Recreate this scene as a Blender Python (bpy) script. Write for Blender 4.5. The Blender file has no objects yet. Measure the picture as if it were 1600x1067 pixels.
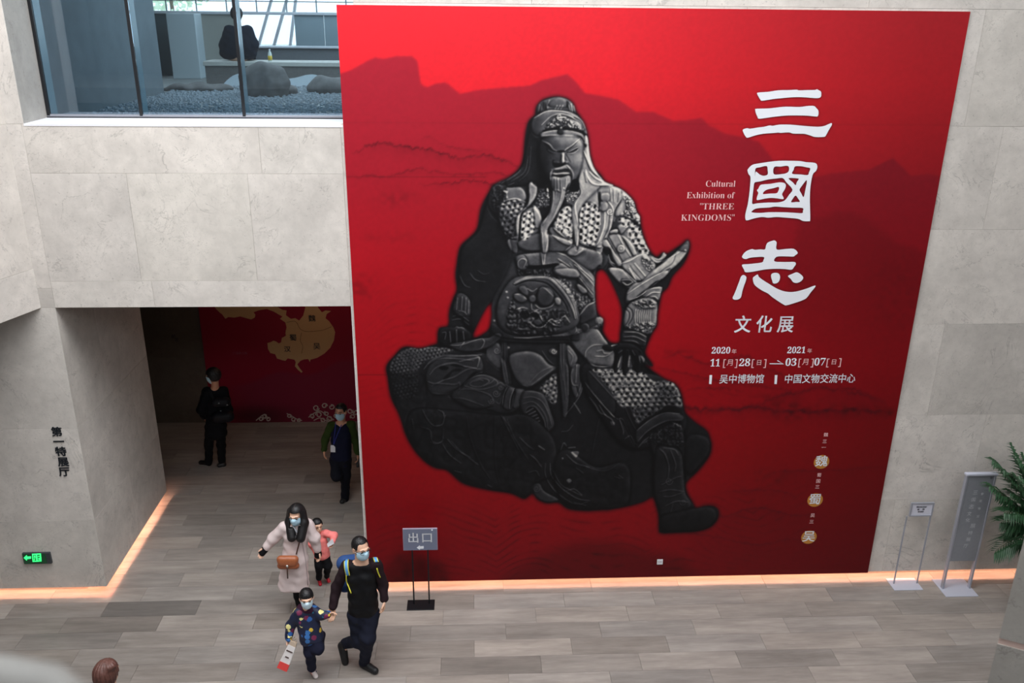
import bpy, math, random
import numpy as np
from mathutils import Vector, Matrix
random.seed(7)
SC=bpy.context.scene; COL=SC.collection
# ================================================================ camera, sky, lights, exposure
FPX,YAW,PITCH,ROLL,DIST,CAMH=1365.16,.0497898,.3617754,.0106147,8.96433,6.6
POSTER=(-1.25564,4.91221,.10,6.63737)          # x0, x1, z0, z1 of the banner on the wall plane Y = 0
def cam_axes():
    f=np.array([math.sin(YAW)*math.cos(PITCH),math.cos(YAW)*math.cos(PITCH),-math.sin(PITCH)])
    r0=np.array([math.cos(YAW),-math.sin(YAW),0.]); u0=np.cross(r0,f)
    return f,math.cos(ROLL)*r0+math.sin(ROLL)*u0,-math.sin(ROLL)*r0+math.cos(ROLL)*u0
CF,CR,CU=cam_axes(); CC=np.array([0,-DIST,CAMH])
def at(x,y,Y=None,Z=None,X=None,D=None):
    """the point of the place seen at photograph pixel (x, y) on the plane Y=, Z= or X= (or at depth D)"""
    d=CF*FPX+CR*(x-800)-CU*(y-533.5)
    if D is not None: return CC+d*(D/FPX)
    ax,v=(1,Y) if Y is not None else ((2,Z) if Z is not None else (0,X))
    return CC+d*((v-CC[ax])/d[ax])
def pix(P):
    v=np.asarray(P,float)-CC; z=v@CF
    return 800+FPX*(v@CR)/z, 533.5-FPX*(v@CU)/z
cd=bpy.data.cameras.new('camera'); cam=bpy.data.objects.new('camera',cd); COL.objects.link(cam); SC.camera=cam
cd.sensor_width=36; cd.lens=FPX/1600*36; cd.clip_start=.05; cd.clip_end=300
cam.matrix_world=Matrix(((CR[0],CU[0],-CF[0],CC[0]),(CR[1],CU[1],-CF[1],CC[1]),(CR[2],CU[2],-CF[2],CC[2]),(0,0,0,1)))
cd.dof.use_dof=True; cd.dof.focus_distance=9.6; cd.dof.aperture_fstop=2.4
w=bpy.data.worlds.new('world'); SC.world=w; w.use_nodes=True
w.node_tree.nodes['Background'].inputs[0].default_value=(.93,.97,1,1); w.node_tree.nodes['Background'].inputs[1].default_value=3.2
def area(name,loc,sx,sy,power,color,rot=(0,0,0),spread=180):
    l=bpy.data.lights.new(name,'AREA'); l.shape='RECTANGLE'; l.size=sx; l.size_y=sy; l.energy=power; l.color=color; l.spread=math.radians(spread)
    o=bpy.data.objects.new(name,l); o.location=loc; o.rotation_euler=rot; COL.objects.link(o); return o
area('skylight_daylight',(-1.6,-3.3,10.2),6.5,3.6,475,(.98,.99,1))
area('atrium_rear_light',(2.5,-11.2,9.2),9,2.4,30,(.93,.97,1),(math.radians(62),0,0))  # unseen area light behind the camera, aimed at the banner wall
area('gallery_fill_light',(-1.3,4.6,8.5),5,4.5,330,(.90,.96,1))  # unseen fill added to brighten the column and parapet fronts
area('passage_ceiling_lamp',(-2.3,3.5,3.5),.5,.5,5,(1,.62,.38))
SC.view_settings.view_transform='Standard'; SC.view_settings.look='None'; SC.view_settings.gamma=1
SC.view_settings.exposure=0.0
try: SC.view_settings.use_curve_mapping=False
except Exception: pass
SC.cycles.use_denoising=True; SC.cycles.max_bounces=8; SC.cycles.diffuse_bounces=4; SC.cycles.transparent_max_bounces=12
# ================================================================ helpers
def lin(c):
    c=np.asarray(c,float)/255; return np.where(c<=.04045,c/12.92,((c+.055)/1.055)**2.4)
def rgb(r,g,b): return tuple(lin((r,g,b)))+(1,)
def link(o,parent=None):
    COL.objects.link(o)
    if parent is not None: o.parent=parent; o.matrix_parent_inverse=wm(parent).inverted()
    return o
def wm(o):
    """world matrix of a parent before the first scene update"""
    return (wm(o.parent)@o.matrix_parent_inverse@o.matrix_basis) if o.parent else o.matrix_basis.copy()
def mesh(name,v,f,mat=None,parent=None,smooth=False):
    m=bpy.data.meshes.new(name); m.from_pydata([tuple(map(float,p)) for p in v],[],[tuple(map(int,q)) for q in f])
    if smooth: m.polygons.foreach_set('use_smooth',[True]*len(m.polygons))
    m.update()
    if mat: m.materials.append(mat)
    o=bpy.data.objects.new(name,m); return link(o,parent)
def mesh_np(name,v,q,mat=None,parent=None,smooth=True,cols=None):
    """quads from numpy arrays, fast"""
    m=bpy.data.meshes.new(name); nv,nf=len(v),len(q)
    m.vertices.add(nv); m.vertices.foreach_set('co',np.asarray(v,np.float32).ravel())
    m.loops.add(nf*4); m.loops.foreach_set('vertex_index',np.asarray(q,np.int32).ravel())
    m.polygons.add(nf); m.polygons.foreach_set('loop_start',np.arange(0,nf*4,4,dtype=np.int32)); 
    m.polygons.foreach_set('use_smooth',np.full(nf,smooth)); m.update(calc_edges=True); m.validate()
    if cols is not None:
        a=m.color_attributes.new('print','FLOAT_COLOR','POINT'); c=np.ones((nv,4),np.float32); c[:,:3]=cols; a.data.foreach_set('color',c.ravel())
    if mat: m.materials.append(mat)
    o=bpy.data.objects.new(name,m); return link(o,parent)
def tag(o,label=None,cat=None,group=None,kind=None):
    for k,v in (('label',label),('category',cat),('group',group),('kind',kind)):
        if v: o[k]=v
    return o
def empty(name,loc=(0,0,0)):
    o=bpy.data.objects.new(name,None); o.location=tuple(map(float,loc)); o.empty_display_size=.2; return link(o)
class MB:
    """collects boxes, tubes and prisms into one mesh"""
    def __init__(s): s.v=[];s.f=[]
    def add(s,v,f):
        n=len(s.v); s.v+= [tuple(map(float,p)) for p in v]; s.f+=[tuple(int(i)+n for i in q) for q in f]; return s
    def box(s,a,b,bev=0):
        (x0,y0,z0),(x1,y1,z1)=a,b
        if bev<=0:
            return s.add([(x0,y0,z0),(x1,y0,z0),(x1,y1,z0),(x0,y1,z0),(x0,y0,z1),(x1,y0,z1),(x1,y1,z1),(x0,y1,z1)],[(0,3,2,1),(4,5,6,7),(0,1,5,4),(1,2,6,5),(2,3,7,6),(3,0,4,7)])
        v=[]
        lo=np.array(a,float);hi=np.array(b,float)
        idx={}
        for cx in (0,1):
            for cy in (0,1):
                for cz in (0,1):
                    c=np.array([hi[0] if cx else lo[0],hi[1] if cy else lo[1],hi[2] if cz else lo[2]]); sg=np.array([1 if cx else -1,1 if cy else -1,1 if cz else -1])
                    for ax in range(3):
                        p=c-sg*bev; p[ax]=c[ax]; idx[(cx,cy,cz,ax)]=len(v); v.append(p)
        f=[]
        g=lambda *k: idx[k]
        for ax in range(3):
            for s_ in (0,1):
                o1,o2=[a_ for a_ in range(3) if a_!=ax]
                def k(u,w_):
                    t=[0,0,0]; t[ax]=s_; t[o1]=u; t[o2]=w_; return g(t[0],t[1],t[2],ax)
                q=(k(0,0),k(1,0),k(1,1),k(0,1)); f.append(q)
        for ax in range(3):
            o1,o2=[a_ for a_ in range(3) if a_!=ax]
            for u in (0,1):
                for w_ in (0,1):
                    def k(s_,a_):
                        t=[0,0,0]; t[ax]=s_; t[o1]=u; t[o2]=w_; return g(t[0],t[1],t[2],a_)
                    f.append((k(0,o1),k(1,o1),k(1,o2),k(0,o2)))
        for cx in (0,1):
            for cy in (0,1):
                for cz in (0,1): f.append((g(cx,cy,cz,0),g(cx,cy,cz,1),g(cx,cy,cz,2)))
        return s.add(v,f)
    def tube(s,pts,r,n=8,r2=None,cap=True):
        pts=[np.array(p,float) for p in pts]; rings=[]; k=len(pts)
        up=None
        for i,p in enumerate(pts):
            t=pts[min(i+1,k-1)]-pts[max(i-1,0)]; t/=np.linalg.norm(t)+1e-12
            if up is None:
                a=np.array([0,0,1.]) if abs(t[2])<.9 else np.array([1.,0,0])
            else: a=up
            b=np.cross(t,a); b/=np.linalg.norm(b)+1e-12; a=np.cross(b,t); up=a
            rr=(r[i] if hasattr(r,'__len__') else (r if r2 is None else r+(r2-r)*i/(k-1)))
            rings.append([p+rr*(math.cos(2*math.pi*j/n)*a+math.sin(2*math.pi*j/n)*b) for j in range(n)])
        v=[q for R_ in rings for q in R_]; f=[]
        for i in range(k-1):
            for j in range(n): f.append((i*n+j,i*n+(j+1)%n,(i+1)*n+(j+1)%n,(i+1)*n+j))
        if cap: f.append(tuple(range(n))[::-1]); f.append(tuple(range((k-1)*n,k*n)))
        return s.add(v,f)
    def prism(s,poly,z0,z1):
        n=len(poly); v=[(x,y,z0) for x,y in poly]+[(x,y,z1) for x,y in poly]
        return s.add(v,[tuple(range(n))[::-1],tuple(range(n,2*n))]+[(i,(i+1)%n,n+(i+1)%n,n+i) for i in range(n)])
    def lathe(s,c,prof,n=20):
        v=[];k=len(prof)
        for r,z in prof: v+=[(c[0]+r*math.cos(2*math.pi*j/n),c[1]+r*math.sin(2*math.pi*j/n),c[2]+z) for j in range(n)]
        f=[(i*n+j,i*n+(j+1)%n,(i+1)*n+(j+1)%n,(i+1)*n+j) for i in range(k-1) for j in range(n)]
        f+= [tuple(range(n))[::-1],tuple(range((k-1)*n,k*n))]
        return s.add(v,f)
    def build(s,name,mat,parent=None,smooth=False,fix=True):
        o=mesh(name,s.v,s.f,mat,parent,smooth)
        if fix:
            import bmesh
            bm=bmesh.new(); bm.from_mesh(o.data); bmesh.ops.recalc_face_normals(bm,faces=bm.faces); bm.to_mesh(o.data); bm.free()
        return o
def boxobj(name,a,b,mat,parent=None,bev=0): return MB().box(a,b,bev).build(name,mat,parent)
# ---------------------------------------------------------------- materials
def nmat(name):
    m=bpy.data.materials.new(name); m.use_nodes=True; nt=m.node_tree; return m,nt,nt.nodes['Principled BSDF']
def N(nt,t,**k):
    n=nt.nodes.new(t)
    for a,b in k.items():
        if a.startswith('i_'): n.inputs[int(a[2:]) if a[2:].isdigit() else a[2:]].default_value=b
        else: setattr(n,a,b)
    return n
def simple(name,c,rough=.6,metal=0,noise=.0,scale=30,spec=.5,bump=0,emit=None,es=1,sheen=0):
    m,nt,p=nmat(name); p.inputs['Base Color'].default_value=rgb(*c); p.inputs['Roughness'].default_value=rough; p.inputs['Metallic'].default_value=metal
    p.inputs['Specular IOR Level'].default_value=spec
    if sheen: p.inputs['Sheen Weight'].default_value=sheen; p.inputs['Sheen Roughness'].default_value=.6
    tc=N(nt,'ShaderNodeTexCoord'); nz=N(nt,'ShaderNodeTexNoise'); nz.inputs['Scale'].default_value=scale; nz.inputs['Detail'].default_value=5
    nt.links.new(tc.outputs['Object'],nz.inputs['Vector'])
    if noise:
        mx=N(nt,'ShaderNodeMix',data_type='RGBA',blend_type='MULTIPLY'); mx.inputs[0].default_value=1; mx.inputs[6].default_value=rgb(*c)
        mr=N(nt,'ShaderNodeMapRange'); mr.inputs[1].default_value=.3; mr.inputs[2].default_value=.7; mr.inputs[3].default_value=1-noise; mr.inputs[4].default_value=1+noise
        nt.links.new(nz.outputs[0],mr.inputs[0]); nt.links.new(mr.outputs[0],mx.inputs[7]); nt.links.new(mx.outputs[2],p.inputs['Base Color'])
    if bump:
        b=N(nt,'ShaderNodeBump'); b.inputs['Strength'].default_value=bump; b.inputs['Distance'].default_value=.01; nt.links.new(nz.outputs[0],b.inputs['Height']); nt.links.new(b.outputs[0],p.inputs['Normal'])
    if emit: p.inputs['Emission Color'].default_value=rgb(*emit); p.inputs['Emission Strength'].default_value=es
    return m
def stone_mat(name,c,tint=1.):
    """pale limestone: clouded, pitted, with thin dark veins; object colour tints single slabs"""
    m,nt,p=nmat(name); g=N(nt,'ShaderNodeNewGeometry'); oi=N(nt,'ShaderNodeObjectInfo'); L=nt.links.new
    off=N(nt,'ShaderNodeVectorMath',operation='MULTIPLY_ADD'); cmb=N(nt,'ShaderNodeCombineXYZ')
    for i in range(3): L(oi.outputs['Random'],cmb.inputs[i])
    L(cmb.outputs[0],off.inputs[0]); off.inputs[1].default_value=(13,7,9); L(g.outputs['Position'],off.inputs[2])
    def noise(s,d,r=.55,dist=0): 
        n=N(nt,'ShaderNodeTexNoise'); n.inputs['Scale'].default_value=s; n.inputs['Detail'].default_value=d; n.inputs['Roughness'].default_value=r; n.inputs['Distortion'].default_value=dist; L(off.outputs[0],n.inputs['Vector']); return n
    def mr(src,a,b,c_,d): 
        n=N(nt,'ShaderNodeMapRange'); n.inputs[1].default_value=a;n.inputs[2].default_value=b;n.inputs[3].default_value=c_;n.inputs[4].default_value=d; L(src,n.inputs[0]); return n.outputs[0]
    def mul(a,b):
        n=N(nt,'ShaderNodeMath',operation='MULTIPLY'); L(a,n.inputs[0]); L(b,n.inputs[1]); return n.outputs[0]
    n1=noise(1.6,6,.6,.4); n2=noise(9,6,.65); n3=noise(38,3); n4=noise(1.5,6,.62,1.2); n5=noise(2.6,3,.5,.8); n6=noise(2.7,5,.6,1.9); n7=noise(5.5,4,.6,1.0)
    v=mul(mr(n1.outputs[0],.3,.7,.84,1.10),mr(n2.outputs[0],.3,.7,.92,1.06))
    v=mul(v,mr(n3.outputs[0],.64,.72,1,.78))
    # veins: thin band where a distorted noise crosses its middle, gated by another noise
    def vein(n,w_,gate,lo):
        a=N(nt,'ShaderNodeMath',operation='SUBTRACT'); L(n.outputs[0],a.inputs[0]); a.inputs[1].default_value=.5
        b=N(nt,'ShaderNodeMath',operation='ABSOLUTE'); L(a.outputs[0],b.inputs[0])
        d=mr(b.outputs[0],0,w_,1,0); e=mul(d,mr(gate,.47,.60,0,1)); return mr(e,0,1,1,lo)
    v=mul(v,vein(n4,.009,n5.outputs[0],.70)); v=mul(v,vein(n6,.007,n1.outputs[0],.76)); v=mul(v,vein(n7,.012,n4.outputs[0],.84))
    mx=N(nt,'ShaderNodeMix',data_type='RGBA',blend_type='MULTIPLY'); mx.inputs[0].default_value=1; mx.inputs[6].default_value=rgb(*c); L(v,mx.inputs[7])
    m2=N(nt,'ShaderNodeMix',data_type='RGBA',blend_type='MULTIPLY'); m2.inputs[0].default_value=1; L(mx.outputs[2],m2.inputs[6]); L(oi.outputs['Color'],m2.inputs[7]); L(m2.outputs[2],p.inputs['Base Color'])
    p.inputs['Roughness'].default_value=.62; p.inputs['Specular IOR Level'].default_value=.35
    b=N(nt,'ShaderNodeBump'); b.inputs['Strength'].default_value=.25; b.inputs['Distance'].default_value=.01; L(n2.outputs[0],b.inputs['Height']); L(b.outputs[0],p.inputs['Normal'])
    return m
def plank_mat():
    m,nt,p=nmat('floor_plank_stoneware'); g=N(nt,'ShaderNodeNewGeometry'); oi=N(nt,'ShaderNodeObjectInfo'); L=nt.links.new
    cmb=N(nt,'ShaderNodeCombineXYZ')
    for i in range(3): L(oi.outputs['Random'],cmb.inputs[i])
    off=N(nt,'ShaderNodeVectorMath',operation='MULTIPLY_ADD'); L(cmb.outputs[0],off.inputs[0]); off.inputs[1].default_value=(31,17,5); L(g.outputs['Position'],off.inputs[2])
    sc=N(nt,'ShaderNodeVectorMath',operation='MULTIPLY'); L(off.outputs[0],sc.inputs[0]); sc.inputs[1].default_value=(1.2,9,1)
    def noise(s,d,src=sc):
        n=N(nt,'ShaderNodeTexNoise'); n.inputs['Scale'].default_value=s; n.inputs['Detail'].default_value=d; n.inputs['Roughness'].default_value=.6; L(src.outputs[0],n.inputs['Vector']); return n
    def mr(src,a,b,c_,d): 
        n=N(nt,'ShaderNodeMapRange'); n.inputs[1].default_value=a;n.inputs[2].default_value=b;n.inputs[3].default_value=c_;n.inputs[4].default_value=d; L(src,n.inputs[0]); return n.outputs[0]
    a=noise(1.1,5); b=noise(6,4); c=noise(1.4,3,off); d=noise(4.5,2)
    M=N(nt,'ShaderNodeMath',operation='MULTIPLY'); L(mr(a.outputs[0],.3,.7,.76,1.17),M.inputs[0]); L(mr(b.outputs[0],.3,.7,.94,1.06),M.inputs[1])
    M2=N(nt,'ShaderNodeMath',operation='MULTIPLY'); L(M.outputs[0],M2.inputs[0]); L(mr(c.outputs[0],.3,.7,.93,1.07),M2.inputs[1])
    M3=N(nt,'ShaderNodeMath',operation='MULTIPLY'); L(M2.outputs[0],M3.inputs[0]); L(mr(d.outputs[0],.7,.78,1,1.25),M3.inputs[1])
    mx=N(nt,'ShaderNodeMix',data_type='RGBA',blend_type='MULTIPLY'); mx.inputs[0].default_value=1; mx.inputs[6].default_value=rgb(160,151,144); L(M3.outputs[0],mx.inputs[7])
    m2=N(nt,'ShaderNodeMix',data_type='RGBA',blend_type='MULTIPLY'); m2.inputs[0].default_value=1; L(mx.outputs[2],m2.inputs[6]); L(oi.outputs['Color'],m2.inputs[7]); L(m2.outputs[2],p.inputs['Base Color'])
    p.inputs['Roughness'].default_value=.42; p.inputs['Specular IOR Level'].default_value=.4
    bb=N(nt,'ShaderNodeBump'); bb.inputs['Strength'].default_value=.12; bb.inputs['Distance'].default_value=.004; L(a.outputs[0],bb.inputs['Height']); L(bb.outputs[0],p.inputs['Normal'])
    return m
def glass_mat(name,tint,gl=.08,rough=0.):
    m=bpy.data.materials.new(name); m.use_nodes=True; nt=m.node_tree; nt.nodes.remove(nt.nodes['Principled BSDF']); out=nt.nodes['Material Output']; L=nt.links.new
    t=N(nt,'ShaderNodeBsdfTransparent'); t.inputs[0].default_value=tint; g=N(nt,'ShaderNodeBsdfGlossy'); g.inputs['Roughness'].default_value=rough; g.inputs[0].default_value=(.8,.9,1,1)
    fr=N(nt,'ShaderNodeFresnel'); fr.inputs[0].default_value=1.5
    a=N(nt,'ShaderNodeMath',operation='ADD'); L(fr.outputs[0],a.inputs[0]); a.inputs[1].default_value=gl
    mx=N(nt,'ShaderNodeMixShader'); L(a.outputs[0],mx.inputs[0]); L(t.outputs[0],mx.inputs[1]); L(g.outputs[0],mx.inputs[2]); L(mx.outputs[0],out.inputs[0]); return m
def print_mat(name,rough=.42,spec=.35):
    m,nt,p=nmat(name); a=N(nt,'ShaderNodeVertexColor',layer_name='print'); nt.links.new(a.outputs[0],p.inputs['Base Color']); p.inputs['Roughness'].default_value=rough; p.inputs['Specular IOR Level'].default_value=spec
    return m
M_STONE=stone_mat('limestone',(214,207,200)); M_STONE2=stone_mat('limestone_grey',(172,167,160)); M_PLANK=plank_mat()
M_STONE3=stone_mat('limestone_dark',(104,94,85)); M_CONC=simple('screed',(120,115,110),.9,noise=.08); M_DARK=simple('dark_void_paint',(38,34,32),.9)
M_LED=simple('warm_led_strip',(255,190,150),.5,emit=(255,186,152),es=36)
M_WHITE=simple('white_powder_coat',(225,225,230),.4); M_SILL=simple('white_sill',(232,232,238),.5,noise=.02)
M_BLACK=simple('black_metal',(22,23,28),.45,metal=.3); M_MULL=simple('window_frame_black',(20,22,26),.4)
M_GREYM=simple('grey_aluminium',(150,152,160),.4,metal=.3)
M_PRINTW=simple('white_print',(238,240,246),.5); M_PRINTP=simple('pale_pink_print',(240,190,190),.5); M_INK=simple('dark_lettering',(30,36,44),.5)
# ---------------------------------------------------------------- implicit surfaces -> one continuous mesh
def cap(a,b,ra,rb=None): return ('c',np.array(a,float),np.array(b,float),ra,ra if rb is None else rb)
def ell(c,r,R=None): return ('e',np.array(c,float),np.array(r,float),None if R is None else np.array(R,float))
def ev(p,X,Y,Z):
    if p[0]=='c':
        _,a,b,ra,rb=p; d=(b-a); l2=float(d@d)+1e-12
        px,py,pz=X-a[0],Y-a[1],Z-a[2]
        t=np.clip((px*d[0]+py*d[1]+pz*d[2])/l2,0,1)
        return np.sqrt((px-t*d[0])**2+(py-t*d[1])**2+(pz-t*d[2])**2)-(ra+(rb-ra)*t)
    if p[0]=='e':
        _,c,r,R=p; px,py,pz=X-c[0],Y-c[1],Z-c[2]
        if R is not None: px,py,pz=[R[i,0]*px+R[i,1]*py+R[i,2]*pz for i in range(3)]
        k=np.sqrt((px/r[0])**2+(py/r[1])**2+(pz/r[2])**2)+1e-9
        return (k-1)*float(min(r))*.5+(k-1)*.5*float(sum(r)/3)
    return p[1](X,Y,Z)
def smin(a,b,k):
    if k<=0: return np.minimum(a,b)
    h=np.clip(.5+.5*(b-a)/k,0,1); return b+(a-b)*h-k*h*(1-h)
def sdf_bounds(ps,pad):
    lo=[];hi=[]
    for p in ps:
        if p[0]=='c':
            r=max(p[3],p[4]); lo+=[p[1]-r,p[2]-r]; hi+=[p[1]+r,p[2]+r]
        elif p[0]=='e': r=max(p[2]); lo.append(p[1]-r); hi.append(p[1]+r)
    return np.min(lo,0)-pad,np.max(hi,0)+pad
def nets(ps,h,k=.02,cuts=(),clipz=None,pad=.03):
    """ps: primitives joined smoothly; cuts: functions subtracted; returns vertices, quads"""
    lo,hi=sdf_bounds(ps,pad+k)
    n=np.ceil((hi-lo)/h).astype(int)+2
    ax=[(lo[i]+h*np.arange(n[i])).astype(np.float32) for i in range(3)]
    V=np.full(tuple(n),9.,np.float32)
    for p in ps:
        if p[0] in 'ce':
            a,b=sdf_bounds([p],k*1.5+2*h)
            i0=np.clip(((a-lo)/h).astype(int),0,n-1); i1=np.clip(((b-lo)/h).astype(int)+2,1,n)
        else: i0=np.zeros(3,int); i1=n
        sl=tuple(slice(i0[i],i1[i]) for i in range(3))
        X=ax[0][sl[0]][:,None,None];Y=ax[1][sl[1]][None,:,None];Z=ax[2][sl[2]][None,None,:]
        V[sl]=smin(V[sl],ev(p,X,Y,Z).astype(np.float32),k)
    X=ax[0][:,None,None];Y=ax[1][None,:,None];Z=ax[2][None,None,:]
    for c in cuts: V=np.maximum(V,-c(X,Y,Z)).astype(np.float32)
    if clipz is not None: V=np.maximum(V,clipz-Z)
    V[0]=V[-1]=1;V[:,0]=V[:,-1]=1;V[:,:,0]=V[:,:,-1]=1
    S=V<0
    c=[S[i:n[0]-1+i,j:n[1]-1+j,l:n[2]-1+l] for i in (0,1) for j in (0,1) for l in (0,1)]
    anyc=c[0].copy(); allc=c[0].copy()
    for q in c[1:]: anyc|=q; allc&=q
    act=anyc&~allc
    I=np.argwhere(act)
    if len(I)==0: return np.zeros((0,3)),np.zeros((0,4),int)
    idm=np.full(act.shape,-1,np.int32); idm[act]=np.arange(len(I))
    acc=np.zeros((len(I),3));cnt=np.zeros(len(I))
    for a in range(3):
        o1,o2=[q for q in range(3) if q!=a]
        for u in (0,1):
            for w_ in (0,1):
                s=I.copy(); s[:,o1]+=u; s[:,o2]+=w_; e=s.copy(); e[:,a]+=1
                va=V[s[:,0],s[:,1],s[:,2]];vb=V[e[:,0],e[:,1],e[:,2]]
                m=(va<0)!=(vb<0); t=np.where(m,va/(va-vb+1e-12),0)
                P=s.astype(float); P[:,a]+=t
                acc[m]+=P[m];cnt[m]+=1
    v=acc/np.maximum(cnt,1)[:,None]*h+lo
    quads=[]
    for a in range(3):
        o1,o2=[q for q in range(3) if q!=a]
        sl0=[slice(None)]*3; sl1=[slice(None)]*3; sl0[a]=slice(0,-1); sl1[a]=slice(1,None)
        A=S[tuple(sl0)];B=S[tuple(sl1)]
        E_=np.argwhere(A!=B); E_=E_[(E_[:,o1]>0)&(E_[:,o2]>0)&(E_[:,o1]<n[o1]-1)&(E_[:,o2]<n[o2]-1)]
        if len(E_)==0: continue
        sg=A[E_[:,0],E_[:,1],E_[:,2]]
        def cell(d1,d2):
            q=E_.copy(); q[:,o1]-=d1; q[:,o2]-=d2; return idm[q[:,0],q[:,1],q[:,2]]
        q=np.stack([cell(1,1),cell(0,1),cell(0,0),cell(1,0)],1)
        flip=(sg if a!=1 else ~sg); q[~flip]=q[~flip][:,::-1]
        quads.append(q)
    q=np.concatenate(quads); q=q[(q>=0).all(1)]
    a,b,c_=v[q[:,0]],v[q[:,1]],v[q[:,2]]
    if (a*np.cross(b,c_)).sum()<0: q=q[:,::-1]
    return v,q
def skin(name,groups,mat,parent,org=(0,0,0)):
    """groups: list of (verts,quads) joined in one mesh object whose coordinates are relative to org"""
    vs=[];qs=[];n=0
    for v,q in groups: vs.append(v);qs.append(q+n);n+=len(v)
    return mesh_np(name,np.concatenate(vs)-np.asarray(org,float),np.concatenate(qs),mat,parent)
# ================================================================ the setting
PX_L,PX_R=-4.385,-1.285        # passage opening
OPEN_Z,SILL_Z,SKIRT=3.62,5.52,.10
WIN_L,WIN_R=-4.362,-1.10
def panels(parent,axis_pt,dirv,nrm,rows,mat,th=.03,gap=.0018,tints=None,seed=1):
    """stone slabs on a wall: rows = [(z0,z1,[u0,u1,...])]; u along dirv from axis_pt; slabs stand proud of the backing by th"""
    rg=random.Random(seed); A=np.array(axis_pt,float); D=np.array(dirv,float); Nn=np.array(nrm,float); first={}
    for ri,(z0,z1,us) in enumerate(rows):
        for i in range(len(us)-1):
            u0,u1=us[i]+gap/2,us[i+1]-gap/2; a0,a1=z0+gap/2,z1-gap/2; e=.0016
            P=lambda u,z,d: A+D*u+np.array([0,0,z])+Nn*d
            v=[P(u0,a0,0),P(u1,a0,0),P(u1,a1,0),P(u0,a1,0),P(u0,a0,th-e),P(u1,a0,th-e),P(u1,a1,th-e),P(u0,a1,th-e),P(u0+e,a0+e,th),P(u1-e,a0+e,th),P(u1-e,a1-e,th),P(u0+e,a1-e,th)]
            o=MB().add(v,[(0,1,2,3),(0,4,5,1),(1,5,6,2),(2,6,7,3),(3,7,4,0),(4,8,9,5),(5,9,10,6),(6,10,11,7),(7,11,8,4),(8,11,10,9)]).build('stone_panel',mat,parent)
            t=1+rg.uniform(-.035,.035)
            if tints and (ri,i) in tints: t=tints[(ri,i)]
            o.color=(t,t*(1+rg.uniform(-.003,.003)),t*(1+rg.uniform(-.008,.006)),1)
# wall_back backing (the structure behind the slabs), openings left free
b=MB()
Y0,Y1=.03,.32
b.box((-8,Y0,.26),(PX_L-.03,Y1,OPEN_Z+.02))                                # block left of the passage
b.box((-8,Y0,OPEN_Z+.02),(PX_R,Y1,SILL_Z-.02)); b.box((-8,Y0,SILL_Z-.02),(WIN_L-.03,Y1,9.6))
b.box((PX_R+.0,Y0,.26),(9.2,Y1,SILL_Z-.02)); b.box((WIN_R,Y0,SILL_Z-.02),(9.2,Y1,9.6)); b.box((WIN_L-.03,Y0,8.4),(WIN_R,Y1,9.6))
b.box((-8,.17,0),(PX_L-.17,Y1,.26)); b.box((PX_R,.17,0),(9.2,Y1,.26))       # back of the light cove
wall_back=b.build('wall_back',M_CONC); tag(wall_back,kind='structure')
rowsL=[(.10,1.02,[-3.6,-2.4,-1.2,0]),(1.02,2.2,[-3.6,-1.8,0]),(2.2,3.62,[-3.6,-2.4,-1.2,0])]
panels(wall_back,(PX_L,.03,0),(1,0,0),(0,-1,0),rowsL,M_STONE,seed=3)
xs=lambda *a:[x-PX_L for x in a]
panels(wall_back,(PX_L,.03,0),(1,0,0),(0,-1,0),[(3.62,3.835,xs(-6.2,-4.54,-4.385)),],M_STONE,seed=4,tints={(0,1):.86})
panels(wall_back,(PX_L,.03,0),(1,0,0),(0,-1,0),[(3.62,3.91,xs(-4.385,-3.35,-1.285)),(3.91,5.035,xs(-4.385,-3.45,-2.25,-1.285)),(5.035,5.515,xs(-4.385,-2.1,-1.285))],M_STONE,seed=5)
panels(wall_back,(PX_L,.03,0),(1,0,0),(0,-1,0),[(3.835,5.515,xs(-6.2,-4.8,-4.385))],M_STONE,seed=6)
panels(wall_back,(WIN_L,.03,0),(1,0,0),(0,-1,0),[(5.515,6.9,[-1.8,0]),(6.9,8.4,[-1.8,0])],M_STONE,seed=7)
X1=9.2
rr=[(.10,1.125,[-1.285,.3,1.9,3.5,5.1,6.55,8.0,X1]),(1.125,2.25,[-1.285,1.1,2.7,4.3,6.0,7.6,X1]),(2.25,3.375,[-1.285,.3,1.9,3.5,5.29,7.0,X1]),
    (3.375,4.45,[-1.285,1.1,2.7,4.3,6.2,7.7,X1]),(4.45,5.535,[-1.285,.3,1.9,3.5,5.5,7.2,X1]),(5.535,6.66,[-1.1,1.1,2.7,4.3,5.08,6.8,X1]),(6.66,8.4,[-1.1,.6,2.3,3.9,5.6,7.3,X1]),(8.4,9.6,[-1.1,1.5,4.2,6.9,X1])]
panels(wall_back,(0,.03,0),(1,0,0),(0,-1,0),rr,M_STONE,seed=8,tints={(2,4):.87,(5,4):.93,(1,3):1.03,(3,3):1.03})
# upper wall splayed towards the void on the left
e0=np.array([-4.531,0.,0]); e1=at(0,505.5,Z=OPEN_Z); dv=(e1-e0)*[1,1,0]; dv/=np.linalg.norm(dv); LEN=5.2
e2=e0+dv*LEN
b=MB(); b.prism([(e0[0]-.035,0.03),(e2[0]-.035,e2[1]),(-8.6,e2[1]),(-8.6,.03)][::-1],OPEN_Z,9.6)
wl=b.build('wall_left',M_CONC); tag(wl,kind='structure')
nv=np.array([-dv[1],dv[0],0]); nv=nv if nv[0]>0 else -nv
panels(wl,e0+nv*-.03,dv,nv,[(3.62,4.05,[0,1.5,3.4,LEN]),(4.05,5.515,[0,1.1,2.9,LEN]),(5.515,6.9,[0,1.5,3.4,LEN]),(6.9,8.4,[0,1.1,2.9,LEN]),(8.4,9.6,[0,2.5,LEN])],M_STONE,seed=11)
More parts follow.
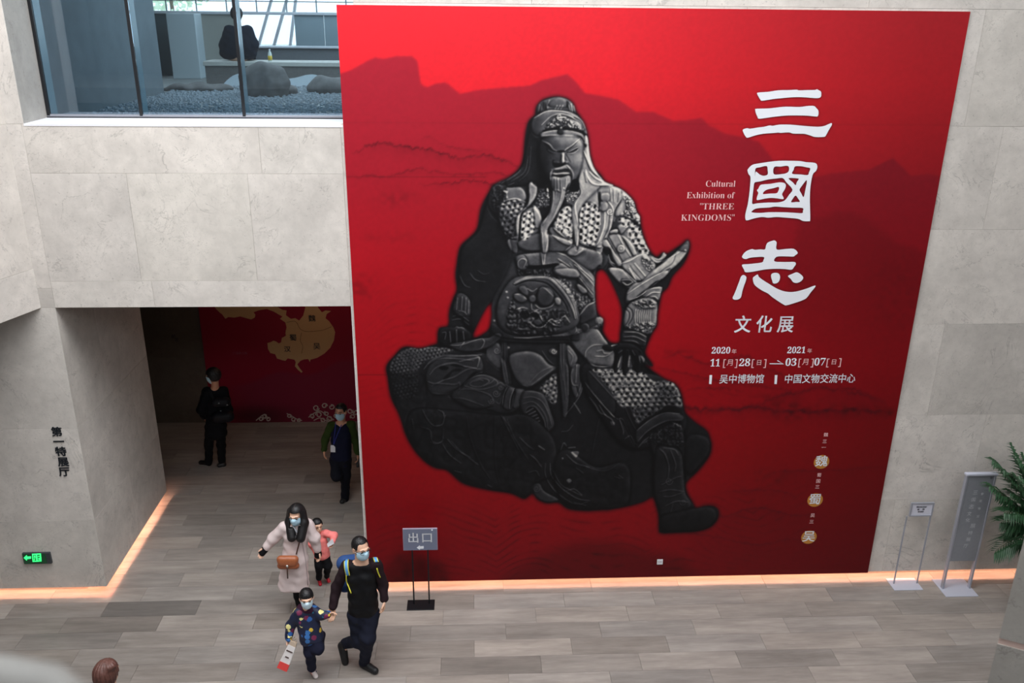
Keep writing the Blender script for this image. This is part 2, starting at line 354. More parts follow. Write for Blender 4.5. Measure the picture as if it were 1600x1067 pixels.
# passage side wall with its cove, cross walls, far room
PEND=2.235
b=MB(); b.box((PX_L-.2,.035,.26),(PX_L-.031,PEND,OPEN_Z)); b.box((-7.6,PEND-.16,0),(PX_L-.17,PEND-.02,OPEN_Z)); b.box((PX_L-.3,.18,0),(PX_L-.17,PEND-.02,.26))
wp=b.build('wall_passage_left',M_CONC); tag(wp,kind='structure')
panels(wp,(PX_L-.03,0,0),(0,1,0),(1,0,0),[(.10,1.02,[0,1.1,PEND]),(1.02,2.2,[0,1.6,PEND]),(2.2,3.62,[0,.9,PEND])],M_STONE,seed=12)
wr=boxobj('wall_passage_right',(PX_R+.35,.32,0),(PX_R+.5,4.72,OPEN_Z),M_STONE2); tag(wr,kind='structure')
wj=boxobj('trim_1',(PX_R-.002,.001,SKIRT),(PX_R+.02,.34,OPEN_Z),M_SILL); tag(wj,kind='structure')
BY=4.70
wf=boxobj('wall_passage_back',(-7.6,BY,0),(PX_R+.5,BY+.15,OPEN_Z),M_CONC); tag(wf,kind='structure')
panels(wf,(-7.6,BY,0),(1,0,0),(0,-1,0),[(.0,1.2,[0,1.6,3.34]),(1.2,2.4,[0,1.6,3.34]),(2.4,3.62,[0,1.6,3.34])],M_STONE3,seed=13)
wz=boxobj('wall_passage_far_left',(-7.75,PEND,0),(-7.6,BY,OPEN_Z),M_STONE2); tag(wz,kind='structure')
cl=boxobj('ceiling_passage',(-7.7,.32,OPEN_Z),(PX_R+.5,BY+.15,OPEN_Z+.2),M_DARK); tag(cl,kind='structure')
# floor slab, then the planks one by one
fl=boxobj('floor',(-9.5,-13,-.25),(9.5,BY+.15,-.012),M_CONC); tag(fl,kind='structure')
PL,RW=1.08,.2725; RY0=-.165
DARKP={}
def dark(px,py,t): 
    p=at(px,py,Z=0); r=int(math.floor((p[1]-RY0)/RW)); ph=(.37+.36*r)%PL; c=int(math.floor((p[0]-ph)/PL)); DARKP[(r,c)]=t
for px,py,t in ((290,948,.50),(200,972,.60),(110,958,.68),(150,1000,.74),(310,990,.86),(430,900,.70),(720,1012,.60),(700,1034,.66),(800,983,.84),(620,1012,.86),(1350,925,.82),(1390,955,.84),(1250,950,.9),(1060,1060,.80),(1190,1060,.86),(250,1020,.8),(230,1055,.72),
                (420,880,.9),(330,845,.86),(270,870,.86),(560,1058,.85),(1500,1045,.74),(1450,1015,.8),(400,800,.85),(60,1000,.66),(110,1035,.7),(40,955,.72),(30,1040,.72),(330,1050,.78),(150,1060,.7),(20,980,.7),(330,815,.8),(300,832,.85)): dark(px,py,t)  # planks differ in tone; lower-left tints also hold shade put into the colour
e=.0035; hx,hy=PL/2-.0012,RW/2-.0012
pm=MB().add([(-hx,-hy,-.012),(hx,-hy,-.012),(hx,hy,-.012),(-hx,hy,-.012),(-hx,-hy,-.0012),(hx,-hy,-.0012),(hx,hy,-.0012),(-hx,hy,-.0012),(-hx+e,-hy+e,0),(hx-e,-hy+e,0),(hx-e,hy-e,0),(-hx+e,hy-e,0)],
    [(0,1,5,4),(1,2,6,5),(2,3,7,6),(3,0,4,7),(4,5,9,8),(5,6,10,9),(6,7,11,10),(7,4,8,11),(8,9,10,11)]).build('plank',M_PLANK,fl)
first=True; rg=random.Random(4); cnt=0; rest=MB()
for r in range(-9,18):
    y=RY0+RW*(r+.5); ph=(.37+.36*r)%PL
    lo,hi=(-6.1,7.4) if y<.1 else ((PX_L-.2,PX_R+.3) if y<PEND else (-6.4,PX_R+.3))
    if y>BY-.05: break
    for c in range(-8,8):
        x=ph+PL*(c+.5)
        if x+PL/2<lo or x-PL/2>hi: continue
        px,py=pix((x,y,0))
        o=pm if first else pm.copy()
        if not first: COL.objects.link(o)
        first=False; cnt+=1
        o.location=(x,y,0)
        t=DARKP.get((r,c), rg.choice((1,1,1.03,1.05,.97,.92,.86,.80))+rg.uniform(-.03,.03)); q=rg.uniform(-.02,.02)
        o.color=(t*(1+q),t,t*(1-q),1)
# ground under the planks further out (outside the picture)
tag(boxobj('floor_outer',(-9.5,-13,-.012),(9.5,RY0-9*RW-.002,0),M_CONC),kind='structure')
# warm LED lines hidden in the coves
def led(name,a,b,label):
    o=boxobj(name,a,b,M_LED); tag(o,label,'light strip'); return o
led('led_strip',(PX_R,.115,.20),(9.0,.15,.215),'warm light strip hidden under the long wall with the red banner')
led('led_strip',(-6.9,.115,.20),(PX_L-.115,.15,.215),'warm light strip hidden under the stone block with the exit sign')
led('led_strip',(PX_L-.15,.115,.20),(PX_L-.115,PEND-.03,.215),'warm light strip hidden under the side wall of the passage')
# shell of the atrium outside the picture
tag(boxobj('wall_right',(9.2,-13,0),(9.4,.3,9.6),M_CONC),kind='structure')
tag(boxobj('wall_far_left',(-9.4,-13,0),(-9.2,2.2,9.6),M_CONC),kind='structure')
tag(boxobj('wall_front',(-9.4,-13.2,0),(9.4,-13,9.6),M_CONC),kind='structure')
b=MB(); b.box((-9.4,-13.2,11.4),(9.4,-8.2,11.6)); b.box((-9.4,-1.2,9.6),(9.4,.32,9.8)); b.box((-9.4,-8.2,11.4),(-5,-1.2,11.6)); b.box((5.6,-8.2,11.4),(9.4,-1.2,11.6))
tag(b.build('ceiling',M_SILL),kind='structure')
# balcony the photograph is taken from
bal=boxobj('floor_balcony',(-9.2,-13,4.75),(9.2,-8.85,5.05),M_CONC); tag(bal,kind='structure')
# window: sill, reveal, frame, panes
GY=.30
gl=at(61,183.5,Z=SILL_Z); GY=float(gl[1])
print('glass Y',GY,gl)
tag(boxobj('trim_2',(WIN_L,-.005,SILL_Z-.022),(WIN_R,GY+.06,SILL_Z),M_SILL),kind='structure')
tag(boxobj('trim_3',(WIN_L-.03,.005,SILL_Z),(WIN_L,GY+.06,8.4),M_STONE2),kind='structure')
win=empty('window_1',(WIN_L,GY,SILL_Z)); tag(win,kind='structure')
boxobj('bottom_rail',(WIN_L,GY-.01,SILL_Z),(WIN_R,GY+.05,SILL_Z+.035),M_GREYM,win,.004); boxobj('gasket',(WIN_L,GY-.014,SILL_Z),(WIN_R,GY-.008,SILL_Z+.012),M_MULL,win)
boxobj('top_rail',(WIN_L,GY-.01,8.33),(WIN_R,GY+.05,8.4),M_MULL,win)
mx=[float(gl[0])]+[float(at(x,182,Y=GY)[0]) for x in (221.5,382)]; mx.append(WIN_R)
M_GLASS=glass_mat('tinted_window_glass',(.67,.77,.83,1),.06); M_FIN=simple('pale_blue_glass_fin',(150,180,190),.25)
for i,x in enumerate(mx[:3]):
    x=x if i else WIN_L+.001
    boxobj('mullion',(x-.0 if i==0 else x-.016,GY-.012,SILL_Z+.02),(x+.032 if i==0 else x+.016,GY+.02,8.35),M_MULL,win,.002)
    boxobj('glass_fin',(x-.006+(.02 if i==0 else 0),GY+.02,SILL_Z+.02),(x+.014+(.02 if i==0 else 0),GY+.17,8.35),M_FIN,win)
for i in range(3):
    boxobj('pane',(mx[i]+.017,GY+.002,SILL_Z+.03),(mx[i+1]-.017,GY+.010,8.35),M_GLASS,win)
# ---------------------------------------------------------------- the gallery behind the window
GZ=5.45
M_GRAV=simple('gravel_bed_base',(120,132,142),.9,noise=.25,scale=60,bump=.6)
gf=boxobj('floor_gallery',(-9,GY+.06,5.0),(3.5,9.2,GZ),simple('gallery_floor_stone',(150,152,150),.7,noise=.08)); tag(gf,kind='structure')
M_WG=simple('gallery_wall_plaster',(112,122,128),.85,noise=.12,scale=3)
tag(boxobj('wall_gallery_left',(-4.60,GY+.06,GZ),(-4.33,4.1,8.6),M_WG),kind='structure')
tag(boxobj('ceiling_gallery',(-9,.32,8.6),(3.5,9.4,8.8),M_DARK),kind='structure')
tag(boxobj('wall_gallery_far',(-9.2,GY+.06,GZ),(-9,9.2,8.6),M_WG),kind='structure')
tag(boxobj('wall_gallery_right',(3.3,.32,GZ),(3.5,9.2,8.6),M_WG),kind='structure')
# gravel: thousands of small stones in one bed
rg2=np.random.default_rng(3); n=9000; GX0,GX1,GYa,GYb=-4.32,-.4,GY+.08,5.4
cv=[];cq=[]
base=np.array([(-1,-1,-.6),(1,-1,-.6),(1,1,-.6),(-1,1,-.6),(-.7,-.7,.7),(.7,-.7,.7),(.7,.7,.7),(-.7,.7,.7)],float)
qf=np.array([(0,3,2,1),(4,5,6,7),(0,1,5,4),(1,2,6,5),(2,3,7,6),(3,0,4,7)])
c=np.stack([rg2.uniform(GX0,GX1,n),GYa+(GYb-GYa)*rg2.random(n),GZ+rg2.uniform(0,.02,n)],1); s=rg2.uniform(.010,.022,n)[:,None,None]*rg2.uniform(.7,1.2,(n,1,3)); an=rg2.uniform(0,6.28,n)
v=base[None]*s; v=np.stack([v[...,0]*np.cos(an)[:,None]-v[...,1]*np.sin(an)[:,None],v[...,0]*np.sin(an)[:,None]+v[...,1]*np.cos(an)[:,None],v[...,2]],2)+c[:,None]
M_PEB=simple('blue_grey_pebbles',(158,166,172),.8,noise=.3,scale=25)
o=mesh_np('gravel',v.reshape(-1,3),(qf[None]+8*np.arange(n)[:,None,None]).reshape(-1,4),M_PEB,None,False); tag(o,'blue-grey gravel bed behind the window','gravel',kind='stuff')
M_ROCK=simple('garden_rock',(112,108,106),.9,noise=.22,scale=9,bump=.8)
def rock(px,py0,py1,wpx,Y,label,seed,sy=.8,flat=1.):
    c=at(px,py1,Y=Y); top=at(px,py0,Y=Y)[2]; wd=abs(at(px+wpx/2,py1,Y=Y)[0]-at(px-wpx/2,py1,Y=Y)[0])/2; hh=top-GZ
    g=np.random.default_rng(seed)
    ps=[ell((c[0],Y,GZ+hh*.35),(wd*.8,wd*.7*sy,hh*.66))]
    for _ in range(7):
        a=g.uniform(0,6.28); r=g.uniform(.3,.65); ps.append(ell((c[0]+math.cos(a)*wd*r,Y+math.sin(a)*wd*r*sy*.8,GZ+hh*g.uniform(.1,.5)),(wd*g.uniform(.25,.45),wd*g.uniform(.2,.4)*sy,hh*g.uniform(.3,.5))))
    ph=g.uniform(0,6,6)
    v,q=nets(ps,max(.014,wd*.05),.07,clipz=GZ-.01)
    v=v+np.stack([np.sin(v[:,1]*19+ph[0])*.012+np.sin(v[:,2]*31+ph[1])*.01,np.sin(v[:,0]*23+ph[2])*.012,np.sin(v[:,0]*17+v[:,1]*13+ph[3])*.014],1)
    tag(skin('rock',[(v,q)],M_ROCK,None),label,'rock')
rock(312,130,150,118,4.55,'long flat grey rock lying in the gravel',1,.45)
rock(417,97,158,92,3.75,'largest grey boulder standing in the gravel before the bench',2,.8)
rock(453,136,154,32,4.0,'small round rock between the boulder and the dark one',3,.9)
rock(520,120,151,80,4.3,'wide dark rock half hidden behind the red banner',4,.8)
# bench, low wall, parapet, column, rail
M_WOOD=simple('bench_wood',(142,122,104),.6,noise=.12,scale=12)
bz=float(at(460,96.5,Y=5.55)[2])
bench=empty('bench',(-2,5.7,GZ)); tag(bench,'long low wooden bench beyond the gravel with a person on it','bench')
xl=float(at(318,95,Y=5.55)[0])
boxobj('seat',(xl,5.5,bz-.07),(1.6,6.05,bz),simple('daylit_bench_top',(215,210,200),.35,noise=.05),bench,.008)  # pale seat colour stands in for daylight reflected off the wood
boxobj('base',(xl+.02,5.52,GZ),(1.6,6.02,bz-.07),simple('bench_front_stone',(128,122,118),.8,noise=.1),bench)
lw=boxobj('low_wall',(float(at(398,84,Y=6.6)[0]),6.6,GZ),(3.3,6.85,float(at(460,75,Y=6.6)[2])),simple('low_wall_concrete',(120,122,126),.8,noise=.08)); boxobj('cap',(float(at(398,84,Y=6.6)[0]),6.56,float(at(460,75,Y=6.6)[2])),(3.3,6.88,float(at(460,75,Y=6.6)[2])+.025),M_WHITE,lw); tag(lw,'low grey wall behind the bench','wall')
cx0,cx1=[float(at(x,100,Y=6.9)[0]) for x in (268,312)]
tag(boxobj('column',(cx0,6.9,GZ),(cx1,7.3,float(at(290,21,Y=6.9)[2])),simple('white_column_paint',(205,215,218),.6),None,.01),'pale square column beyond the gravel','column')
par=empty('parapet',(-1,7.6,GZ)); tag(par,'parapet of grey panels with a white top rail at the back of the gallery','parapet')
def pz(x,y): return float(at(x,y,Y=7.6)[2])
zt=pz(400,23)
for i,(xa,xb,colr) in enumerate(((60,267,(92,100,104)),(310,372,(168,166,158)),(462,508,(150,165,172)),(508,560,(150,165,172)))):
    boxobj('panel',(float(at(xa,60,Y=7.6)[0]),7.6,GZ),(float(at(xb,60,Y=7.6)[0])-.012,7.66,zt),simple('parapet_panel_%s'%'abcd'[i],colr,.5),par)
boxobj('glass_panel',(float(at(372,60,Y=7.6)[0]),7.61,GZ),(float(at(462,60,Y=7.6)[0])-.012,7.63,zt),glass_mat('parapet_glass',(1,1,1,1),.02),par)
boxobj('top_rail',(-8.9,7.56,zt),(3.3,7.70,zt+.05),M_WHITE,par,.01)
M_WIRE=simple('rail_steel',(140,150,155),.4,metal=.5)
for k in range(2): par_o=MB().tube([(-8.9,7.63,zt+.22+.2*k),(3.3,7.63,zt+.22+.2*k)],.008,6).build('rail',M_WIRE,par)
for k in range(22):
    x=-8.4+.52*k; MB().tube([(x,7.63,zt+.04),(x,7.63,zt+.75)],.012,6).build('baluster',M_WIRE,par)
# slanted streaks of sunlight beyond the parapet, shaped as white rods
for i,(xa,xb) in enumerate(((441,427),(459,453),(417,403))):
    a=at(xa,25,Y=8.4+.2*i);b_=at(xb,75,Y=8.4+.2*i)
    tag(MB().tube([a+(a-b_)*2,b_+(b_-a)*1.2],.03,6).build('sunstreak',M_WHITE,None),('%s slanted streak of sunlight, shaped as a pale rod behind the seated person'%('middle','right','left')[i]) ,'sunstreak')
# pale wavy sheet between the rocks
b=MB(); pts=[]
for t in range(33):
    u=t/32; x=343+u*172; pts.append((x,float(np.interp(x,[343,352,362,372,400,428,437,450,462,478,490,500,515],[139,128,119,115,112,115,120,123,121.5,117,116,119,127]))))
A_=[at(x,y,Y=5.35) for x,y in pts]
v=[];f=[]
for p in A_: v+=[(p[0],5.33,p[2]),(p[0],5.36,p[2]),(p[0],5.33,GZ-.01),(p[0],5.36,GZ-.01)]
for i in range(32):
    k=4*i; f+=[(k,k+4,k+5,k+1),(k,k+2,k+6,k+4),(k+1,k+5,k+7,k+3)]
tag(b.add(v,f).build('wavy_sheet',simple('white_wavy_sheet',(236,244,248),.2),None),'white wavy sheet standing behind the rocks below the bench','sculpture')
# bottle on the bench
bc=at(422,96,Y=5.6); bo=empty('bottle',(bc[0],5.62,bz)); tag(bo,'small drink bottle with yellow label standing on the bench','bottle')
MB().lathe((bc[0],5.62,bz+.001),[(.030,0),(.032,.01),(.032,.10),(.024,.13),(.013,.15),(.013,.165)],14).build('body',simple('clear_plastic',(225,232,225),.2),bo,True)
MB().lathe((bc[0],5.62,bz+.02),[(.0335,0),(.0335,.065)],14).build('label_band',simple('yellow_label',(225,190,60),.5),bo,True); MB().lathe((bc[0],5.62,bz+.166),[(.015,0),(.015,.018)],12).build('cap',M_WHITE,bo,True)
# trees outside
M_LEAFP=simple('pale_outdoor_leaves',(214,228,205),.8); M_BARK=simple('bark',(110,100,90),.9)
def tree(x,y,h,label,seed):
    g=np.random.default_rng(seed); t=empty('tree',(x,y,0)); tag(t,label,'tree')
    MB().tube([(x,y,0),(x+.1,y,h*.5),(x,y+.1,h*.8)],[.16,.12,.06],8).build('trunk',M_BARK,t)
    n=1500; d=g.normal(size=(n,3)); d/=np.linalg.norm(d,axis=1)[:,None]; c=np.array([x,y,h*.75])+d*(g.random((n,1))**.4)*[h*.26,h*.26,h*.24]
    s=g.uniform(.08,.2,n)[:,None,None]; a=g.normal(size=(n,3));b_=g.normal(size=(n,3)); a/=np.linalg.norm(a,axis=1)[:,None]; b_=np.cross(a,b_); b_/=np.linalg.norm(b_,axis=1)[:,None]
    q=np.stack([-a-b_*.5,a-b_*.5,a+b_*.5,-a+b_*.5],1)*s+c[:,None]
    o=mesh_np('foliage',q.reshape(-1,3),np.arange(4*n).reshape(-1,4),M_LEAFP,t,False); o['kind']='stuff'
tree(-16,42,12.,'pale green tree outside, behind the left part of the parapet rail',1); tree(5.2,44,13.,'pale green tree outside, behind the right part of the parapet rail',2)
tag(boxobj('ground_outside',(-30,9.4,3.9),(30,60,4.1),simple('pale_paving',(215,215,205),.8)),kind='structure')
# pillar in the right foreground
pe=at(1570,960,D=4.6); 
pil=empty('pillar',(pe[0]+.4,pe[1],0)); tag(pil,kind='structure')
pd=np.array([.88,-.47]); pn_=np.array([.47,.88]); p0=np.array([pe[0],pe[1]]); bzz=float(at(1570,1014,D=4.6)[2])
def pier(name,z0,z1,mat,o=0.): 
    a_=p0+pn_*o-pd*0+pd*o*.3; c_=p0+pd*1.3; q=[a_,c_+pn_*o,c_+pn_*.6,a_+pn_*.5+pd*.35]; return MB().prism([tuple(x) for x in q],z0,z1).build(name,mat,pil)
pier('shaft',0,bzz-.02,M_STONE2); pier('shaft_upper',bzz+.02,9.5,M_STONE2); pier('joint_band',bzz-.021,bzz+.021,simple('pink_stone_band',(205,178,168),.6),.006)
# balcony handrail crossing the lower left corner, out of focus
hr=empty('handrail',(-1,-8.8,5.05)); tag(hr,'pale rounded balcony handrail, blurred in the lower left corner','handrail')
ha=at(-40,1085,D=.75); hb=at(60,1100,D=.75); hc=at(160,1190,D=.74)
MB().tube([ha+(ha-hb)*3,ha,hb,hc,hc+(hc-hb)*3],.035,16).build('rail',simple('pale_handrail',(108,106,102),.6),hr,True)
for p in (ha+(ha-hb)*3,): MB().tube([p+[0,0,-.02],(p[0],p[1],5.05)],.02,8).build('post',M_GREYM,hr)
FIGK=1.25
# ---------------------------------------------------------------- printed warrior figure (painted with numpy)
PX0, PY0, PW, PH, PS = 590, 130, 550, 720, 2
CROP = dict(A=(780,140),B=(740,280),C=(900,280),D=(680,400),E=(860,420),F=(590,520),G=(760,520),H=(930,540),I=(600,640),J=(780,640),K=(940,680))
def pts_of(s):
    out=[];o=None
    for t in s.split():
        if t in CROP: o=CROP[t]; k=6.67; continue
        if t=='Z': o=(0,0); k=1.0; continue
        x,y=t.split(','); out.append((o[0]+float(x)/k,o[1]+float(y)/k))
    return np.array(out)
def smooth_closed(p,n=5,closed=True):
    if len(p)<3: return p
    q=p if closed else np.vstack([2*p[0]-p[1],p,2*p[-1]-p[-2]])
    N=len(q); out=[]
    rng=range(N) if closed else range(1,N-2)
    for i in rng:
        a,b,c,d=q[(i-1)%N],q[i],q[(i+1)%N],q[(i+2)%N]
        for t in np.arange(n)/n:
            out.append(.5*((2*b)+(c-a)*t+(2*a-5*b+4*c-d)*t*t+(3*b-a-3*c+d)*t**3))
    if not closed: out.append(q[-2])
    return np.array(out)
def blur(a,r):
    r=int(round(r))
    if r<1: return a
    for ax in (0,1):
        for _ in range(2):
            pad=[(0,0),(0,0)]; pad[ax]=(r+1,r)
            c=np.cumsum(np.pad(a,pad,mode='edge'),axis=ax,dtype=np.float32 if False else np.float64)
            n=a.shape[ax]
            hi=[slice(None)]*2; lo=[slice(None)]*2
            hi[ax]=slice(2*r+1,2*r+1+n); lo[ax]=slice(0,n)
            a=(c[tuple(hi)]-c[tuple(lo)])/(2*r+1)
    return a
def fill(poly,W,Hn):
    """even-odd scanline fill; poly in raster coordinates; returns (y0,y1,x0,x1,mask)"""
    x0=max(int(poly[:,0].min())-1,0);x1=min(int(poly[:,0].max())+2,W)
    y0=max(int(poly[:,1].min())-1,0);y1=min(int(poly[:,1].max())+2,Hn)
    if x1<=x0 or y1<=y0: return None
    ys=np.arange(y0,y1)+.5; xs=np.arange(x0,x1)+.5
    tog=np.zeros((y1-y0,x1-x0+1),np.int32)
    q=np.roll(poly,-1,axis=0)
    for (ax,ay),(bx,by) in zip(poly,q):
        if ay==by: continue
        lo,hi=min(ay,by),max(ay,by)
        i0=int(np.searchsorted(ys,lo)); i1=int(np.searchsorted(ys,hi))
        if i1<=i0: continue
        xx=ax+(ys[i0:i1]-ay)*(bx-ax)/(by-ay)
        j=np.clip(np.ceil(xx-x0-.5).astype(int),0,x1-x0)
        np.add.at(tog,(np.arange(i0,i1),j),1)
    return y0,y1,x0,x1,(np.cumsum(tog,axis=1)[:,:-1]%2).astype(np.float64)
def vnoise(W,Hn,cell,rng):
    gw,gh=int(W/cell)+3,int(Hn/cell)+3
    g=rng.random((gh,gw)); x=np.arange(W)/cell; y=np.arange(Hn)/cell
    xi=x.astype(int);yi=y.astype(int);fx=x-xi;fy=y-yi
    fx=fx*fx*(3-2*fx);fy=(fy*fy*(3-2*fy))[:,None]
    a=g[yi][:,xi]*(1-fx)+g[yi][:,xi+1]*fx; b=g[yi+1][:,xi]*(1-fx)+g[yi+1][:,xi+1]*fx
    return a*(1-fy)+b*fy
SIL="""A 837,0 A 380,250 390,180 440,120 520,88 600,75 700,95 770,150 800,230 870,330 910,430 925,520 945,680 990,820 1060,900 1100,960 1190,995
C 390,70 470,105 560,180 610,250 630,330 665,390 670,460 690,560 740,700 800,790 850,815 910,760 945,785 1040,725 1120,670 1160,630 1185,680 1160,790 1100,900 1000,1010
E 1220,190 1160,250 1130,370 1110,500 1105,590 1050,680 990,830 990,900 1070,1010 H 520,200 600,270 720,350 830,400 890,500 920,640 940,710 1050,810 1160,890 1200,1000
K 1140,90 1120,210 1000,370 880,490 885,600 950,710 980,765 1080,740 1170,745 1215,790 1200,880 1120,960 980,1000 800,1010 620,1015 600,980 600,850 570,720 530,640 430,690 250,740 60,775
J 1100,1040 900,1050 720,1030 620,965 500,970 400,930 350,870 290,910 250,925 130,870 0,850 I 1100,835 900,790 800,750 700,660 640,620 540,605 430,540 320,420 230,260 180,100 140,0
F 200,790 140,660 110,470 95,350 180,240 280,150 440,165 560,135 620,120 D 30,920 40,760 140,730 150,580 190,450 230,350 215,200 230,80
Z 716,400 721.5,383 745,359.5 752,325.7 765.4,298.7 772,288.6 799,275 816,255 821,214 826,190.7 836,180.6"""
SIL=SIL.replace("A 837,0 ","")
HOLE1="D 590,480 540,520 470,640 400,790 390,850 450,845 560,770 590,640 590,540"
HOLE2="E 480,30 540,0 600,60 680,220 740,380 750,500 730,680 720,770 620,770 560,690 540,640 550,530 500,485 475,400 465,200 470,80"
def paint_figure():
    W,Hn=PW*PS,PH*PS; rng=np.random.default_rng(5)
    T=np.full((Hn,W),30.0); Z=np.zeros((Hn,W)); 
    def M(s,smooth=True):
        p=pts_of(s) if isinstance(s,str) else s
        if smooth: p=smooth_closed(p)
        return fill((p-[PX0,PY0])*PS,W,Hn)
    def full(s):
        r=M(s); m=np.zeros((Hn,W))
        if r: m[r[0]:r[1],r[2]:r[3]]=r[4]
        return m
    def P(s,tone,dome=0.,r=6,sh=.5,shr=3,smooth=True,dz=0.):
        """raised patch: tone, rounded dome height, contact shadow round it"""
        q=M(s,smooth)
        if q is None: return
        pad=int(max(r,shr)*PS*2+4)
        y0,y1,x0,x1,m=q
        Y0,Y1,X0,X1=max(y0-pad,0),min(y1+pad,Hn),max(x0-pad,0),min(x1+pad,W)
        mm=np.zeros((Y1-Y0,X1-X0)); mm[y0-Y0:y1-Y0,x0-X0:x1-X0]=m
        soft=blur(mm,1)
        if sh: T[Y0:Y1,X0:X1]*=1-sh*np.clip(blur(mm,shr*PS)*1.6,0,1)*(1-soft)
        if tone is not None: T[Y0:Y1,X0:X1]=T[Y0:Y1,X0:X1]*(1-soft)+tone*soft
        if dome>=3.5:
            zz=Z[Y0:Y1,X0:X1]; Z[Y0:Y1,X0:X1]=zz*(1-soft)+(blur(zz,min(10,r)*PS)*.35+zz.mean()*.65)*soft
        d=blur(mm,r*PS*.6); d=np.clip((d-.45)/.55,0,1)*mm
        Z[Y0:Y1,X0:X1]+=(np.sqrt(np.clip(1-(1-d)**2,0,1))*dome*PS+dz*PS)*soft
    def L(s,w,tone=None,op=.8,dz=0.,taper=True,closed=False):
        p=pts_of(s) if isinstance(s,str) else np.array(s,float)
        p=smooth_closed(p,6,closed)
        p=(p-[PX0,PY0])*PS; w=w*PS
        x0=max(int(p[:,0].min()-w-3),0);x1=min(int(p[:,0].max()+w+4),W)
        y0=max(int(p[:,1].min()-w-3),0);y1=min(int(p[:,1].max()+w+4),Hn)
        if x1<=x0 or y1<=y0: return
        acc=np.zeros((y1-y0,x1-x0)); n=len(p)-1
        for i in range(n):
            a,b=p[i],p[i+1]; t=(i+.5)/n
            ww=w*(.25+.75*math.sin(math.pi*min(max(t,.02),.98))**.6) if taper else w
            X0,X1=max(int(min(a[0],b[0])-ww-2),x0),min(int(max(a[0],b[0])+ww+3),x1)
            Y0,Y1=max(int(min(a[1],b[1])-ww-2),y0),min(int(max(a[1],b[1])+ww+3),y1)
            if X1<=X0 or Y1<=Y0: continue
            gx=np.arange(X0,X1)[None,:]+.5-a[0]; gy=np.arange(Y0,Y1)[:,None]+.5-a[1]
            d=b-a; l2=d@d+1e-9; u=np.clip((gx*d[0]+gy*d[1])/l2,0,1)
            dist=np.hypot(gx-u*d[0],gy-u*d[1])
            v=np.clip(1-(dist/(ww*.5+.5))**2,0,1)
            acc[Y0-y0:Y1-y0,X0-x0:X1-x0]=np.maximum(acc[Y0-y0:Y1-y0,X0-x0:X1-x0],v)
        if tone is not None:
            o=np.clip(acc*1.8,0,1)*op; T[y0:y1,x0:x1]=T[y0:y1,x0:x1]*(1-o)+tone*o
        Z[y0:y1,x0:x1]+=dz*PS*np.sqrt(acc)
    def dim(s,amt,r,add=0.):
        y0,y1,x0,x1,m=M(s); pad=int(r*2+4); Y0,Y1,X0,X1=max(y0-pad,0),min(y1+pad,Hn),max(x0-pad,0),min(x1+pad,W)
        mm=np.zeros((Y1-Y0,X1-X0)); mm[y0-Y0:y1-Y0,x0-X0:x1-X0]=m; mm=blur(mm,r)
        T[Y0:Y1,X0:X1]=T[Y0:Y1,X0:X1]*(1+amt*mm)+add*mm
    def mail(s,hi,lo,sp=7.,ang=0.,bump=1.2,sx=1.):
        q=M(s)
        if q is None: return
        y0,y1,x0,x1,m=q
        X,Y=np.meshgrid(np.arange(x0,x1)/PS,np.arange(y0,y1)/PS)
        c,s_=math.cos(ang),math.sin(ang); u=(X*c+Y*s_)/sx; v=-X*s_+Y*c
        n1=(vnoise(x1-x0,y1-y0,13*PS,rng)-.5)*3.2; n2_=(vnoise(x1-x0,y1-y0,6*PS,rng)-.5)*1.6; u=u+n2_*sp*.22; v=v+(vnoise(x1-x0,y1-y0,6*PS,rng)-.5)*sp*.4
        k=2*math.pi/sp
        f=np.cos(k*u+n1)+np.cos(k*(-.5*u+.866*v))+np.cos(k*(-.5*u-.866*v)+n1)
        g=np.sin(k*u+n1)+np.sin(k*(-.5*u+.866*v))+np.sin(k*(-.5*u-.866*v)+n1)
        hole=np.clip((g-.7)/1.1,0,1); lat=np.clip(.5+f/4,0,1)
        sm=blur(m,2)
        t=(hi*(.62+.5*lat))*(1-hole)+lo*hole
        t=t*(.85+.3*vnoise(x1-x0,y1-y0,5*PS,rng))
        T[y0:y1,x0:x1]=T[y0:y1,x0:x1]*(1-sm)+t*sm
        Z[y0:y1,x0:x1]+=sm*bump*PS*(lat-hole)
    def rough(s,amp,cell,dark=0.,seed=1):
        """carved ornament: lumpy relief"""
        q=M(s)
        if q is None: return
        y0,y1,x0,x1,m=q; g=np.random.default_rng(seed)
        n=vnoise(x1-x0,y1-y0,cell*PS,g)+.5*vnoise(x1-x0,y1-y0,cell*PS/2.2,g)
        n=np.abs(n-.75)*2; sm=blur(m,2)
        Z[y0:y1,x0:x1]+=sm*n*amp*PS
        T[y0:y1,x0:x1]*=1-sm*dark*np.clip(.55-n,0,1)*1.8
    def curl(cx,cy,r,turns,tone,w=1.2,dz=1.,flip=1,a0=0.,sq=1.):
        a=np.linspace(0,turns*2*math.pi,max(8,int(turns*10))); rr=r*(1-a/(turns*2*math.pi)*.85)
        L(np.stack([cx+flip*rr*np.cos(a+a0),cy+sq*rr*np.sin(a+a0)],1),w,tone,.75,dz,False)
    sil=full(SIL); hol=np.clip(full(HOLE1)+full(HOLE2),0,1)
    # body tones: the figure darkens downwards and to its left side (printed photograph)
    yy=(np.arange(Hn)/PS+PY0)[:,None]; xx=(np.arange(W)/PS+PX0)[None,:]
    T[:]=27+0*xx
    Z+=3*PS*np.sqrt(blur(sil,9*PS))
    # ---------------- skirt and legs (dark)
    P("F 110,350 300,160 640,150 1100,210 1334,300 1334,900 1000,1000 600,1060 300,1060 160,650",29,10,22,.2)
    mail("F 120,340 290,170 600,150 800,170 700,220 500,300 400,400 300,420 150,420",62,20,5.2,.3)
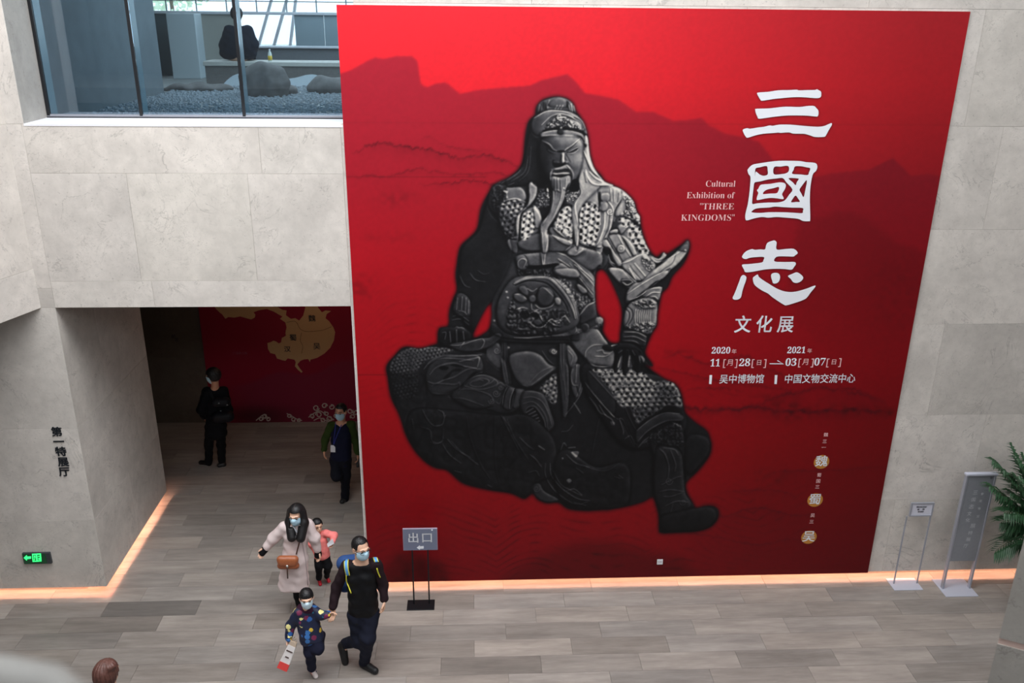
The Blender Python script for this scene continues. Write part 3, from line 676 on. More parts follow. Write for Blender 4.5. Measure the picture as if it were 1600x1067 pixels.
    mail("F 130,420 300,430 420,450 400,640 300,700 170,640",34,18,5.2,.3,1.)
    P("F 500,430 560,320 700,250 900,230 1060,240 1100,400 1000,420 860,560 700,640 560,640 510,560",40,5,9,.3)
    L("F 480,380 560,290 700,240 900,240 1080,230",3,74,.6,1.5)
    L("F 520,330 640,270 800,270 1000,290",2.2,62,.6,1.2)
    L("F 540,440 600,370 700,330 800,320 900,350 1030,370",3,68,.6,1.6)
    L("F 520,510 600,530 700,490 800,460 940,380 1070,380",2.6,72,.6,1.5)
    P("F 640,360 690,345 740,360 720,385 660,385",12,0,2,0); P("F 760,330 830,325 900,350 820,355",12,0,2,0); P("F 790,380 870,375 860,400 780,410 740,470 680,480",16,0,2,0)
    L("F 560,560 620,530 800,540 850,520 840,590 700,640 560,630",2.5,55,.6,1.3)
    L("F 850,300 1000,270 1060,260 1040,360",2.6,92,.6,1.2)
    L("F 740,640 850,590 980,480 1030,430 1090,410",2.5,66,.6,1.4)
    # left boot shaft (crossed leg)
    P("F 730,650 860,590 960,480 1050,430 1190,460 1334,530 G 170,520 280,570 400,600 370,700 320,800 G 200,850 0,800 F 1200,770 1000,800 860,740",38,7,12,.45)
    for a in ("F 900,540 980,470 1100,440 1200,470 1250,520 1200,560 1080,590 960,570","F 960,530 1040,480 1120,480 1160,510 1080,560 1000,560","F 1100,560 1180,520 1210,490","F 1000,510 1060,490 1100,500"):
        L(a,1.8,70,.55,1.2,True,a.count(',')>5)
    L("F 850,590 980,590 1150,640 1200,700 1150,760",1.8,58,.5,1.2); L("F 760,680 900,690 1100,760",1.8,50,.5,1.2)
    curl(775,615,6,1.5,66,1.6,1.1); curl(768,627,5,1.4,58,1.5,1,-1); curl(782,606,4,1.3,60,1.4,1)
    L("F 1230,560 1280,520 1334,560",1.8,70,.5,1); L("F 1230,720 1270,740 1290,680 1334,600",1.6,64,.5,1)
    P("G 220,560 290,575 260,800 160,760 190,600",44,3,5,.4); P("G 320,580 400,600 340,760 270,790 300,640",46,3,5,.5)
    for a in ("G 220,560 180,640 160,760","G 290,575 250,680 240,790","G 400,600 350,700 330,800"): L(a,1.6,78,.6,1.2)
    L("G 225,570 190,650 175,760",2,10,.8,-1); L("G 300,585 265,680 250,780",2.4,10,.8,-1)
    # shoe with ribbed sole
    P("G 400,600 560,620 620,680 680,850 710,960 660,1030 J 480,270 400,300 330,240 G 400,920 370,830 340,730",40,8,10,.5)
    for a in ("G 400,610 520,620 600,650","G 380,680 480,670 580,720 650,850 680,960","G 380,740 480,720 560,780 620,880 640,1000","G 400,830 430,780 500,770 560,840 600,920 610,1000 560,1060 500,1050"): L(a,1.7,66,.55,1.2)
    P("G 405,830 440,780 500,775 560,850 600,930 600,1010 550,1050 490,1040 470,960 430,900",20,-2,4,0)
    for k in range(8):
        t=k/7; ax,ay=408+t*75,825+t*215; L([(760+(ax+8)/6.67,520+(ay+5)/6.67),(760+(ax+62+38*math.sin(3.1*(t*.8+.15)))/6.67,520+(ay-38+18*t)/6.67)],1.9,80,.75,1.4,False)
    # skirts hanging below
    P("J 0,60 300,60 560,300 600,600 560,700 430,740 340,860 250,925 130,870 0,850 I 900,790 640,620 430,540 300,380 220,200 300,0 620,0",27,8,20,0)
    for a,t in (("I 660,310 760,420 850,480 980,575",64),("I 700,330 800,440 900,500",48),("I 610,360 680,470 800,560",44),("I 1150,60 1150,300 1160,600 1200,760",14),("I 860,80 900,300 1000,560 1100,720",20),("I 1240,80 1300,170",40),("I 380,180 480,220 500,330 600,340 620,200",48),("I 400,0 450,100 520,170 600,160 640,60",52),("I 560,0 620,40 610,150 540,170",56),("I 480,340 540,360 600,330",56),("I 290,100 310,200",44),("I 730,640 800,660",52),("I 1080,790 1120,810",46),("J 20,60 120,260 200,420",40),("J 80,100 160,300 300,520",34),("J 320,470 380,520 440,600",56),("J 210,290 290,370 360,420",50),("J 410,380 470,420",82),("J 300,660 380,640 420,700",48)):
        L(a,2.2,t,.6,1.6)
    P("J 350,780 420,770 470,850 620,940 500,970 400,930 350,860",44,4,5,.6); curl(838,764,5,1.5,62,1.4,1)
    P("J 560,640 600,480 700,400 1000,600 1334,560 1334,1000 1100,1035 900,1045 720,1020 620,900",26,8,20,.5)
    for a,t in (("J 480,560 480,680 540,800 640,900 800,990 920,960",62),("J 530,560 540,680 620,790 700,860 820,930 940,950",70),("J 560,640 640,780 740,840 860,900",60),("J 700,470 800,560 940,600",64),("J 700,850 780,830 860,890",66),("J 640,420 670,350 700,380",76),("J 720,400 790,395",80),("J 800,610 870,660",44),("J 960,500 1000,300 1040,100",34),("J 900,600 1100,640 1250,560",36),("J 1200,700 1260,720",44),("J 780,970 900,1000",56)):
        L(a,2.,t,.6,1.5)
    P("J 750,440 830,440 800,500",88,1,2,0); P("J 700,735 735,720 755,745 725,765",105,1,2,0); P("J 650,500 670,505 660,520",110,1,1,0)
    rough("I 300,100 620,60 1100,60 1334,300 1334,860 900,780 640,610 400,500 260,300",1.0,16,.22,41); rough("J 20,60 300,100 420,400 440,700 340,860 130,860 0,840",1.0,15,.22,42)
    rough("J 620,640 760,480 1000,640 1334,600 1334,980 1100,1030 900,1040 720,1000",1.0,14,.22,43); rough("K 560,160 800,180 860,480 960,740 860,860 620,980 580,780",1.0,11,.22,44); rough("F 160,400 480,420 560,700 640,900 500,1040 300,900",1.0,12,.22,45); rough("K 900,40 1100,40 1110,120 960,360 880,420",1.0,13,.22,46)
    # centre: apron, bulge, straps
    P("G 0,160 100,100 150,160 150,380 60,330 0,260",58,4,6,.5); curl(776,548,5,1.4,90,1.4,1)
    P("G 230,120 300,60 720,50 760,120 740,360 600,480 450,575 300,520 240,380 220,230",34,0,8,.4)
    P("G 230,240 420,190 560,230 640,320 720,370 620,460 450,570 330,520 260,400",62,7,9,.2)
    L("G 700,380 600,450 480,540 450,572 330,530",2.2,84,.6,1.4); L("G 690,350 560,410 450,520",1.6,78,.5,1)
    P("G 640,190 690,160 740,190 740,230 690,240",52,3,3,.3); curl(865,549,4.2,1.3,140,1.6,1.2)
    L("G 580,190 640,280 700,330",1.8,74,.5,1.)
    P("G 220,140 245,155 220,170",150,1,1,0)
    P("G 150,80 210,80 230,300 260,560 180,520 150,330",30,3,4,.5)
    for a in ("G 165,120 165,320 200,520","G 190,100 195,330 235,540"): L(a,1.6,60,.5,1)
    P("G 760,60 820,60 830,300 860,400 850,800 800,900 780,700 750,400",44,4,5,.6)
    for a in ("G 770,80 775,300 800,500","G 800,80 805,400 830,700","G 820,120 845,400 855,650"): L(a,1.8,70,.55,1)
    mail("G 560,580 690,440 730,460 730,720 660,720 600,640",112,20,7,.2,1.4)
    P("G 830,150 870,140 950,270 870,370",84,3,5,.4); L("G 850,180 900,250 880,330",1.5,112,.5,1)
    P("G 880,380 940,320 1020,390 1010,560 940,690 880,560",60,3,6,.5)
    for a in ("G 940,340 930,520","G 1000,400 980,560 930,680","G 900,380 880,450 900,540 950,550","G 1020,380 1030,460 980,640 900,760 830,850"): L(a,1.8,98,.55,1.1)
    L("G 910,730 950,790 980,840",2,92,.7,1); L("G 780,1030 850,1020 900,960",1.6,70,.6,1); L("G 940,560 950,600 960,640",3,22,.6,-1)
    # ---------------- right thigh (mail) and knee plates
    P("G 1000,300 1334,360 H 600,300 760,350 880,480 920,660 940,900 600,1060 300,1060 G 1200,900 1000,560",27,9,24,.2)
    mail("G 1070,380 1334,380 H 200,250 330,230 470,260 600,370 700,370 820,390 880,500 900,640 760,620 640,700 520,760 440,820 400,740 360,640 250,620 0,300",128,13,7.6,.45,1.8,1.15)
    dim("H 640,380 820,390 900,540 900,700 600,800 440,840 360,640 620,560",-.45,14)
    P("G 1040,420 1110,400 1334,690 1334,900 H 290,780 420,1040 380,1000 H 250,760 200,740 0,560 G 1080,600 1050,500",32,4,7,.5)
    for a,t in (("G 1030,520 1100,620 1200,740 1334,880",92),("G 1070,400 1180,520 1334,690",52),("H 0,520 130,680 220,760 280,770 340,880 410,1030",76),("G 1070,670 1130,750 1180,830 1240,860",76),("H 40,620 100,720 170,770 190,820",86),("H 250,760 290,880 290,930",66),("H 310,640 370,780 430,890",40)): L(a,1.9,t,.65,1.5)
    P("H 160,790 200,800 200,830 170,830",84,1,1,0)
    P("H 420,890 560,780 720,710 860,710 920,740 900,790 760,790 620,860 500,950 440,1040",38,5,6,.6)
    L("H 430,890 560,780 720,705 880,710",2,86,.65,1.5); L("H 440,1000 560,880 740,790 900,780",2,76,.6,1.4)
    P("H 540,1000 620,900 800,810 900,820 930,1000 K 900,200 600,300 500,100",32,6,12,.3)
    L("H 800,800 870,830 900,860",2,88,.6,1); rough("H 540,1000 620,900 800,820 900,830 930,1000 K 850,120 600,100 520,60",3,6,.4,3)
    L("H 590,920 560,980 500,1020",2,80,.5,1.2); L("H 690,880 650,930 700,990",2,66,.5,1.2); L("K 240,40 300,10 350,100",2.4,66,.6,1.2); L("K 380,130 430,70 490,20",2.6,78,.6,1.2)
    P("K 900,0 1100,20 1130,120 1090,230 960,380 880,460 860,200",26,7,14,.4)
    P("K 560,140 700,120 830,180 860,480 880,620 960,740 860,800 600,980 600,780 540,600",32,9,14,.4)
    for a,t in (("K 600,140 660,200 700,330 690,450",60),("K 640,130 760,150 800,210",62),("K 720,160 770,300 760,380",54),("K 620,520 700,480 780,440 830,430",52),("K 600,590 720,570 860,590",48),("K 640,640 720,640 840,600",52),("K 660,740 780,690 900,700",56),("K 740,720 720,820 760,900",40),("K 180,420 220,450",50)): L(a,2,t,.6,1.5)
    curl(1045,752,6,1.6,56,1.4,1); curl(1065,803,8,1.6,48,1.6,1); curl(1067,785,5,1.5,50,1.4,1,-1)
    P("K 600,990 600,850 780,800 960,760 1080,745 1190,760 1210,820 1150,930 1000,995 700,1005",25,10,16,.1)
    # ---------------- left arm (in shade)
    P("Z 718,400 724,384 747,361 757,326 768,303 800,300 812,330 806,372 800,420 790,450 768,470 745,520 738,528 710,470 716,440",25,12,20,0)
    L("D 240,180 300,300 360,330",2,52,.6,1.5); L("D 360,180 420,250 520,270",1.8,52,.6,1.3); L("D 440,150 500,190 560,180",1.6,40,.6,1.2)
    P("D 250,380 360,450 370,600 340,640 200,600 190,500",46,5,7,.3)
    for a in ("D 280,430 270,560","D 320,440 310,590","D 350,470 345,600","D 230,440 220,560"): L(a,1.8,84,.55,1.3)
    L("D 240,570 290,580 330,610",1.8,92,.6,1)
    for a,t in (("D 180,630 260,620 350,680",74),("D 170,670 260,660 350,720",60),("D 220,750 280,750 340,790",110),("D 190,760 230,740 250,780",84)): L(a,2.2,t,.6,1.6)
    P("D 40,780 140,740 350,780 370,860 300,920 60,930",20,5,8,0)
    for a in ("D 70,800 110,800 100,870","D 150,790 160,900","D 220,770 225,900","D 290,790 300,880"): L(a,1.8,84,.55,1.3)
    # ---------------- torso
    P("Z 770,290 800,275 880,262 945,284 965,292 990,316 985,350 955,385 948,420 931,424 931,480 937,520 905,535 800,535 768,525 768,470 785,440 800,400 790,360 765,330",46,8,22,0)
    # sash tail hip drape (left and right)
    P("D 130,930 300,890 490,855 560,850 640,800 700,830 640,900 520,970 300,1000",42,5,6,.5)
    L("D 150,930 260,930 380,890 480,860",2,86,.6,1.3); L("D 300,900 260,950",2,90,.5,1); L("D 490,860 510,900 470,970 380,995",2,88,.6,1.2)
    # right hip flap
    P("E 210,700 460,620 560,730 610,790 660,800 670,880 650,1010 560,1010 420,990 360,930 260,830",86,5,9,.6)
    L("E 360,950 370,860 440,800 540,790",2,122,.6,1.3); L("E 380,960 460,1010 560,1020 650,1010",2,120,.6,1.2)
    L("E 480,860 540,850 560,880 620,880 650,860",2.2,130,.6,1.2); L("E 460,910 560,915 620,890",1.8,124,.6,1.2,)
    L("E 480,630 540,710 600,780",1.6,118,.5,1.)
    # belt
    P("Z 768,520 770,505 800,524 860,524 900,515 905,532 880,531 800,530",34,2,4,.4)
    L("D 820,850 960,855 1100,840 1334,825",2.2,118,.7,1.3)
    P("E 0,500 100,560 260,620 460,600 540,480 560,520 530,600 460,620 300,670 200,700 0,700",80,3,5,.5)
    for cx,cy,r,t in ((893,514,8,48),(914,512,6,30),(937,501,6,100),(866,515,6,26)):
        a=np.linspace(0,2*math.pi,12,endpoint=False); P(np.stack([cx+r*np.cos(a),cy+r*np.sin(a)],1),t,4,3,.6,2); L(np.stack([cx+r*np.cos(a),cy+r*np.sin(a)],1),1.4,112,.5,1,False,True)
    P("E 290,500 380,400 470,345 475,490 400,540 310,580",44,3,6,.5); L("E 290,500 380,390 470,340",2.6,142,.8,1.5)
    P("E 490,560 550,580 540,600 500,600",56,2,2,.2)
    # beast-mask belly plate
    P("Z 776,500 778,470 800,436 835,431 868,434 890,452 902,480 905,505 880,520 840,524 790,520",56,9,16,.5)
    L("D 820,290 940,240 1080,220 1200,240 1320,360 E 190,330 240,440 260,520",5,112,.55,2.2)
    L("D 830,310 950,262 1080,265 1180,300 1280,400 E 160,380 200,500",2.6,22,.75,-1.5)
    L("D 830,270 960,215 1100,195 1220,215 1334,330 E 240,360 280,520",2,120,.5,1.2)
    rough("D 800,450 900,560 1334,560 E 180,520 0,700 D 1100,820 850,820 740,700",4.5,7,.6,9)
    P("D 810,410 860,390 940,430 960,460 900,490 830,460",54,5,5,.7); L("D 820,400 900,400 950,450",2,118,.6,1)
    P("D 970,430 1020,405 1055,440 1040,480 990,485",60,4,4,.7)
    P("D 1060,400 1100,330 1200,340 1240,430 1200,510 1120,530 1060,480",44,7,8,.7); L("D 1080,350 1130,330 1230,420",2,112,.5,1); L("D 1040,510 1100,550 1200,530 1250,480",2.4,128,.6,1.5)
    P("D 860,330 930,310 970,370 960,420 900,390",50,4,5,.5)
    P("D 1240,450 1275,430 1310,460 1300,510 1260,510",96,4,4,.6)
    L("D 960,340 1010,370 1060,340",2.4,100,.6,1.4)
    for a,t in (("D 840,560 900,540 960,550",104),("D 980,600 1040,580 1090,620 1120,690",108),("D 1160,700 1210,660 1270,700 1334,660",118),("D 1000,500 1010,560 1080,560",92),("D 980,690 1040,740 1120,740 1180,680",98),("E 20,550 90,540 150,495 200,560",120),("E 0,560 60,600",96)): L(a,2.6,t,.6,2)
    P("D 980,610 1060,600 1080,640 1010,640",18,-2,3,0); P("D 1010,680 1080,660 1120,700 1060,730",40,4,4,.6)
    P("D 880,590 960,570 980,640 900,650",20,-2,4,0); P("E 150,520 200,560 180,590 100,560",36,1,3,0)
    for x,y,t in ((791,456,140),(793,465,130),(772,501,120),(833,498,110),(829,503,100)): P([(x-1.5,y-1.5),(x+1.5,y-1),(x+1.5,y+1.5),(x-1,y+1.5)] and np.array([(x-1.5,y-1.5),(x+1.5,y-1),(x+1.5,y+1.5),(x-1,y+1.5)]),t,1,1,0)
    rough("D 860,130 1000,150 1100,130 1300,220 1230,240 1080,190 960,200 870,200",3.5,4,.7,4)
    rough("E 80,60 200,130 250,230 400,290 400,360 300,420 240,340 120,180",4,5,.6,6)
    dim("E 80,60 200,130 250,230 400,290 400,360 300,420 240,340 120,180",0,3,35)
    # sash knot at the waist
    P("B 440,800 700,760 860,750 1100,850 1250,1010 E 460,200 460,340 400,290 280,120 B 1100,1010 880,1000 830,940 890,880 700,900 540,900 470,900",78,6,8,.5)
    for a,t in (("B 540,900 700,895 890,870",130),("B 1000,880 1060,960 1130,1067",60),("B 860,760 1000,820 1150,960",128),("B 880,830 1050,950 1150,1060",124),("B 1050,890 1180,990 1250,1060",140),("E 220,0 330,130 440,270",128),("E 290,0 400,110 455,180",140),("E 260,0 350,130 450,250",36),("B 700,760 720,900",112)): L(a,2.2,t,.65,1.6)
    P("B 830,940 900,870 1000,930 1090,1010 980,1015 870,1000",92,4,5,.6); P("E 30,10 250,0 300,90 130,80",100,4,5,.6); P("E 270,180 300,160 390,240 330,260",96,4,4,.6)
    P("B 440,820 520,790 560,850 560,930 470,940",66,4,4,.5); L("B 470,930 460,870 500,830 550,850 520,920",1.8,128,.6,1.2)
    P("B 540,905 700,900 880,880 880,900 760,930 600,940",14,0,2,0)
    # chest plates
    P("B 180,90 340,50 500,60 560,200 480,420 460,640 300,560 240,400 150,300",34,6,12,.2)
    P("B 340,90 500,90 540,220 330,230",84,4,5,.4); L("B 330,220 440,205 540,240",2.4,136,.6,1.2); L("B 300,120 340,140 350,200",2.6,150,.5,1.3); rough("B 200,60 340,60 340,240 200,300",3,5,.5,2)
    mail("B 280,260 350,220 500,220 520,290 470,420 460,600 380,620 300,540 270,380",112,14,7.6,.3,1.8)
    dim("B 200,300 400,380 470,560 450,640 300,600",-.5,10)
    P("B 350,640 450,600 460,720 440,780 370,720",62,3,4,.4)
    P("B 480,640 700,560 1000,640 1030,690 940,760 700,750 560,750 450,700",68,7,8,.5)
    P("B 500,380 620,290 700,380 700,520 590,590 490,630",90,3,6,.4)
    mail("B 500,400 560,340 620,360 640,500 590,590 500,630",190,18,8.2,.1,1.8)
    P("B 620,270 680,320 710,400 690,500 640,510 630,400",118,3,4,.4)
    rough("B 660,130 800,130 790,280 660,300",4,3.5,.7,7); dim("B 660,130 800,130 790,280 660,300",0,3,30)
    P("B 690,300 780,290 790,400 720,420",22,1,3,0)
    P("B 840,440 900,320 1000,280 1040,400 1030,600 960,620 830,520",104,4,6,.4)
    mail("B 850,440 910,330 1000,290 1030,380 1030,560 1000,610 900,560 840,500",196,18,8.4,.15,2.)
    P("B 780,540 830,500 960,610 1030,660 1020,700 900,660",92,3,4,.3); P("B 990,620 1030,630 1030,670 1000,670",150,2,2,.4)
    P("B 960,780 1060,700 1180,720 1334,780 1334,900 C 240,900 160,960 60,900",72,6,9,.5)
    P("B 940,770 1040,680 1160,700 1080,800",100,3,4,.4); L("B 1050,800 1170,720 C 20,770 100,740",2,124,.6,1.2)
    # right chest
    P("B 950,60 1334,60 1334,700 1250,700 1130,690 1060,600 1040,300 940,240",140,6,10,.3)
    rough("B 960,100 1090,100 1080,230 950,230",3.5,3,.6,8)
    mail("B 1100,330 1180,240 1270,260 C 230,300 250,400 250,520 190,680 100,690 30,620 B 1090,560",204,18,8.6,.1,2.2)
    L("C 40,250 140,240 210,280 250,340",3,40,.6,-1); L("C 20,640 100,700 180,690",1.6,150,.6,1)
    P("C 240,60 470,100 480,200 400,330 350,560 260,720 200,700 250,520 260,330 230,200",128,5,7,.4)
    P("C 255,155 345,150 340,230 265,230",96,3,3,.6); P("C 250,240 320,240 330,310 280,340 245,310",100,3,3,.5); P("C 232,150 258,140 250,290 235,260",18,0,1,0)
    curl(953,331,5.5,1.4,170,1.8,1.4); L("C 300,350 290,500 240,640 200,700",3,150,.6,1.5); L("C 350,370 330,520 270,650",3,58,.5,-1.2); L("C 330,230 370,280 390,340 370,400",2.2,160,.6,1.3)
    L("C 470,200 400,330 360,500 280,650",2.4,150,.6,1.4); L("C 400,110 400,240",1.8,160,.5,1); L("C 360,100 370,230",1.8,158,.5,1); L("C 440,150 430,240",2,90,.5,-1)
    P("C 200,710 280,700 260,780 220,760",120,2,2,.2)
    # shoulder guard
    P("C 470,110 560,180 610,250 630,330 665,390 670,470 600,440 450,380 400,440 400,350 470,220",142,6,8,.4)
    rough("C 500,180 560,180 610,250 640,340 670,400 660,480 560,420 470,380 520,300",6,5,.7,12)
    P("C 520,280 590,280 620,340 560,350",74,2,3,.3); curl(987,327,5,1.5,170,2,1.6); P("C 600,360 665,380 665,420 620,410",128,4,3,.5); P("C 640,440 670,450 665,480 640,480",132,3,2,.5)
    L("C 450,380 520,400 600,440 660,470",3,60,.6,-1); L("C 440,380 500,385 600,420",2,172,.5,1.2)
    mail("C 440,430 500,400 620,470 680,540 700,620 760,730 740,800 700,800 620,780 560,640 520,520",196,38,8.6,.5,2.8)
    P("C 350,540 430,520 430,570 360,580",120,4,3,.6)
    # upper-arm plates
    P("C 330,600 430,570 560,640 640,780 640,810 480,880 400,760",128,4,6,.4); P("C 430,500 520,500 640,780 600,820 540,700",106,3,5,.3)
    L("C 430,570 500,700 580,820",2.2,160,.6,1.2); L("C 340,600 400,710 490,870",2.4,40,.7,-1); L("C 450,560 540,720 610,820",2,70,.5,-1)
    a=np.linspace(0,2*math.pi,14,endpoint=False)
    for cx,cy,r in ((970,389,6.5),(989,425,6.5),(999,409,5),(1012,426,5)): P(np.stack([cx+r*np.cos(a),cy+r*np.sin(a)],1),118,4,3,.55,2); L(np.stack([cx+r*.5*np.cos(a),cy+r*.5*np.sin(a)],1),1.4,84,.6,-1,False,True)
    P("C 270,700 310,620 400,760 480,880 440,910 380,820 350,720",118,4,5,.4); P("C 280,720 350,730 360,790 330,800 290,770",14,0,3,0)
    L("C 340,790 360,860 440,905",2.6,140,.6,1.4); L("C 340,860 400,910 460,900",1.8,120,.6,1.2)
    P("C 470,880 640,790 740,790 830,900 740,1040 620,1060 560,1000",136,4,6,.4)
    L("C 470,880 560,850 660,790 740,780",2.6,168,.7,1.6); L("C 560,900 600,960 680,1050",2,96,.5,-1); L("C 610,880 720,1010",2,164,.6,1.2); rough("C 690,800 800,860 780,960 700,900",5,4,.5,15)
    P("E 600,0 740,0 860,100 900,150 820,210 700,130",122,4,6,.4); L("E 820,0 900,140",2.2,168,.5,1.2); L("E 770,20 880,150",2,58,.5,-1)
    P("E 740,100 850,110 860,160 800,190 750,180",36,2,3,0); L("E 750,140 800,170 860,140",2.4,150,.7,1.4); L("E 730,120 780,115 840,120 860,150",2,130,.5,1.2)
    # flared sleeve
    P("C 690,1060 790,960 920,860 1040,760 1100,700 1160,660 1175,720 1110,830 1010,930 900,990 800,1067 E 980,260 880,320 800,350 790,260 860,160",150,5,8,.5)
    P("C 760,790 860,830 910,760 945,790 900,850 850,880 800,860",136,4,4,.5); L("C 770,800 850,850 930,830",2.4,60,.6,-1.2)
    L("C 1040,780 1000,880 900,950 820,1040",2,110,.6,-1.2); L("C 900,860 1030,790 1100,740",2,178,.5,1.4); L("C 830,1050 880,990 980,930",2,62,.6,-1.2)
    P("C 1060,740 1160,640 1180,690 1150,760 1110,750",62,2,4,0); P("C 1130,730 1150,740 1140,760",160,1,1,0)
    P("E 800,270 900,170 1060,80 1180,30 1250,10 1180,100 1080,150 960,250 860,320 790,350",112,4,6,.5); L("E 800,260 920,180 1080,80 1200,20",2,152,.6,1.4); L("E 820,330 920,290 1040,190 1140,120",2.2,150,.6,1.4); L("E 900,290 1000,220 1100,140",2.4,40,.6,-1.2)
    P("E 930,290 1060,200 1160,190 1150,260 1120,330 1000,300",104,3,5,.5)
    for a_ in ("E 940,280 1040,210 1160,200","E 980,300 1060,250 1140,250","E 1000,310 1080,290 1120,320"): L(a_,2.2,150,.6,1.5)
    # fore-arm guard
    P("E 800,390 880,330 1010,300 1110,350 1110,500 1100,590 1040,680 960,690 780,620 760,510",104,8,10,.5)
    rough("E 870,330 1100,330 1100,400 1000,410 900,400",6,6,.5,21); rough("E 800,590 1100,560 1040,680 800,640",5,5,.5,22)
    L("E 840,350 920,370 980,410 1060,370 1100,380",2.4,150,.5,1.6)
    for a_ in ("E 800,390 850,440 850,520 800,600","E 780,420 820,460 815,530 780,590"): L(a_,2.4,44,.6,-1.3)
    for k in range(8): x=890+k*22; L(f"E {x},{420+k%3*8} {x-8},500 {x-4},{570-k%2*12}",1.6,152,.55,1.3)
    P("E 990,345 1020,340 1020,375 990,375",60,2,2,.5)
    P("E 760,640 900,650 1000,700 980,830 900,780 740,760",36,5,8,.4)
    for a_,t in (("E 770,660 900,665 1000,710",110),("E 760,710 880,710 990,760",98),("E 750,750 880,760 960,830",84),("E 720,780 840,790 940,850",120)): L(a_,2.4,t,.6,1.8)
    # right hand spread on the thigh
    P("E 700,790 830,780 940,840 990,960 940,980 880,900 700,900 660,850",20,6,8,.5)
    for s_ in ("E 700,840 660,1060 700,1060 750,860","E 770,850 750,1067 810,1067 830,860","E 840,850 880,1060 940,1060 920,870","E 920,850 1000,960 1080,1060 1040,1067 960,980"): P(s_,17,5,4,.2)
    P("E 700,1020 750,890 750,1030",118,1,2,0); P("E 810,1020 830,890 870,1010",104,1,2,0); P("E 930,900 980,940 960,1000 930,960",88,1,3,0)
    P("E 540,820 570,790 680,790 660,850 580,850",16,3,4,.3); L("E 640,800 690,790",2.4,104,.6,1); L("E 750,850 700,880",1.6,70,.5,1); L("E 850,850 880,900",2,84,.5,1)
    # ---------------- veil, beard, head
    P("A 320,420 280,600 240,800 120,900 0,980 100,1020 300,1000 480,1000 480,600 420,420",27,8,16,.3)
    for a_,t in (("A 250,780 180,880 20,980",62),("A 300,700 260,860 120,960",50),("A 330,600 300,850 200,960",44),("B 220,60 340,70 420,40",64)): L(a_,2.4,t,.6,1.6)
    P("A 300,1000 340,960 400,1020 B 600,30 660,70 650,180 590,270 500,350 480,420 460,640 440,420 560,260 570,100",112,5,4,.85,4)
    P("A 820,940 870,620 890,480 930,520 950,700 1000,830 1080,940 1190,1000 1050,1010 C 250,80 150,180 100,230 B 1100,340 1090,480 1100,640 1070,740 1040,560 1020,300 1110,150",134,6,6,.8,4)
    for a_,t in (("A 900,840 930,930 1000,990 1180,1000",160),("A 880,640 930,760 1000,870 1090,940",152),("A 900,700 960,840 1060,930",60),("A 890,860 910,960",48),("A 940,860 1000,920 1070,960",170)): L(a_,2.6,t,.6,1.8)
    L("B 1100,60 1120,150 1060,250 1060,340 1090,480 1080,640 1070,740",2.2,164,.4,1.2)
    # face
    P("A 450,480 830,480 880,560 870,700 860,800 820,920 760,960 700,1060 560,1060 510,960 440,860 410,700 420,560",62,16,20,.2)
    dim("A 400,480 520,480 560,700 540,1040 400,1000",-.62,16)
    dim("A 600,490 830,500 860,600 700,600 620,560",+.5,9)
    dim("A 660,650 840,640 850,760 740,780",+.7,9)
    # crown
    P("A 375,255 385,180 440,120 600,75 700,95 770,150 805,235 700,250 500,230",58,7,9,.2)
    for a_,t in (("A 400,240 420,160",100),("A 460,220 470,140",92),("A 720,180 700,120",110),("A 760,230 750,150",140),("A 790,235 780,170",130),("A 740,220 725,160",118),("A 440,230 445,150",84),("A 500,200 520,110",90)): L(a_,2.2,t,.6,1.4)
    P("A 500,170 600,80 700,110 700,190 600,190",70,4,7,0); P("A 440,140 480,130 500,200 460,210",28,0,3,0); P("A 700,120 730,130 720,190 700,180",30,0,2,0)
    for x in (580,610,640): L(f"A {x},205 {x+22},170",2.4,118,.6,1.4,False)
    P("A 330,420 350,300 480,225 620,215 760,240 880,340 915,470 840,420 660,400 480,420 400,500",82,7,10,.4)
    dim("A 310,300 430,240 440,500 320,500",-.5,12)
    L("A 360,300 480,230 600,220 720,240",2.2,140,.6,1.4); L("A 440,370 540,280 640,255 760,290 850,370",2.2,142,.5,1.6); L("A 780,290 850,330 890,420",2.6,30,.7,-1.4)
    P("A 470,415 540,320 640,270 720,300 830,340 870,430 720,400 600,390",104,5,8,.3)
    rough("A 480,410 540,320 640,270 740,320 860,420 720,405 600,395",6,4,.6,31)
    curl(874,183,5,1.5,150,2,1.6); curl(893,196,4,1.5,138,1.8,1.4,-1); curl(862,196,4,1.4,130,1.8,1.4)
    P("A 430,460 500,430 600,420 800,430 880,480 880,540 840,490 720,480 560,480 440,500",84,4,5,.5)
    L("A 480,415 600,405 700,410 880,460",2,26,.8,-1.4); L("A 440,485 560,475 700,478 830,490 880,560",2.4,140,.65,1.5); L("A 450,450 600,425",1.8,128,.5,1)
    P("A 605,440 640,380 670,430 660,465 620,465",24,4,3,.4); L("A 640,400 655,395",2.4,130,.6,1)
    # brows, eyes, nose, mouth
    P("A 470,540 540,600 590,630 600,650 540,630 480,590",16,0,2,0); P("A 830,520 760,600 700,640 660,650 740,600 790,560",14,0,2,0)
    L("A 440,530 520,570 560,620 600,640",2.2,112,.5,1.4); L("A 840,510 760,580 700,620 680,640",2.4,142,.6,1.5)
    P("A 490,610 560,650 590,650 540,665 500,640",14,0,2,0); P("A 700,650 760,620 820,590 810,630 760,655 720,665",18,0,2,0)
    L("A 510,630 560,658 600,660",1.6,66,.6,1); L("A 720,650 780,620 820,600",2,142,.6,1.2); L("A 710,668 770,665 820,630",1.8,120,.5,1.1)
    P("A 600,640 660,630 690,645 660,655 610,655",10,0,2,0)
    P("A 650,660 680,660 680,720 690,760 660,770 640,765 645,700",112,5,4,.3); L("A 665,680 662,765",2.2,176,.7,1.5)
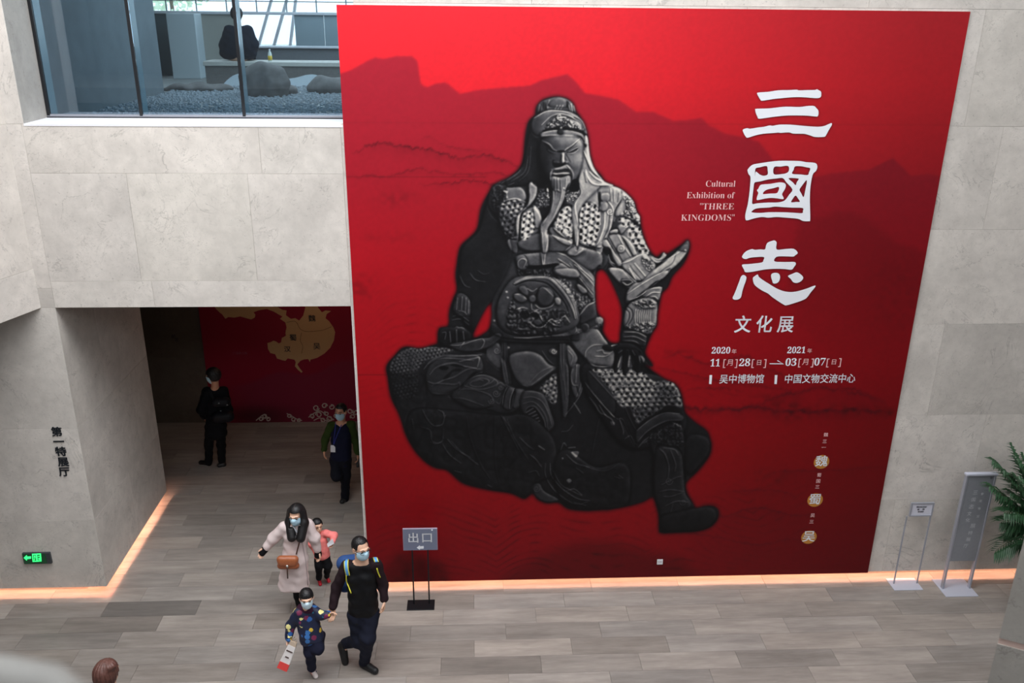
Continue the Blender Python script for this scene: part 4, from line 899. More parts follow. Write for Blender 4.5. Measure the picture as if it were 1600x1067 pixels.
    P("A 560,730 640,770 720,760 690,790 640,820 560,800",15,-1,3,0); P("A 690,740 720,755 710,775 685,775",60,3,2,.3); P("A 570,740 630,760 600,775 565,765",40,2,2,.2)
    L("A 690,670 720,720 740,760",2,34,.4,-1)
    P("A 540,830 600,815 650,800 700,780 740,810 750,850 700,830 640,840 580,845",98,4,4,.4)
    L("A 700,785 750,840 770,900 760,980",3,98,.6,1.8); L("A 550,850 535,880 535,950",3,128,.7,1.8)
    P("A 545,865 600,870 680,860 735,870 720,895 640,890 570,895",118,4,3,.4); P("A 560,845 640,850 720,845 730,860 640,862 560,862",28,0,1,0); P("A 550,895 640,900 730,895 700,915 600,912",16,0,2,0)
    P("A 545,900 640,915 735,890 740,980 700,1060 B 1000,40 960,110 940,220 850,400 770,530 B 780,640 770,760 710,760 690,560 700,460 790,340 820,100 A 560,1060 540,980",104,6,5,.85,4)
    for a_,t in (("A 640,940 640,1060 B 860,120 840,260 790,380 720,480",52),("A 700,930 690,1040 B 930,100 900,230 830,400 760,520",120),("B 770,540 775,640 750,760 730,900",116),("B 830,130 830,230 800,330 720,460",118),("A 580,930 580,1050",48),("A 610,930 615,1050",100),("B 710,560 715,680 725,760",40)): L(a_,2.4,t,.55,1.5)
    L("B 700,780 700,900",6,40,.6,0,False); L("B 730,780 728,890",5,110,.6,1,False)
    P("A 770,940 830,960 830,1050 760,1067 720,1067",12,0,4,0); P("A 480,1010 540,1030 540,1067 480,1067",12,0,3,0); L("A 500,1030 505,1067",1.6,150,.7,1); L("B 770,110 775,200",3,150,.6,1.3)
    P("A 880,560 910,570 910,600 890,600",14,0,1,0)
    # ---------------- shading of the relief as photographed for the print
    Zs=blur(Z,1)
    gy,gx=np.gradient(Zs); 
    nz=1/np.sqrt(1+gx*gx*.55+gy*gy*.55); nx=-gx*.74*nz; ny=-gy*.74*nz
    l=np.array([.52,-.62,.59]); d=np.clip(nx*l[0]+ny*l[1]+nz*l[2],0,1)
    sp=np.clip(nx*.35+ny*-.5+nz*.79,0,1)**14
    n=.5*vnoise(W,Hn,7*PS,rng)+.3*vnoise(W,Hn,3*PS,rng)+.2*vnoise(W,Hn,1.2*PS,rng)
    cav=np.clip((blur(Z,3*PS)-Z)/(2.2*PS),-.6,1)
    G=T*(.30+1.2*d)*(.76+.5*n)*(1-.5*cav)+sp*T*.3
    G=np.clip(G,13,205)
    a=blur(np.clip(sil-hol,0,1),1)
    halo=np.clip(blur(np.clip(sil-hol,0,1),3.6*PS)*1.9,0,1)
    t=np.clip((G-20)/150,0,1)[...,None]
    col=np.concatenate([G[...,None]*(.95+.10*t),G[...,None]*(.955+.065*t),G[...,None]*(1.04-.06*t)],2)
    def down(v): return v.reshape(PH,PS,PW,PS,*v.shape[2:]).mean((1,3))
    return down(col),down(a),down(halo)
# ================================================================ the red banner
M_FRONT=print_mat('banner_print',.55,.22); M_EDGE=simple('banner_board_edge',(190,150,148),.6)
ban=empty('exhibition_banner',((POSTER[0]+POSTER[1])/2,0,POSTER[2])); tag(ban,'huge red exhibition banner with a seated bronze warrior and white characters','banner')
BANF=-.024
boxobj('board',(POSTER[0],BANF+.001,POSTER[2]),(POSTER[1],-.001,POSTER[3]),M_EDGE,ban)
def bpos(px,py,dy=0.): return at(px,py,Y=BANF-dy)
# ---- background painted on a raster measured in banner pixels
BX0,BY0,BW,BH=515,-5,1010,925
def pfill(pts,W,H,ox,oy): 
    m=np.zeros((H,W)); r=fill(np.array(pts,float)-[ox,oy],W,H)
    if r: m[r[0]:r[1],r[2]:r[3]]=r[4]
    return m
def paint_background():
    W,H=BW,BH; rng=np.random.default_rng(11)
    xx=(np.arange(W)+BX0)[None,:]; yy=(np.arange(H)+BY0)[:,None]
    nz=lambda c:vnoise(W,H,c,rng)
    def ramp(t,stops):
        xs_=[s[0] for s in stops]; return np.stack([np.interp(t,xs_,[s[1][i] for s in stops]) for i in range(3)],-1)
    T=yy+0*xx
    img=ramp(T,[(0,(214,34,46)),(130,(220,30,42)),(300,(186,24,36)),(420,(172,15,27)),(560,(160,9,21)),(720,(140,6,15)),(900,(116,8,17))])
    side=np.clip((xx-950)/500,0,1)[...,None]; img=img*(1-.26*side)
    m1=[(500,119),(530,116),(548,110),(573,96),(586,90),(600,92),(620,88),(643,88),(652,95),(657,129),(663,135),(669,136),(680,131),(695,129),(702,132),(709,139),(719,147),(745,141),(788,137),(828,134),(845,126),(861,122),(886,116),(898,126),(914,146),(935,149),(967,156),(994,175),(1020,175),(1053,189),(1080,187),(1096,184),(1106,195),(1133,209),(1166,215),(1186,222),(1199,238),(1209,252),(1225,275),(1240,282),(1262,278),(1282,275),(1305,270),(1358,265),(1384,252),(1396,247),(1411,262),(1424,275),(1451,272),(1467,275),(1600,280),(1600,1000),(500,1000)]
    mm=blur(pfill(m1,W,H,BX0,BY0),1)[...,None]
    dk=ramp(T,[(80,(160,26,44)),(260,(160,22,38)),(420,(164,13,27)),(560,(160,9,21)),(720,(140,6,15)),(900,(116,8,17))])
    dk=dk*(1-.22*np.clip((xx-1000)/380,0,1))[...,None]
    img=img*(1-mm)+dk*mm
    # second, lower ridge on the right
    m2=[(1250,345),(1285,338),(1310,330),(1335,332),(1365,350),(1400,380),(1440,392),(1500,398),(1600,400),(1600,560),(1300,560),(1240,500),(1230,420)]
    s2=blur(pfill(m2,W,H,BX0,BY0),5)[...,None]; img*=1-.10*s2*np.clip((560-yy)/120,0,1)[...,None]
    # left mist and paler strip
    img+= (np.exp(-((yy-395)/60.)**2)*np.clip((720-xx)/200,0,1))[...,None]*np.array([10,2,2])
    # ink ranges
    def ink(pts,w_,op,down=26,treebumps=False):
        p=smooth_closed(np.array(pts,float),8,False); x=p[:,0];y=p[:,1]+(rng.random(len(p))-.5)*(5 if treebumps else 2)
        yl=np.interp((np.arange(W)+BX0),x,y,left=1e4,right=1e4)[None,:]+ (nz(3)-.5)*3
        d=yy-yl; a=np.exp(-(d/w_)**2)*op*(.4+.9*nz(9)); b_=np.where(d>0,np.exp(-d/down),0)*op*.45*(.3+nz(14))
        edge=np.clip(np.minimum(xx-x.min(),x.max()-xx)/40,0,1)
        return np.clip((a+b_)*1.55,0,.9)*edge
    a=np.zeros((H,W))
    for pts,w_,op,dn,tb in (([(540,244),(560,236),(575,226),(600,223),(640,230),(672,234),(700,242),(722,247),(760,242),(790,252),(820,264)],1.8,.34,14,1),([(640,226),(668,212),(690,224),(720,232),(780,236)],1.4,.16,12,0),
        ([(535,276),(600,274),(655,264),(700,272),(760,270),(820,276)],1.6,.2,8,1),([(650,288),(700,286),(740,282),(790,291),(830,292)],1.5,.3,6,1),
        ([(1030,560),(1060,552),(1100,566),(1135,562),(1165,556),(1200,575),(1240,590),(1290,592)],2,.30,16,1),([(1010,572),(1060,580),(1105,590),(1150,598),(1200,604),(1260,612)],2,.22,12,0),
        ([(1170,640),(1205,622),(1245,612),(1290,606),(1330,612),(1370,622),(1396,640)],3,.30,26,1),([(1050,634),(1110,640),(1180,636),(1240,642),(1330,640),(1398,644)],3,.42,12,1),([(1060,612),(1090,606),(1140,606),(1180,622)],2,.2,14,1),
        ([(1290,600),(1330,606),(1365,620),(1395,636)],2,.3,14,1),
        ([(1184,760),(1200,740),(1240,735),(1300,734),(1350,730),(1388,728)],1.6,.22,22,0),([(1120,770),(1180,764),(1230,770),(1262,790)],1.4,.25,14,0),([(1100,800),(1130,806),(1180,792),(1240,804),(1290,800)],1.8,.3,26,0),
        ([(1060,830),(1120,838),(1180,850),(1240,842),(1290,860)],1.6,.2,22,0)): a=np.maximum(a,ink(pts,w_,op,dn,tb))
    img=img*(1-a[...,None])+np.array([70,8,18])*a[...,None]
    blot=lambda cx,cy,rx,ry:np.exp(-((xx-cx)/rx)**2-((yy-cy)/ry)**2)
    for cx,cy,rx,ry,o_ in ((620,310,30,14,.2),(1235,640,30,14,.4),(1195,628,22,12,.25),(1330,640,50,9,.3),(1390,645,14,6,.35),(1080,640,40,8,.25),(1400,460,40,60,.12),(1210,745,26,12,.25),(560,450,30,24,.2),(600,370,50,10,.12),(1060,550,30,6,.2)):
        img*=1-(blot(cx,cy,rx,ry)*o_*.6*np.clip(nz(7)*2.2-.5,0,1.3))[...,None]
    # swirling water lines in the lower part
    n1=nz(70)*26+nz(30)*7; sw=np.abs(np.sin((yy+n1+30*np.abs(np.sin(xx/70.+nz(120)*3)))/3.4))**.7
    band=np.clip(blot(820,830,230,46)+blot(900,880,260,22)*.8+blot(1180,800,110,40)*.6+blot(640,500,60,70)*.5+blot(580,620,40,50)*.3+blot(1130,600,90,26)*.4,0,1)
    img*=1-(band*(1-sw)**2*.42*np.clip(nz(16)*1.8-.5,0,1))[...,None]
    dk2=pfill([(780,905),(840,870),(900,848),(960,846),(1010,862),(1060,872),(1100,905),(1100,930),(780,930)],W,H,BX0,BY0); img*=1-(blur(dk2,8)*.22)[...,None]
    dk3=pfill([(590,905),(605,885),(615,868),(640,862),(660,872),(690,880),(700,905),(700,930),(590,930)],W,H,BX0,BY0); img*=1-(blur(dk3,7)*.34*(.6+.7*nz(12)))[...,None]
    # halo round the title characters, seams between the hung strips
    img*=1-.10*np.exp(-(yy-(190+xx*0.003))**2/1.0)[...,None]*.8-.0
    for y_ in (276,): img*=1-(.14*np.exp(-((yy-y_-0*xx)/.8)**2)*(xx<760))[...,None]
    img*=1-(.20*np.exp(-((yy-585-.004*(xx-570))/.9)**2)*np.clip((900-xx)/300,0,1))[...,None]
    img*=(.975+.05*nz(4))[...,None]
    return img
BG=paint_background()
TITLE={}
def zc(o,k,s): return [(o[0]+float(a.split(',')[0])/k,o[1]+float(a.split(',')[1])/k) for a in s.split()]
T1=[zc((1150,130),9.7,"322,165 335,142 480,132 640,108 800,104 920,98 955,108 1080,104 1195,102 1225,92 1255,106 1285,125 1292,160 1285,205 1250,225 1180,225 1060,215 940,210 820,215 680,228 560,240 400,265 370,250 345,210"),
 zc((1150,130),9.7,"292,400 310,388 500,382 620,368 760,356 960,360 1080,346 1180,345 1215,375 1245,410 1250,455 1240,495 1215,505 1080,492 940,488 760,490 580,508 440,528 345,538 325,510 300,450"),
 zc((1150,130),9.7,"103,705 170,682 215,690 330,672 430,660 510,640 560,645 660,628 820,628 960,640 1090,652 1240,660 1330,650 1400,622 1445,605 1452,630 1400,720 1365,785 1335,812 1200,815 1120,790 1040,768 960,765 860,762 800,745 680,752 640,748 560,755 420,765 300,788 180,825 150,812 120,765")]
T2=[zc((1150,240),8.893,"160,235 175,205 230,155 330,135 460,115 600,100 760,100 900,105 980,120 1100,130 1130,180 1110,240 1070,280 1045,380 1030,500 1025,640 1028,760 1030,920 1010,938 930,935 860,905 700,890 560,880 450,890 360,880 250,900 150,928 130,900 130,850 145,780 165,700 185,560 200,400 200,320 175,285")]
T2H=[zc((1150,240),8.893,s) for s in ("268,212 330,190 425,172 440,230 440,290 385,308 330,290 275,250 265,330","530,185 620,180 700,168 735,185 735,240 700,272 630,285 525,285","820,178 900,175 980,190 1032,205 1015,260 995,298 900,290 780,280 800,225","270,395 340,385 440,360 560,345 650,340 700,400 785,498 740,570 690,640 640,668 560,680 450,680 300,690 230,700 225,640 240,500 250,420 262,400","730,340 860,345 870,360 845,400 830,440 790,400","975,370 985,400 965,500 940,605 905,550 882,500 920,440","828,582 860,620 888,668 840,672 765,675 790,625","215,805 260,770 330,755 460,748 540,735 640,742 780,750 925,755 930,800 915,828 780,820 640,815 460,815 330,825 230,818")]
T2I=[zc((1150,240),8.893,"292,510 310,490 330,450 360,430 480,420 600,400 670,408 692,440 680,490 640,560 660,610 650,632 560,620 480,615 400,625 300,645 288,625 300,580 310,545")]
T2J=[zc((1150,240),8.893,"375,560 385,530 430,500 520,480 585,462 600,485 585,530 560,552 480,555 400,562")]
T3=[zc((1130,365),8.893,s) for s in ("262,320 290,275 330,240 400,215 440,225 520,220 580,220 595,170 620,125 690,98 720,98 742,125 742,220 860,215 980,212 1035,265 1000,300 970,318 860,315 740,322 712,385 860,395 990,395 1008,425 985,460 950,500 860,492 740,488 600,495 480,515 400,530 310,535 290,500 262,435 340,425 440,415 540,400 560,370 565,325 460,325 370,335 320,352 280,345",
 "250,595 285,575 320,600 315,650 290,720 265,800 245,885 200,915 150,915 132,890 160,830 195,740 225,660","412,620 440,590 480,568 495,600 560,650 640,700 740,760 840,800 940,812 1040,800 1160,765 1275,722 1270,750 1220,810 1160,890 1100,925 1000,960 880,995 840,985 760,935 680,880 620,830 540,790 460,735 425,690","665,600 675,560 720,545 770,555 790,600 775,660 740,688 695,690 680,650","900,590 960,560 1020,538 1070,560 1112,610 1080,660 1020,685 970,672 940,630")]
halo=np.zeros((BH,BW))
for p in T1+T2+T3: halo=np.maximum(halo,pfill(p,BW,BH,BX0,BY0))
for p in T2H: halo*=1-pfill(p,BW,BH,BX0,BY0)
halo=np.clip(blur(halo,2)*1.5,0,1); BG=BG*(1-.5*halo[...,None])+np.array([60,10,24])*.5*halo[...,None]
def sample(img,x,y,x0,y0):
    H,W=img.shape[:2]; x=np.clip(x-x0-.5,0,W-1.001); y=np.clip(y-y0-.5,0,H-1.001); xi=x.astype(int);yi=y.astype(int);fx=(x-xi)[...,None];fy=(y-yi)[...,None]
    return (img[yi,xi]*(1-fx)+img[yi,xi+1]*fx)*(1-fy)+(img[yi+1,xi]*(1-fx)+img[yi+1,xi+1]*fx)*fy
def grid(x0,x1,z0,z1,st,yv):
    nx=int((x1-x0)/st)+1; nz_=int((z1-z0)/st)+1; X,Zg=np.meshgrid(np.linspace(x0,x1,nx),np.linspace(z0,z1,nz_)); P=np.stack([X,np.full_like(X,yv),Zg],-1)
    i=np.arange((nz_-1)*(nx-1)); a=i//(nx-1)*nx+i%(nx-1); q=np.stack([a,a+1,a+nx+1,a+nx],1)
    return P.reshape(-1,3),q
def pixv(P):
    v=P-CC; z=v@CF; return 800+FPX*(v@CR)/z,533.5-FPX*(v@CU)/z
# printed colours are stored as ink albedo: values are only converted to linear and clipped
def albedo(c,P):
    return np.clip(lin(np.clip(c,0,255)),0.002,.9)
P,q=grid(POSTER[0],POSTER[1],POSTER[2],POSTER[3],.0145,BANF)
px,py=pixv(P); mesh_np('printed_background',P,q,M_FRONT,ban,False,albedo(sample(BG,px,py,BX0,BY0),P))
# ---- the figure print
fc,fa,fh=paint_figure()
bgp=BG[PY0-BY0:PY0-BY0+PH,PX0-BX0:PX0-BX0+PW]
comp=bgp*(1-.86*fh[...,None])+np.array([24,8,14])*.86*fh[...,None]
FIGY=np.interp(np.arange(PH)+PY0,[130,330,480,620,850],[1.0,1.06,.96,.84,.80])[:,None,None]
comp=comp*(1-fa[...,None])+fc*FIGY*fa[...,None]
a=bpos(PX0-8,PY0-8); c2=bpos(PX0+PW+5,PY0+PH+5); b2=bpos(PX0-8,PY0+PH+5); d2=bpos(PX0+PW+5,PY0-8)
P,q=grid(min(a[0],b2[0]),max(c2[0],d2[0]),max(min(c2[2],b2[2]),POSTER[2]+.002),max(a[2],d2[2]),.0072,BANF-.0012)
px,py=pixv(P); hm=(sample(fh[...,None],px,py,PX0,PY0)[:,0]>.012)&(px>PX0)&(px<PX0+PW)&(py>PY0)&(py<PY0+PH)
q=q[hm[q].any(1)]; used=np.unique(q); re=np.full(len(P),-1); re[used]=np.arange(len(used))
o=mesh_np('printed_figure',P[used],re[q],M_FRONT,ban,False,albedo(sample(comp,px,py,PX0,PY0),P)[used]); tag(o,'printed dark bronze statue of a seated bearded warrior in armour')
# ---- characters
def flat_shape(name,polys,mat,parent,posf,th=.002):
    cu=bpy.data.curves.new(name,'CURVE'); cu.dimensions='2D'; cu.fill_mode='BOTH'; cu.extrude=th
    for p in polys:
        s=cu.splines.new('POLY'); s.points.add(len(p)-1); s.use_cyclic_u=True
        for i,(x,y) in enumerate(p):
            w_=posf(x,y); s.points[i].co=(w_[0],w_[2],0,1)
    cu.materials.append(mat); o=bpy.data.objects.new(name,cu); yv=posf(*polys[0][0])[1]
    link(o); bpy.context.view_layer.update(); me=bpy.data.meshes.new_from_object(o.evaluated_get(bpy.context.evaluated_depsgraph_get())); bpy.data.objects.remove(o); bpy.data.curves.remove(cu)
    o=bpy.data.objects.new(name,me); o.location=(0,yv,0); o.rotation_euler=(math.pi/2,0,0); link(o)
    if parent is not None:
        o.parent=parent; o.matrix_parent_inverse=wm(parent).inverted()
    return o
fb=lambda x,y: bpos(x,y,.0045)
sm=lambda p: [tuple(t) for t in smooth_closed(np.array(p),3)]
o=flat_shape('title_character',[sm(p) for p in T1],M_PRINTW,ban,fb); tag(o,'white character 三, topmost of the large title')
o=flat_shape('title_character',[sm(p) for p in T2+T2H+T2I+T2J],M_PRINTW,ban,fb); tag(o,'white framed character 國 in the middle of the title')
o=flat_shape('title_character',[sm(p) for p in T3],M_PRINTW,ban,fb); tag(o,'white character 志, lowest of the large title')
def text(body,px,py,hpx,mat,parent,Y=BANF-.003,align='CENTER',off=0.,th=.0006,name='printed_text',wpx=None,rot=None,squash=1.,lab=None):
    """lettering whose glyph box is hpx pixels high, centred at the pixel, lying on the plane Y"""
    cu=bpy.data.curves.new(name,'FONT'); cu.body=body; cu.align_x=align; cu.align_y='CENTER'; cu.offset=off; cu.extrude=th
    c=at(px,py,Y=Y); s=abs(at(px,py-hpx/2,Y=Y)[2]-at(px,py+hpx/2,Y=Y)[2]); cu.size=s*1.08
    cu.materials.append(mat); o=bpy.data.objects.new(name,cu); o.location=tuple(map(float,c)); o.rotation_euler=(math.pi/2,0,0); COL.objects.link(o)
    cu.offset=min(off,0)*cu.size; bpy.context.view_layer.update(); me=bpy.data.meshes.new_from_object(o.evaluated_get(bpy.context.evaluated_depsgraph_get()))
    if off>0:
        n_=len(me.vertices); co=np.zeros(n_*3,np.float32); me.vertices.foreach_get('co',co); co=co.reshape(-1,3); fs_=[tuple(p.vertices) for p in me.polygons]; dl=off*s*.8
        vv=np.concatenate([co+np.array(t_)*dl for t_ in ((1,.6,0),(-1,.6,0),(1,-.6,0),(-1,-.6,0),(0,0,.02))]); me2=bpy.data.meshes.new(name); me2.from_pydata([tuple(map(float,v_)) for v_ in vv],[],[tuple(i+n_*k_ for i in f_) for k_ in range(5) for f_ in fs_]); me2.materials.append(mat); me=me2
    no=bpy.data.objects.new(name,me); no.location=o.location; no.rotation_euler=o.rotation_euler; bpy.data.objects.remove(o); bpy.data.curves.remove(cu); o=link(no)
    if wpx is not None:
        bpy.context.view_layer.update(); d=o.dimensions[0]; tgt=abs(at(px+wpx/2,py,Y=Y)[0]-at(px-wpx/2,py,Y=Y)[0]); o.scale=(tgt/max(d,1e-4),1,1)
    if parent is not None: o.parent=parent; o.matrix_parent_inverse=wm(parent).inverted()
    if lab: tag(o,lab)
    return o
def serif(s):
    out=''
    for ch in s:
        if ch.isdigit(): out+=chr(0x1D7CE+int(ch))
        elif 'A'<=ch<='Z': out+=chr(0x1D400+ord(ch)-65)
        elif 'a'<=ch<='z': out+=chr(0x1D41A+ord(ch)-97)
        else: out+=ch
    return out
for s,px,py,wd,h in (('Cultural',1126,287.5,46,13),('Exhibition of',1110,305.5,75,13),('"THREE',1120,323,53,13),('KINGDOMS"',1106,340.5,83,13)):
    text(serif(s),px,py,h,M_PRINTP,ban,wpx=wd,off=-.011)
text('文 化 展',1194,508.5,26,M_PRINTW,ban,wpx=92,off=.022)
text(serif('2020'),1126.5,548,13,M_PRINTW,ban,wpx=29); text('年',1147,549.5,7,M_PRINTP,ban)
text(serif('2021'),1244.5,547.5,13,M_PRINTW,ban,wpx=28); text('年',1265,548.5,7,M_PRINTP,ban)
text(serif('11'),1117.5,567.5,15,M_PRINTW,ban,wpx=15); text('[',1131.5,567,14,M_PRINTP,ban);text('月',1141,567,10,M_PRINTP,ban);text(']',1151,567,14,M_PRINTP,ban)
text(serif('28'),1163.5,567,15,M_PRINTW,ban,wpx=17); text('[',1176,567,14,M_PRINTP,ban);text('日',1186,567,8.5,M_PRINTP,ban);text(']',1196,567,14,M_PRINTP,ban)
flat_shape('printed_arrow',[[(1202.5,567.6),(1223,567.6),(1214,563.6),(1215.5,563),(1225,569),(1202.5,568.8)]],M_PRINTW,ban,lambda x,y:bpos(x,y,.003),.0006)
text(serif('03'),1236,566.5,15,M_PRINTW,ban,wpx=17); text('[',1249,566,14,M_PRINTP,ban);text('月',1259,566,10,M_PRINTP,ban);text(']',1270,566,14,M_PRINTP,ban)
text(serif('07'),1281,566,15,M_PRINTW,ban,wpx=17); text('[',1293,566,14,M_PRINTP,ban);text('日',1303,566,8.5,M_PRINTP,ban);text(']',1313,565.5,14,M_PRINTP,ban)
for x in (1110.5,1212.5): flat_shape('printed_bar',[[(x-1.8,586),(x+2.2,586),(x+1.2,600),(x-2.6,600)]],M_PRINTW,ban,lambda x,y:bpos(x,y,.003),.0006)
text('吴中博物馆',1159,593,14,M_PRINTW,ban,wpx=69,off=.012); text('中国文物交流中心',1281,592.5,14,M_PRINTW,ban,wpx=110,off=.012)
M_GOLD=simple('gold_disc_print',(190,128,50),.5)
for i,(ch,x,y) in enumerate((('魏',1283.5,721.5),('蜀',1273.5,781),('吴',1263.8,839))):
    an=np.linspace(0,2*math.pi,28,endpoint=False); c=bpos(x,y); rr_=abs(bpos(x+12,y)[0]-c[0])
    o=MB().add([(c[0]+rr_*math.cos(t),BANF-.002,c[2]+rr_*.98*math.sin(t)) for t in an]+[(c[0]+rr_*math.cos(t),BANF-.004,c[2]+rr_*.98*math.sin(t)) for t in an],[tuple(range(28,56))]+[(k,(k+1)%28,28+(k+1)%28,28+k) for k in range(28)]).build('gold_disc',M_GOLD,ban)
    text(ch,x,y,16.5,M_PRINTW,ban,Y=BANF-.006,off=.018)
for s,x,y in (('魏',1290.5,679.5),('三',1288.5,690),('一',1287,699.5),('蜀',1280,742.5),('国',1278.5,752),('三',1277,761),('吴',1269.7,805.5),('三',1268,815.5)): text(s,x,y,6,M_PRINTP,ban)
# socket on the banner
c=at(1031,877.5,Y=BANF-.002)
so=empty('wall_socket',c); tag(so,'small white wall socket near the foot of the red banner','socket')
boxobj('cover_plate',(c[0]-.036,BANF-.012,c[2]-.036),(c[0]+.036,BANF-.002,c[2]+.036),M_WHITE,so,.003)
boxobj('socket_slot',(c[0]-.014,BANF-.0135,c[2]-.004),(c[0]-.008,BANF-.011,c[2]+.01),M_BLACK,so); boxobj('socket_slot',(c[0]+.008,BANF-.0135,c[2]-.004),(c[0]+.014,BANF-.011,c[2]+.01),M_BLACK,so)
# lettering of the hall name on the stone block
hall=empty('hall_name_lettering',at(97,706,Y=0)); tag(hall,'dark vertical characters 第一特展厅 on the stone block beside the passage','lettering')
for ch,x,y in (('第',88.8,675.5),('一',92,691),('特',95.2,706.5),('展',98.8,722.5),('厅',100.6,738)): text(ch,x,y,14.2,M_INK,hall,Y=-.004,off=.03,th=.004,name='character')
# ---------------------------------------------------------------- mural with the map at the back of the passage
MY=BY-.062
mx0=float(at(331.5,656,Y=MY)[0]); mz1=3.6
M_MUR=print_mat('mural_print',.6,.3)
mu=empty('map_mural',(mx0,MY,0)); tag(mu,'dark crimson mural with tan map and pale clouds at the back of the passage','mural')
boxobj('board',(mx0,MY+.002,0.005),(PX_R+.34,BY-.031,mz1),M_EDGE,mu)
P,q=grid(mx0,PX_R+.34,.005,mz1,.04,MY)
rngm=np.random.default_rng(2); px,py=pixv(P); cc=np.zeros((len(P),3)); t=np.clip((px-320)/240,0,1)
hill=np.clip((py-(600-40*np.exp(-((px-540)/50)**2)-22*np.exp(-((px-440)/40)**2)))/6,0,1)*np.clip((px-330)/60,0,1)
cc[:]=np.array([146,12,46]); cc=cc*(1-.45*hill[:,None])+np.array([120,50,70])*.45*hill[:,None]; cc=cc*(1-.4*np.exp(-((px-400)/50)**2-((py-650)/14)**2))[:,None]
mesh_np('printed_background',P,q,M_MUR,mu,False,lin(cc))
fm=lambda x,y:at(x,y,Y=MY-.003); K=5.336
def zm(s): return [(310+float(a.split(',')[0])/K,470+float(a.split(',')[1])/K) for a in s.split()]
M_TAN=simple('tan_map_print',(205,164,118),.7)
flat_shape('map_shape',[zm("110,-40 140,60 175,95 200,115 225,150 250,135 300,140 350,130 400,145 440,155 470,140 475,115 460,95 500,80 570,68 630,90 680,120 700,130 680,150 725,180 735,220 725,270 730,290 695,310 690,345 670,355 650,340 625,332 600,345 575,352 580,400 600,435 640,445 655,480 700,495 725,500 745,480 800,490 812,510 805,545 830,575 860,600 868,590 840,555 825,530 850,500 880,488 915,485 930,510 935,490 990,475 1050,440 1100,390 1130,330 1140,260 1125,220 1090,170 1060,145 1070,110 1105,85 1060,80 1030,95 1000,60 960,-40 900,-40 890,60 875,120 840,165 810,145 770,150 730,120 735,80 700,75 660,50 600,-40")],M_TAN,mu,fm,.0006)
M_LINE=simple('map_line_print',(120,88,54),.7)
def stroke2(pts,w_,mat,name,posf,parent):
    p=smooth_closed(np.array(pts,float),5,False); d=np.gradient(p,axis=0); nrm=np.stack([-d[:,1],d[:,0]],1)/(np.linalg.norm(d,axis=1)[:,None]+1e-9)*w_/2
    L_=p+nrm;R_=p-nrm; v=[posf(x,y) for x,y in L_]+[posf(x,y) for x,y in R_]; n=len(p)
    return MB().add(v,[(i,i+1,n+i+1,n+i) for i in range(n-1)]).build(name,mat,parent,fix=False)
fm2=lambda x,y:at(x,y,Y=MY-.006)
for s in ("825,190 850,235 900,255 1000,250 1050,240 1110,215","860,265 850,330 870,380 860,440","735,180 800,170 830,195"): stroke2(zm(s),.7,M_LINE,'map_border_line',fm2,mu)
for ch,x,y,h in (('魏',487.5,498,10),('蜀',458,528,10),('汉',449,546,9),('吴',495,541.5,10)): text(ch,x,y,h,M_INK,mu,Y=MY-.006,off=.02)
text('三国鼎立图',375,552,4,simple('dim_pink_print',(150,70,85),.7),mu,Y=MY-.004)
M_CLOUD=simple('pale_cloud_print',(205,186,176),.7)
def cloudcurl(cx,cy,r,fl,w_=1.6,turn=1.15,a0=0.):
    a=np.linspace(0,turn*2*math.pi,14); rr_=r*(1-.55*a/a[-1]); stroke2([(cx+fl*q_*math.cos(t+a0),cy+q_*.9*math.sin(t+a0)) for q_,t in zip(rr_,a)],w_,M_CLOUD,'cloud_curl',fm2,mu)
for cx,cy,r,fl in ((414,650,4,1),(408,655,3.5,-1),(419,655,3.4,1),(452,650,3.6,-1),(459,655,3.8,1),(467,656,3.2,-1),(494,637,5,1),(507,634,4.5,-1),(518,636,4.5,1),(487,650,4,-1),(498,648,5,1),(510,646,4,-1),(515,654,4.5,1),(504,656,4,-1),(547,642,4.5,1),(556,644,4.5,-1),(551,651,4,1),(525,650,4,-1)): cloudcurl(cx,cy,r,fl,a0=cx*.7)
for s in (((400,657),(406,652),(412,648),(418,652)),((448,646),(456,650),(464,655),(472,657)),((482,652),(490,646),(500,642),(512,650),(522,656)),((490,657),(500,653),(512,658),(522,655))): stroke2(s,1.4,M_CLOUD,'cloud_curl',fm2,mu)
# faint marks on the dark wall left of the mural
sm_=empty('small_wall_text',at(273,527,Y=BY-.03)); tag(sm_,'tiny dark marks on the dim stone wall left of the mural','lettering')
for ch,x,y in (('前',271,526),('言',276,531)): text(ch,x,y,6,M_INK,sm_,Y=BY-.034,name='character')
# ================================================================ people
def V3(*a): return np.array(a,float)
def nrm(v): v=np.asarray(v,float); return v/np.linalg.norm(v)
def hpl(n,c,d=0.):
    """half space: negative where (p-c).n < d"""
    n=np.asarray(n,float); k=float(np.dot(n,c))+d
    return lambda X,Y,Z:(n[0]*X+n[1]*Y+n[2]*Z)-k
def inter(*fs): return lambda X,Y,Z: np.maximum.reduce(np.broadcast_arrays(*[f(X,Y,Z) for f in fs]))
def hit(px,py,prims,k=.02,lift=.004):
    """where the sight line of a pixel meets a garment"""
    d=CF*FPX+CR*(px-800)-CU*(py-533.5); d=d/np.linalg.norm(d); t=4.
    for _ in range(140):
        p=CC+d*t; v=np.array(9.)
        for q in prims: v=smin(v,np.array(ev(q,*p)),k)
        if v<.0015: break
        t+=max(float(v)*.7,.001)
        if t>20: return None
    return CC+d*(t-lift)
def bars(a0,a1,lat,ws,rs):
    out=[]; n=len(ws)
    for i in range(n):
        c=a0+(a1-a0)*i/(n-1); r_=rs[i]*.88; hw=max(ws[i]*1.04-r_,.012); out.append(cap(c-lat*hw,c+lat*hw,r_))
    return out
